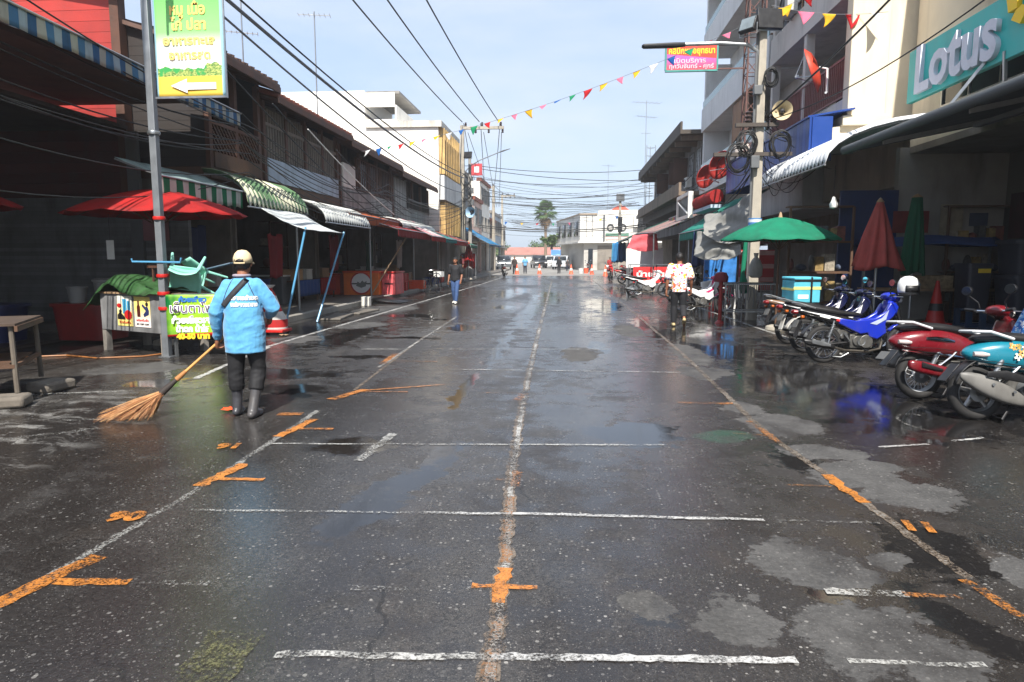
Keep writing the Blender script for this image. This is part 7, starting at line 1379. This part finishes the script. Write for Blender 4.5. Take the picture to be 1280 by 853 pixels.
        organic(t_, 'trousers', bottom, p, vox, 2, (fold * .8, fl))
    for S, s in (('L', -1), ('R', 1)):
        t_ = MB(); fd = V((.12 * s, 1, 0)).normalized(); a = P['ank' + S]; tz = V((0, 0, (pose or {}).get('toe' + S, 0) * H)); t_.tube([a - V((0, .03 * H, .02 * H)), a + fd * .03 * H - V((0, 0, .018 * H)) + tz * .3, a + fd * .094 * H - V((0, 0, .026 * H)) + tz], [.0245 * H, .029 * H, .019 * H], 12, round_ends=True)
        if boots: t_.tube([a - V((0, .012 * H, .015 * H)), a.lerp(P['knee' + S], .3), a.lerp(P['knee' + S], .78)], [.029 * H, .030 * H, .039 * H], 14)
        organic(t_, 'boot' if boots else 'shoe', shoes or BLACKPL, p, vox, 1)
    hc = P['head'] + V((0, -.010 * H, .012 * H)); hr = V((.049 * H, .059 * H, .058 * H)); b = MB(); b.ball(hc, hr, 26, 18)
    keep = lambda c: (c.z - hc.z) / hr.z > (.38 if c.y > hc.y + .1 * hr.y else (-.05 if hair == 'thin' else -.55)) or (c.y < hc.y - .25 * hr.y and (c.z - hc.z) / hr.z > -.8)
    fs = []
    for f in b.f:
        c = sum((V(b.v[i]) for i in f), V()) / len(f)
        if keep(c): fs.append(f)
    b.f = fs; b.mi = [0] * len(fs); b.v = [tuple(V(q) + (V(q) - hc) * .05 * nz(q[0] * 60, q[1] * 60, q[2] * 60)) for q in b.v]; b.build('hair', HAIR, p, solid=.006 * H)
    if hair == 'long':
        b = MB(); b.loft([(hc + V((0, -.035 * H, .02 * H)), .045 * H, .026 * H), (hc + V((0, -.045 * H, -.05 * H)), .05 * H, .022 * H), (hc + V((0, -.045 * H, -.12 * H)), .045 * H, .018 * H), (hc + V((0, -.04 * H, -.17 * H)), .02 * H, .008 * H)], 14); b.build('hair', HAIR, p)
    for s in (-1, 1): MB().ball(P['head'] + V((s * .018 * H, .040 * H, .006 * H)), (.0065 * H, .005 * H, .0045 * H), 8, 6).build('eye', EYEM, p)
    MB().tube([P['head'] + V((-.012 * H, .045 * H, -.034 * H)), P['head'] + V((0, .0495 * H, -.033 * H)), P['head'] + V((.012 * H, .045 * H, -.034 * H))], .003 * H, 6).build('mouth', LIPM, p)
    if cap:
        z0 = hc.z + .004 * H; prof = [(0, .064 * H), (.025 * H, .06 * H), (.044 * H, .043 * H), (.054 * H, .018 * H), (.056 * H, -.012 * H)]; b = MB().lathe(prof, 30, (hc.x, hc.y, z0)); b.v = [(v[0] * .93 + hc.x * .07, (v[1] - hc.y) * 1.06 + hc.y, v[2]) for v in b.v]; c_ = b.build('cap', cap, p, solid=.004 * H)
        MB().grid(lambda u, v: (hc.x + (u - .5) * .09 * H, hc.y + .05 * H + (.05 * H) * v * (1 - (2 * u - 1) ** 2 * .6), z0 - .008 * H - .01 * H * v), 10, 5).build('brim', cap, c_, solid=.004 * H)
        pts = [(sin(a) * .0245 * H, z0 + .012 * H * 1 - .022 * H + cos(a) * .021 * H) for a in (radians(q) for q in range(-90, 91, 15))]; yb = hc.y - .0585 * H
        b = MB(); k_ = len(pts)
        fr = lambda x, z, d: (hc.x + x, hc.y - sqrt(max(1e-6, ((.054 + d) * H) ** 2 - x * x)) * 1.06 * (1 - max(0, (z - z0) / H - .012) * 5), z)
        b.add([fr(0, z0 - .006 * H, .0045)] + [fr(x, z, .0045) for x, z in pts], [(0, i, i + 1) for i in range(1, k_)]); b.build('cap_opening', HAIR, c_, solid=.003); 
        MB().tube([fr(x, z0 - .0125 * H, .005) for x in [q * .005 * H for q in range(-6, 7)]], .0045 * H, 6).build('cap_strap', cap, c_)
    return p
# the sweeper
t = new_mat('sky_blue_jersey'); co = t.obj(); X, Y, Z = t.sep(co); n_ = t.noise(co, 3, 4); b0 = t.mix(t.rng(n_, .3, .7), C(78, 150, 196), C(94, 166, 208))
t.lk(b0, t.b.inputs['Base Color']); t.b.inputs['Roughness'].default_value = .72; t.b.inputs['Sheen Weight'].default_value = .3
bb_ = t.mk('Bump'); bb_.inputs['Strength'].default_value = .4; bb_.inputs['Distance'].default_value = .035; t.lk(t.math('ADD', t.noise(co, 7, 4, .5, (1.4, 1.4, .6)), t.math('MULTIPLY', t.noise(co, 18, 3, .5, (1.6, 1, .8)), .5)), bb_.inputs['Height']); t.lk(bb_.outputs[0], t.b.inputs['Normal'])
JER = t.m; DTR = mat('black_work_trousers', C(25, 25, 28), .75, .15, 5, .12, bump=.3, bscale=12); BOOT = mat('grey_rubber_boots', C(66, 66, 70), .35, .2, 5, .45, (.14, .12, .10, 1)); CAPM = mat('beige_cap_cloth', C(222, 200, 160), .85, .06, 8, .1)
WX, WY = -3.22, 6.52
wk = person('street sweeper seen from behind in sky blue top, beige cap and boots', (WX, WY, 0), radians(6), 1.66, dict(kneeL=(-.062, .0, .285), kneeR=(.062, .03, .285), ankL=(-.075, .03, .045), ankR=(.045, -.05, .045), shL=(-.108, -.01, .798), shR=(.108, .0, .804), elbL=(-.158, -.02, .635), elbR=(.166, .02, .655), wrL=(-.186, .05, .475), wrR=(.10, .16, .60), head=(0.005, .018, .922)), JER, 'long', .395, DTR, BOOT, 'short', CAPM, .0075, 1, fat=1.16, loose=1.35, fold=.012, curl=(.95, .9), hdir={'L': [(-.15, .35, -.75), (.9, .3, 0)]})
wm = Matrix.Translation((WX, WY, 0)) @ Matrix.Rotation(radians(6), 4, 'Z')
# strap of the bag across the back, collar, back print: children of the sweeper
H_ = 1.66
from mathutils.bvhtree import BVHTree
_sh = [c for c in wk.children if c.name.startswith('shirt')][0].data
_bv = BVHTree.FromPolygons([v.co for v in _sh.vertices], [p.vertices[:] for p in _sh.polygons])
def back_y(x, z):
    r = _bv.ray_cast(V((x, -1, z)), V((0, 1, 0))); return r[0].y if r[0] else -.12
L_ = []; R_ = []
for i in range(25):
    f = i / 24; x = .075 - .235 * f; z = 1.385 - .265 * f; d = V((.235, .265)).normalized(); w_ = .027
    L_.append((x - w_ * .75, back_y(x - w_ * .75, z + w_ * .66) - .007, z + w_ * .66)); R_.append((x + w_ * .75, back_y(x + w_ * .75, z - w_ * .66) - .007, z - w_ * .66))
MB().add(L_ + R_, [(i, i + 1, 25 + i + 1, 25 + i) for i in range(24)]).build('bag_strap', mat('black_webbing', C(44, 44, 48), .7), wk, solid=.006)
def on_back(o):
    for v in o.data.vertices:
        q = o.matrix_basis @ v.co; y = back_y(q.x, q.z) - .006 - (.001 if q.y < 0 else 0); v.co = o.matrix_basis.inverted() @ V((q.x, y, q.z))
for s_, z, w_ in (('เทศบาลตำบล', 1.20, .25), ('งานรักษาความสะอาด', 1.135, .24)):
    o = text('lettering', s_, .055, WHITEPAINT, wk, (.045, 0, z), width=w_, off=.004); on_back(o)
for sx in (-1, 1):
    P_ = []
    for i in range(15): f = i / 14; x = sx * (.055 + .115 * f ** .8); z = 1.395 - .25 * f; P_.append((x, back_y(x, z) - .002, z))
    MB().tube(P_, .0045, 5).build('piping', mat('dark_piping', C(60, 74, 96), .7), wk)
MB().torus((0.0, -.01, 1.415), .072, .016, 'z', 24, 8, .9).build('collar', mat('grey_pink_collar', C(150, 140, 150), .8), wk)
# broom: handle held in the left hand, bristles fanned on the road
hnd = wm @ (V((-.200, .068, .435)) * H_); tip = V((-4.28, 6.32, .03)); dr = (tip - hnd).normalized(); top_ = hnd - dr * .38; ferr = hnd + dr * .62; LEN = (tip - ferr).length
br = thing('broom', 'long handled coconut stalk broom held by the sweeper, bristles fanned on the road', 'broom', top_)
q = lambda p: p - top_
MB().tube([V(), q(hnd), q(ferr)], [.013, .014, .015], 10).build('handle', mat('bamboo', C(206, 150, 84), .5, .12, 8, .1), br); MB().tube([q(ferr - dr * .10), q(ferr + dr * .02), q(ferr + dr * .10)], [.02, .032, .035], 12).build('binding', mat('dark_binding', C(52, 44, 40), .7), br); MB().tube([q(ferr - dr * .22), q(ferr - dr * .1)], [.019, .028], 12).build('ferrule', mat('bamboo_wrap', C(170, 116, 66), .7), br)
hd_ = V((dr.x, dr.y, 0)).normalized(); sx_ = dr.cross(V((0, 0, 1))).normalized(); up_ = sx_.cross(dr).normalized(); b = MB(); rb_ = random.Random(11)
for i in range(760):
    a = rb_.uniform(-.62, .62); c = rb_.gauss(0, .10); ln = LEN * rb_.uniform(.78, 1.12); st = ferr + dr * .06 + sx_ * a * .03 + up_ * c * .06
    e = V((tip.x, tip.y, 0)) + hd_ * rb_.uniform(-.16, .34) + V((-hd_.y, hd_.x, 0)) * (rb_.gauss(0, .10) + .12 * a) + V((0, 0, .012 + abs(rb_.gauss(0, .03))))
    if e.z < .006: e.z = .006 + rb_.random() * .02
    mid_ = st.lerp(e, .5) + sx_ * a * .02 + V((0, 0, rb_.uniform(-.012, .016))); w_ = rb_.uniform(.0012, .0023); b.m(rb_.randrange(3)); b.tube([q(st), q(mid_), q(e)], [w_ * 1.3, w_, w_ * .5], 4)
b.build('bristles', [mat('bristle_%d' % i, c, .7, .15, 6, 0) for i, c in enumerate((C(168, 112, 66), C(128, 80, 48), C(196, 150, 100)))], br)

TIE = None
t = new_mat('flower_print'); co = t.obj(); b0 = (.78, .77, .78, 1)
for sc_, th, cc in ((11, .60, C(250, 200, 40)), (9.5, .61, C(240, 110, 60)), (12.5, .63, C(214, 40, 110)), (14, .65, C(150, 110, 200))):
    q_ = t.mk('Mapping'); t.lk(co, q_.inputs[0]); q_.inputs['Location'].default_value = (sc_, sc_ * 2, 0); b0 = t.mix(t.math('GREATER_THAN', t.noise(q_.outputs[0], sc_, 2), th), b0, cc)
t.lk(b0, t.b.inputs['Base Color']); t.b.inputs['Roughness'].default_value = .8; FLW = t.m
BLK = mat('black_cloth', C(30, 30, 34), .8, .12, 6, .05, bump=.2); JEAN = mat('blue_denim', C(58, 84, 128), .8, .15, 7, .08, bump=.2); NAVY = mat('navy_trousers', C(34, 38, 56), .8); SHOEW = mat('white_shoe', C(220, 216, 206), .6); BEIGE = mat('beige_shoe', C(196, 176, 130), .6)
person('man walking away in a white shirt printed with bright flowers and black trousers', (2.5, 15.9, 0), radians(-4), 1.70, dict(kneeL=(-.055, .05, .29), ankL=(-.055, .05, .045), kneeR=(.058, .02, .275), ankR=(.06, -.19, .135), toeR=-.09, elbL=(-.155, -.04, .64), wrL=(-.165, -.01, .49), elbR=(.155, -.02, .64), wrR=(.162, .05, .50)), FLW, 'short', .47, BLK, BEIGE, 'short', None, .010, loose=1.5)
person('woman in a black top and blue jeans walking towards the viewer holding a black phone', (-3.85, 23.0, 0), radians(172), 1.58, dict(kneeL=(-.045, .06, .29), ankL=(-.03, .08, .05), kneeR=(.05, .0, .285), ankR=(.05, -.08, .055), elbL=(-.14, -.02, .64), wrL=(-.135, .05, .50), elbR=(.14, -.02, .64), wrR=(.15, .03, .49)), BLK, 'short', .50, JEAN, SHOEW, 'long', None, .011, female=True)
ph_ = thing('phone', 'black phone hanging in the hand of the woman in jeans', 'phone', (-4.10, 22.95, .68)); MB().box(-.035, -.01, -.1, .035, .01, .08).build('case', BLACKPL, ph_, bevel=.006); MB().box(-.03, -.0108, -.09, .03, -.0101, .07).build('screen', GLASS, ph_)
BLSH = mat('pale_blue_shirt', C(110, 170, 214), .8); BRN = mat('dark_brown_cloth', C(58, 48, 46), .8); 
person('person in dark clothes standing left of the pale blue shirted one at the far cones', (-5.05, 63, 0), radians(160), 1.62, None, BRN, 'long', .46, BLK, BLACKPL, vox=.016)
person('person in a pale blue shirt and navy trousers standing at the far cones', (-4.2, 65, 0), radians(190), 1.62, None, BLSH, 'short', .46, NAVY, BLACKPL, vox=.016)
person('person in black standing by the parked cars at the far end', (-1.0, 66, 0), radians(150), 1.62, None, BLK, 'long', .46, BLK, BLACKPL, vox=.016)
person('person in a grey top standing beside the corner building wall', (-.25, 76, 0), radians(170), 1.3, None, BRN, 'short', .46, NAVY, BLACKPL, vox=.016)
person('person in red standing among the motorcycles at the far right', (3.6, 62, 0), radians(200), 1.55, None, mat('red_cloth', C(160, 44, 44), .8), 'short', .46, BLK, BLACKPL, vox=.016)
person('person in a maroon shirt by the dark left shops near the tall pole', (-6.4, 40.5, .13), radians(120), 1.58, None, mat('maroon_cloth', C(110, 50, 54), .8), 'short', .46, BLK, BLACKPL, vox=.016)

# ------------------------------------------------------------------ cones, vehicles, palm
ORC = plastic('cone_orange', C(250, 106, 70), .45)
for i, (x, y, lab) in enumerate(((-4.75, 62.2, 'orange traffic cone between the two people standing at the far left'), (-2.75, 63, 'orange traffic cone alone in the middle of the far street'), (.15, 63, 'orange traffic cone right of the person in black'), (2.0, 62, 'orange traffic cone at the far right by the red motorcycle'), (3.0, 58, 'orange traffic cone nearest the right stalls in the far row'))):
    traffic_cone('traffic_cone', lab, (x, y, 0), .9, .2, ORC, [(.35, .55, WHITEPL)], group='orange cones closing the street')
for i, (x, y, m) in enumerate(((1.1, 66, 'white plastic barrel in the far row of cones'), (1.6, 66.5, 'pale orange barrel beside the white barrel in the far row'))): tub(m, (x, y, 0), .25, .5, WHITEPL if i == 0 else ORC, None, None, 'barrel', 'barrel')
def vehicle(name, label, cat, loc, rz, L, Wd, H, m, prof, glass, group=None, truck=False):
    """prof: side outline (x forward) of the body, glass: outline of the glazing"""
    v = thing(name, label, cat, loc, rz, group); MB().prism(prof, -Wd / 2, Wd / 2).build('body', m, v, bevel=.06)
    MB().prism(glass, -Wd / 2 - .006, Wd / 2 + .006).build('side_windows', GLASS, v, smooth=False)
    for x in (-L * .3, L * .31):
        for s in (-1, 1):
            w_ = MB().torus((x, s * (Wd / 2 - .06), .33), .24, .09, 'y', 26, 8).build('wheel', RUBBER, v); MB().lathe([(0, .02), (.1, .03), (.2, 0)], 16, (x, s * (Wd / 2 - .02), .33), 'y').build('rim', STEEL, w_)
    fx = L / 2
    for s in (-1, 1): MB().cbox((fx - .03, s * Wd * .38, .78), (.08, .36, .16)).build('headlight', LAMPGL, v, bevel=.02); MB().cbox((fx * .38, s * (Wd / 2 + .1), 1.08), (.1, .16, .14)).build('wing_mirror', m, v, bevel=.02)
    MB().cbox((fx + .005, 0, .74), (.03, Wd * .45, .16)).build('grille', BLACKPL, v); MB().cbox((fx + .02, 0, .45), (.12, Wd * .96, .22)).build('bumper', m, v, bevel=.03); MB().cbox((fx + .082, 0, .45), (.01, .42, .13)).build('number_plate', PLATE, v)
    return v
PICK = [(-2.5, .4), (-2.5, 1.05), (-.75, 1.05), (-.6, 1.72), (.55, 1.75), (1.15, 1.12), (2.3, 1.0), (2.5, .85), (2.5, .4)]; PICKG = [(-.5, 1.12), (-.45, 1.6), (.5, 1.62), (.95, 1.14)]
VANP = [(-2.3, .4), (-2.35, 1.0), (-2.2, 1.9), (.9, 1.95), (1.6, 1.25), (2.2, 1.05), (2.4, .8), (2.4, .4)]; VANG = [(-2.0, 1.25), (-1.95, 1.75), (.8, 1.8), (1.35, 1.25)]
SUVP = [(-2.2, .4), (-2.25, 1.0), (-2.0, 1.68), (.3, 1.72), (1.0, 1.1), (2.1, .95), (2.25, .7), (2.25, .4)]; SUVG = [(-1.9, 1.1), (-1.75, 1.55), (.25, 1.58), (.75, 1.12)]
def front_glass(v, x0, z0, x1, z1, Wd): MB().add([(x0 + .03, -Wd * .44, z0), (x0 + .03, Wd * .44, z0), (x1 + .03, Wd * .38, z1), (x1 + .03, -Wd * .38, z1)], [(0, 1, 2, 3)]).build('windscreen', GLASS, v, solid=.02)
SILV = paint('silver_car_paint', C(186, 190, 194), .25); WHT = paint('white_car_paint', C(226, 226, 224), .25); BLKC = paint('black_car_paint', C(34, 36, 40), .2)
v = vehicle('pickup_truck', 'dark pickup truck with pale windscreen parked at the far end, leftmost vehicle', 'pickup truck', (-4.3, 96, 0), radians(-80), 5.0, 1.8, 1.75, BLKC, PICK, PICKG); front_glass(v, 1.15, 1.14, .58, 1.7, 1.8)
v = vehicle('parked_car', 'white car half hidden between the two larger vehicles at the far end', 'car', (-2.6, 97, 0), radians(-85), 4.5, 1.75, 1.7, WHT, SUVP, SUVG); front_glass(v, 1.0, 1.12, .32, 1.66, 1.75)
v = vehicle('parked_car', 'silver car facing the viewer, rightmost of the vehicles at the far end', 'car', (-1.1, 88, 0), radians(-95), 4.5, 1.8, 1.75, SILV, SUVP, SUVG); front_glass(v, 1.0, 1.12, .32, 1.66, 1.8)
v = vehicle('delivery_van', 'blue white box van standing behind the parked cars', 'van', (-2.0, 112, 0), radians(-90), 4.8, 2.0, 2.6, paint('pale_blue_van', C(96, 146, 206), .3), [(-2.3, .4), (-2.3, 2.7), (1.0, 2.7), (1.0, 1.9), (1.5, 1.85), (1.9, 1.1), (2.4, 1.0), (2.4, .4)], [(1.05, 1.2), (1.05, 1.7), (1.45, 1.7), (1.75, 1.2)]); front_glass(v, 1.9, 1.15, 1.5, 1.82, 2.0)
v = vehicle('parked_car', 'grey car standing behind the far left poles', 'car', (-8.2, 86, 0), radians(-85), 4.5, 1.75, 1.7, paint('grey_car_paint', C(90, 94, 98), .3), SUVP, SUVG); front_glass(v, 1.0, 1.12, .32, 1.66, 1.75)

# fan palm beyond the street
pt = thing('fan_palm', 'tall fan palm with a skirt of dead leaves beyond the end of the street', 'palm tree', (-4.6, 130, 0))
MB().tube([(0, 0, 0), (.1, 0, 3), (.05, 0, 6), (0, 0, 9.6)], [.36, .27, .24, .28], 14).build('trunk', mat('palm_trunk', C(128, 108, 88), .9, .2, 3, .3, bump=.5), pt)
def frond(b, base, d, droop, L, seg=22):
    d = d.normalized(); stem = base + d * L * .45; b.tube([base, base.lerp(stem, .5) + V((0, 0, .05)), stem], .03, 5); side_ = d.cross(V((0, 0, 1)))
    side_ = side_.normalized() if side_.length > .05 else V((1, 0, 0)); nn = side_.cross(d).normalized()
    for i in range(seg):
        a = radians(-105 + 210 * i / (seg - 1)); e = d * cos(a) + side_ * sin(a); ln = L * .58 * (1 - .3 * abs(a) / 1.83); t1 = stem + e * ln * .6 + nn * .04; t2 = stem + e * ln - V((0, 0, droop * ln * (.35 + .3 * random.random()))); w_ = e.cross(nn).normalized() * ln * .055
        b.add([stem, t1 - w_, t2, t1 + w_], [(0, 1, 2, 3)])
LEAF = mat('palm_leaf', C(84, 112, 52), .6, .35, 1.2, 0, transl=.25); LEAF2 = mat('dry_palm_leaf', C(150, 116, 70), .8, .3, 1.2, 0)
b = MB(); rp_n = random.Random(2); random.seed(4)
for i in range(46): az = rp_n.uniform(0, 2 * pi); el = rp_n.uniform(-25, 85); d = V((cos(az) * cos(radians(el)), sin(az) * cos(radians(el)), sin(radians(el)))); frond(b, V((0, 0, 9.7)), d, .35 + (60 - el) / 200, rp_n.uniform(2.2, 2.9))
b.build('crown', LEAF, pt, smooth=False); b = MB()
for i in range(26): az = rp_n.uniform(0, 2 * pi); el = rp_n.uniform(-85, -45); d = V((cos(az) * cos(radians(el)), sin(az) * cos(radians(el)), sin(radians(el)))); frond(b, V((0, 0, 9.4)), d, .5, rp_n.uniform(1.9, 2.9), 14)
b.build('dead_leaf_skirt', LEAF2, pt, smooth=False)
# low far trees at the end
def bush(label, loc, R, n, seed, m):
    tr2 = thing('leafy_tree', label, 'tree', loc); r_ = random.Random(seed); MB().tube([(0, 0, 0), (.1, 0, R[2] * .7)], [.2, .1], 8).build('trunk', WOOD, tr2); b = MB()
    cl = [V((r_.gauss(0, .5) * R[0], r_.gauss(0, .5) * R[1], R[2] * r_.uniform(.5, 1.15))) for _ in range(16)]
    for i in range(n):
        c = r_.choice(cl); p = c + V((r_.gauss(0, 1), r_.gauss(0, 1), r_.gauss(0, .8))) * R[0] * .2; a = V((r_.gauss(0, 1), r_.gauss(0, 1), r_.gauss(0, 1))).normalized(); k = a.orthogonal().normalized() * .16; l = a.cross(k).normalized() * .28; b.m(r_.randrange(2)); b.add([p - k, p + l, p + k, p - l], [(0, 1, 2, 3)])
    b.build('crown', m, tr2, smooth=False)
LV = [mat('leaf_a', C(66, 88, 46), .7, .2, 1, 0), mat('leaf_b', C(92, 112, 60), .7, .2, 1, 0)]
bush('round green tree above the red tiled hall at the far end', (-7, 200, 0), (4, 3, 4.6), 2600, 3, LV); bush('smaller tree left of the red tiled hall at the far end', (-19, 175, 0), (3, 3, 4), 1500, 6, LV)
bush('green shrub against the left end of the corner building', (-2.6, 99, 2.6), (1.0, 1, 1.6), 700, 9, LV)
# tiny clutter on the road
for i, (x, y, lab) in enumerate(((-5.75, 13.3, 'crumpled paper scrap lying near the red and white bags'), (-3.5, 6.7, 'orange leaf scrap beside the sweeper boots'))):
    o = MB().grid(lambda u, v: ((u - .5) * .16, (v - .5) * .12, .02 + .025 * nz(u * 5, v * 5, i)), 6, 6).build('paper_scrap', PALEWOOD if i == 0 else ORANGEPL, None, (x, y, .01), solid=.004); tag(o, lab, 'litter')
hz = thing('hose', 'thin brown hose lying on the ground in front of the food cart', 'hose', (-7.2, 10.2, .014)); MB().tube([(-1.6, -.2, 0), (-.9, .1, 0), (-.2, -.15, 0), (.4, .1, 0), (.6, .5, 0)], .013, 7).build('tube', mat('brown_hose', C(150, 96, 50), .5), hz)
bpy.data.scenes.remove(_TS)

# air between here and the end of the street
t_h = bpy.data.materials.new('hazy_air'); t_h.use_nodes = True; n_h = t_h.node_tree.nodes; n_h.remove(n_h['Principled BSDF']); pv = n_h.new('ShaderNodeVolumePrincipled'); pv.inputs['Density'].default_value = .0012; pv.inputs['Color'].default_value = (.93, .95, .98, 1); pv.inputs['Anisotropy'].default_value = .3
t_h.node_tree.links.new(pv.outputs[0], n_h['Material Output'].inputs['Volume']); hzo = MB().box(-60, -30, -1.02, 60, 260, 18).build('haze', t_h, smooth=False); hzo['kind'] = 'stuff'
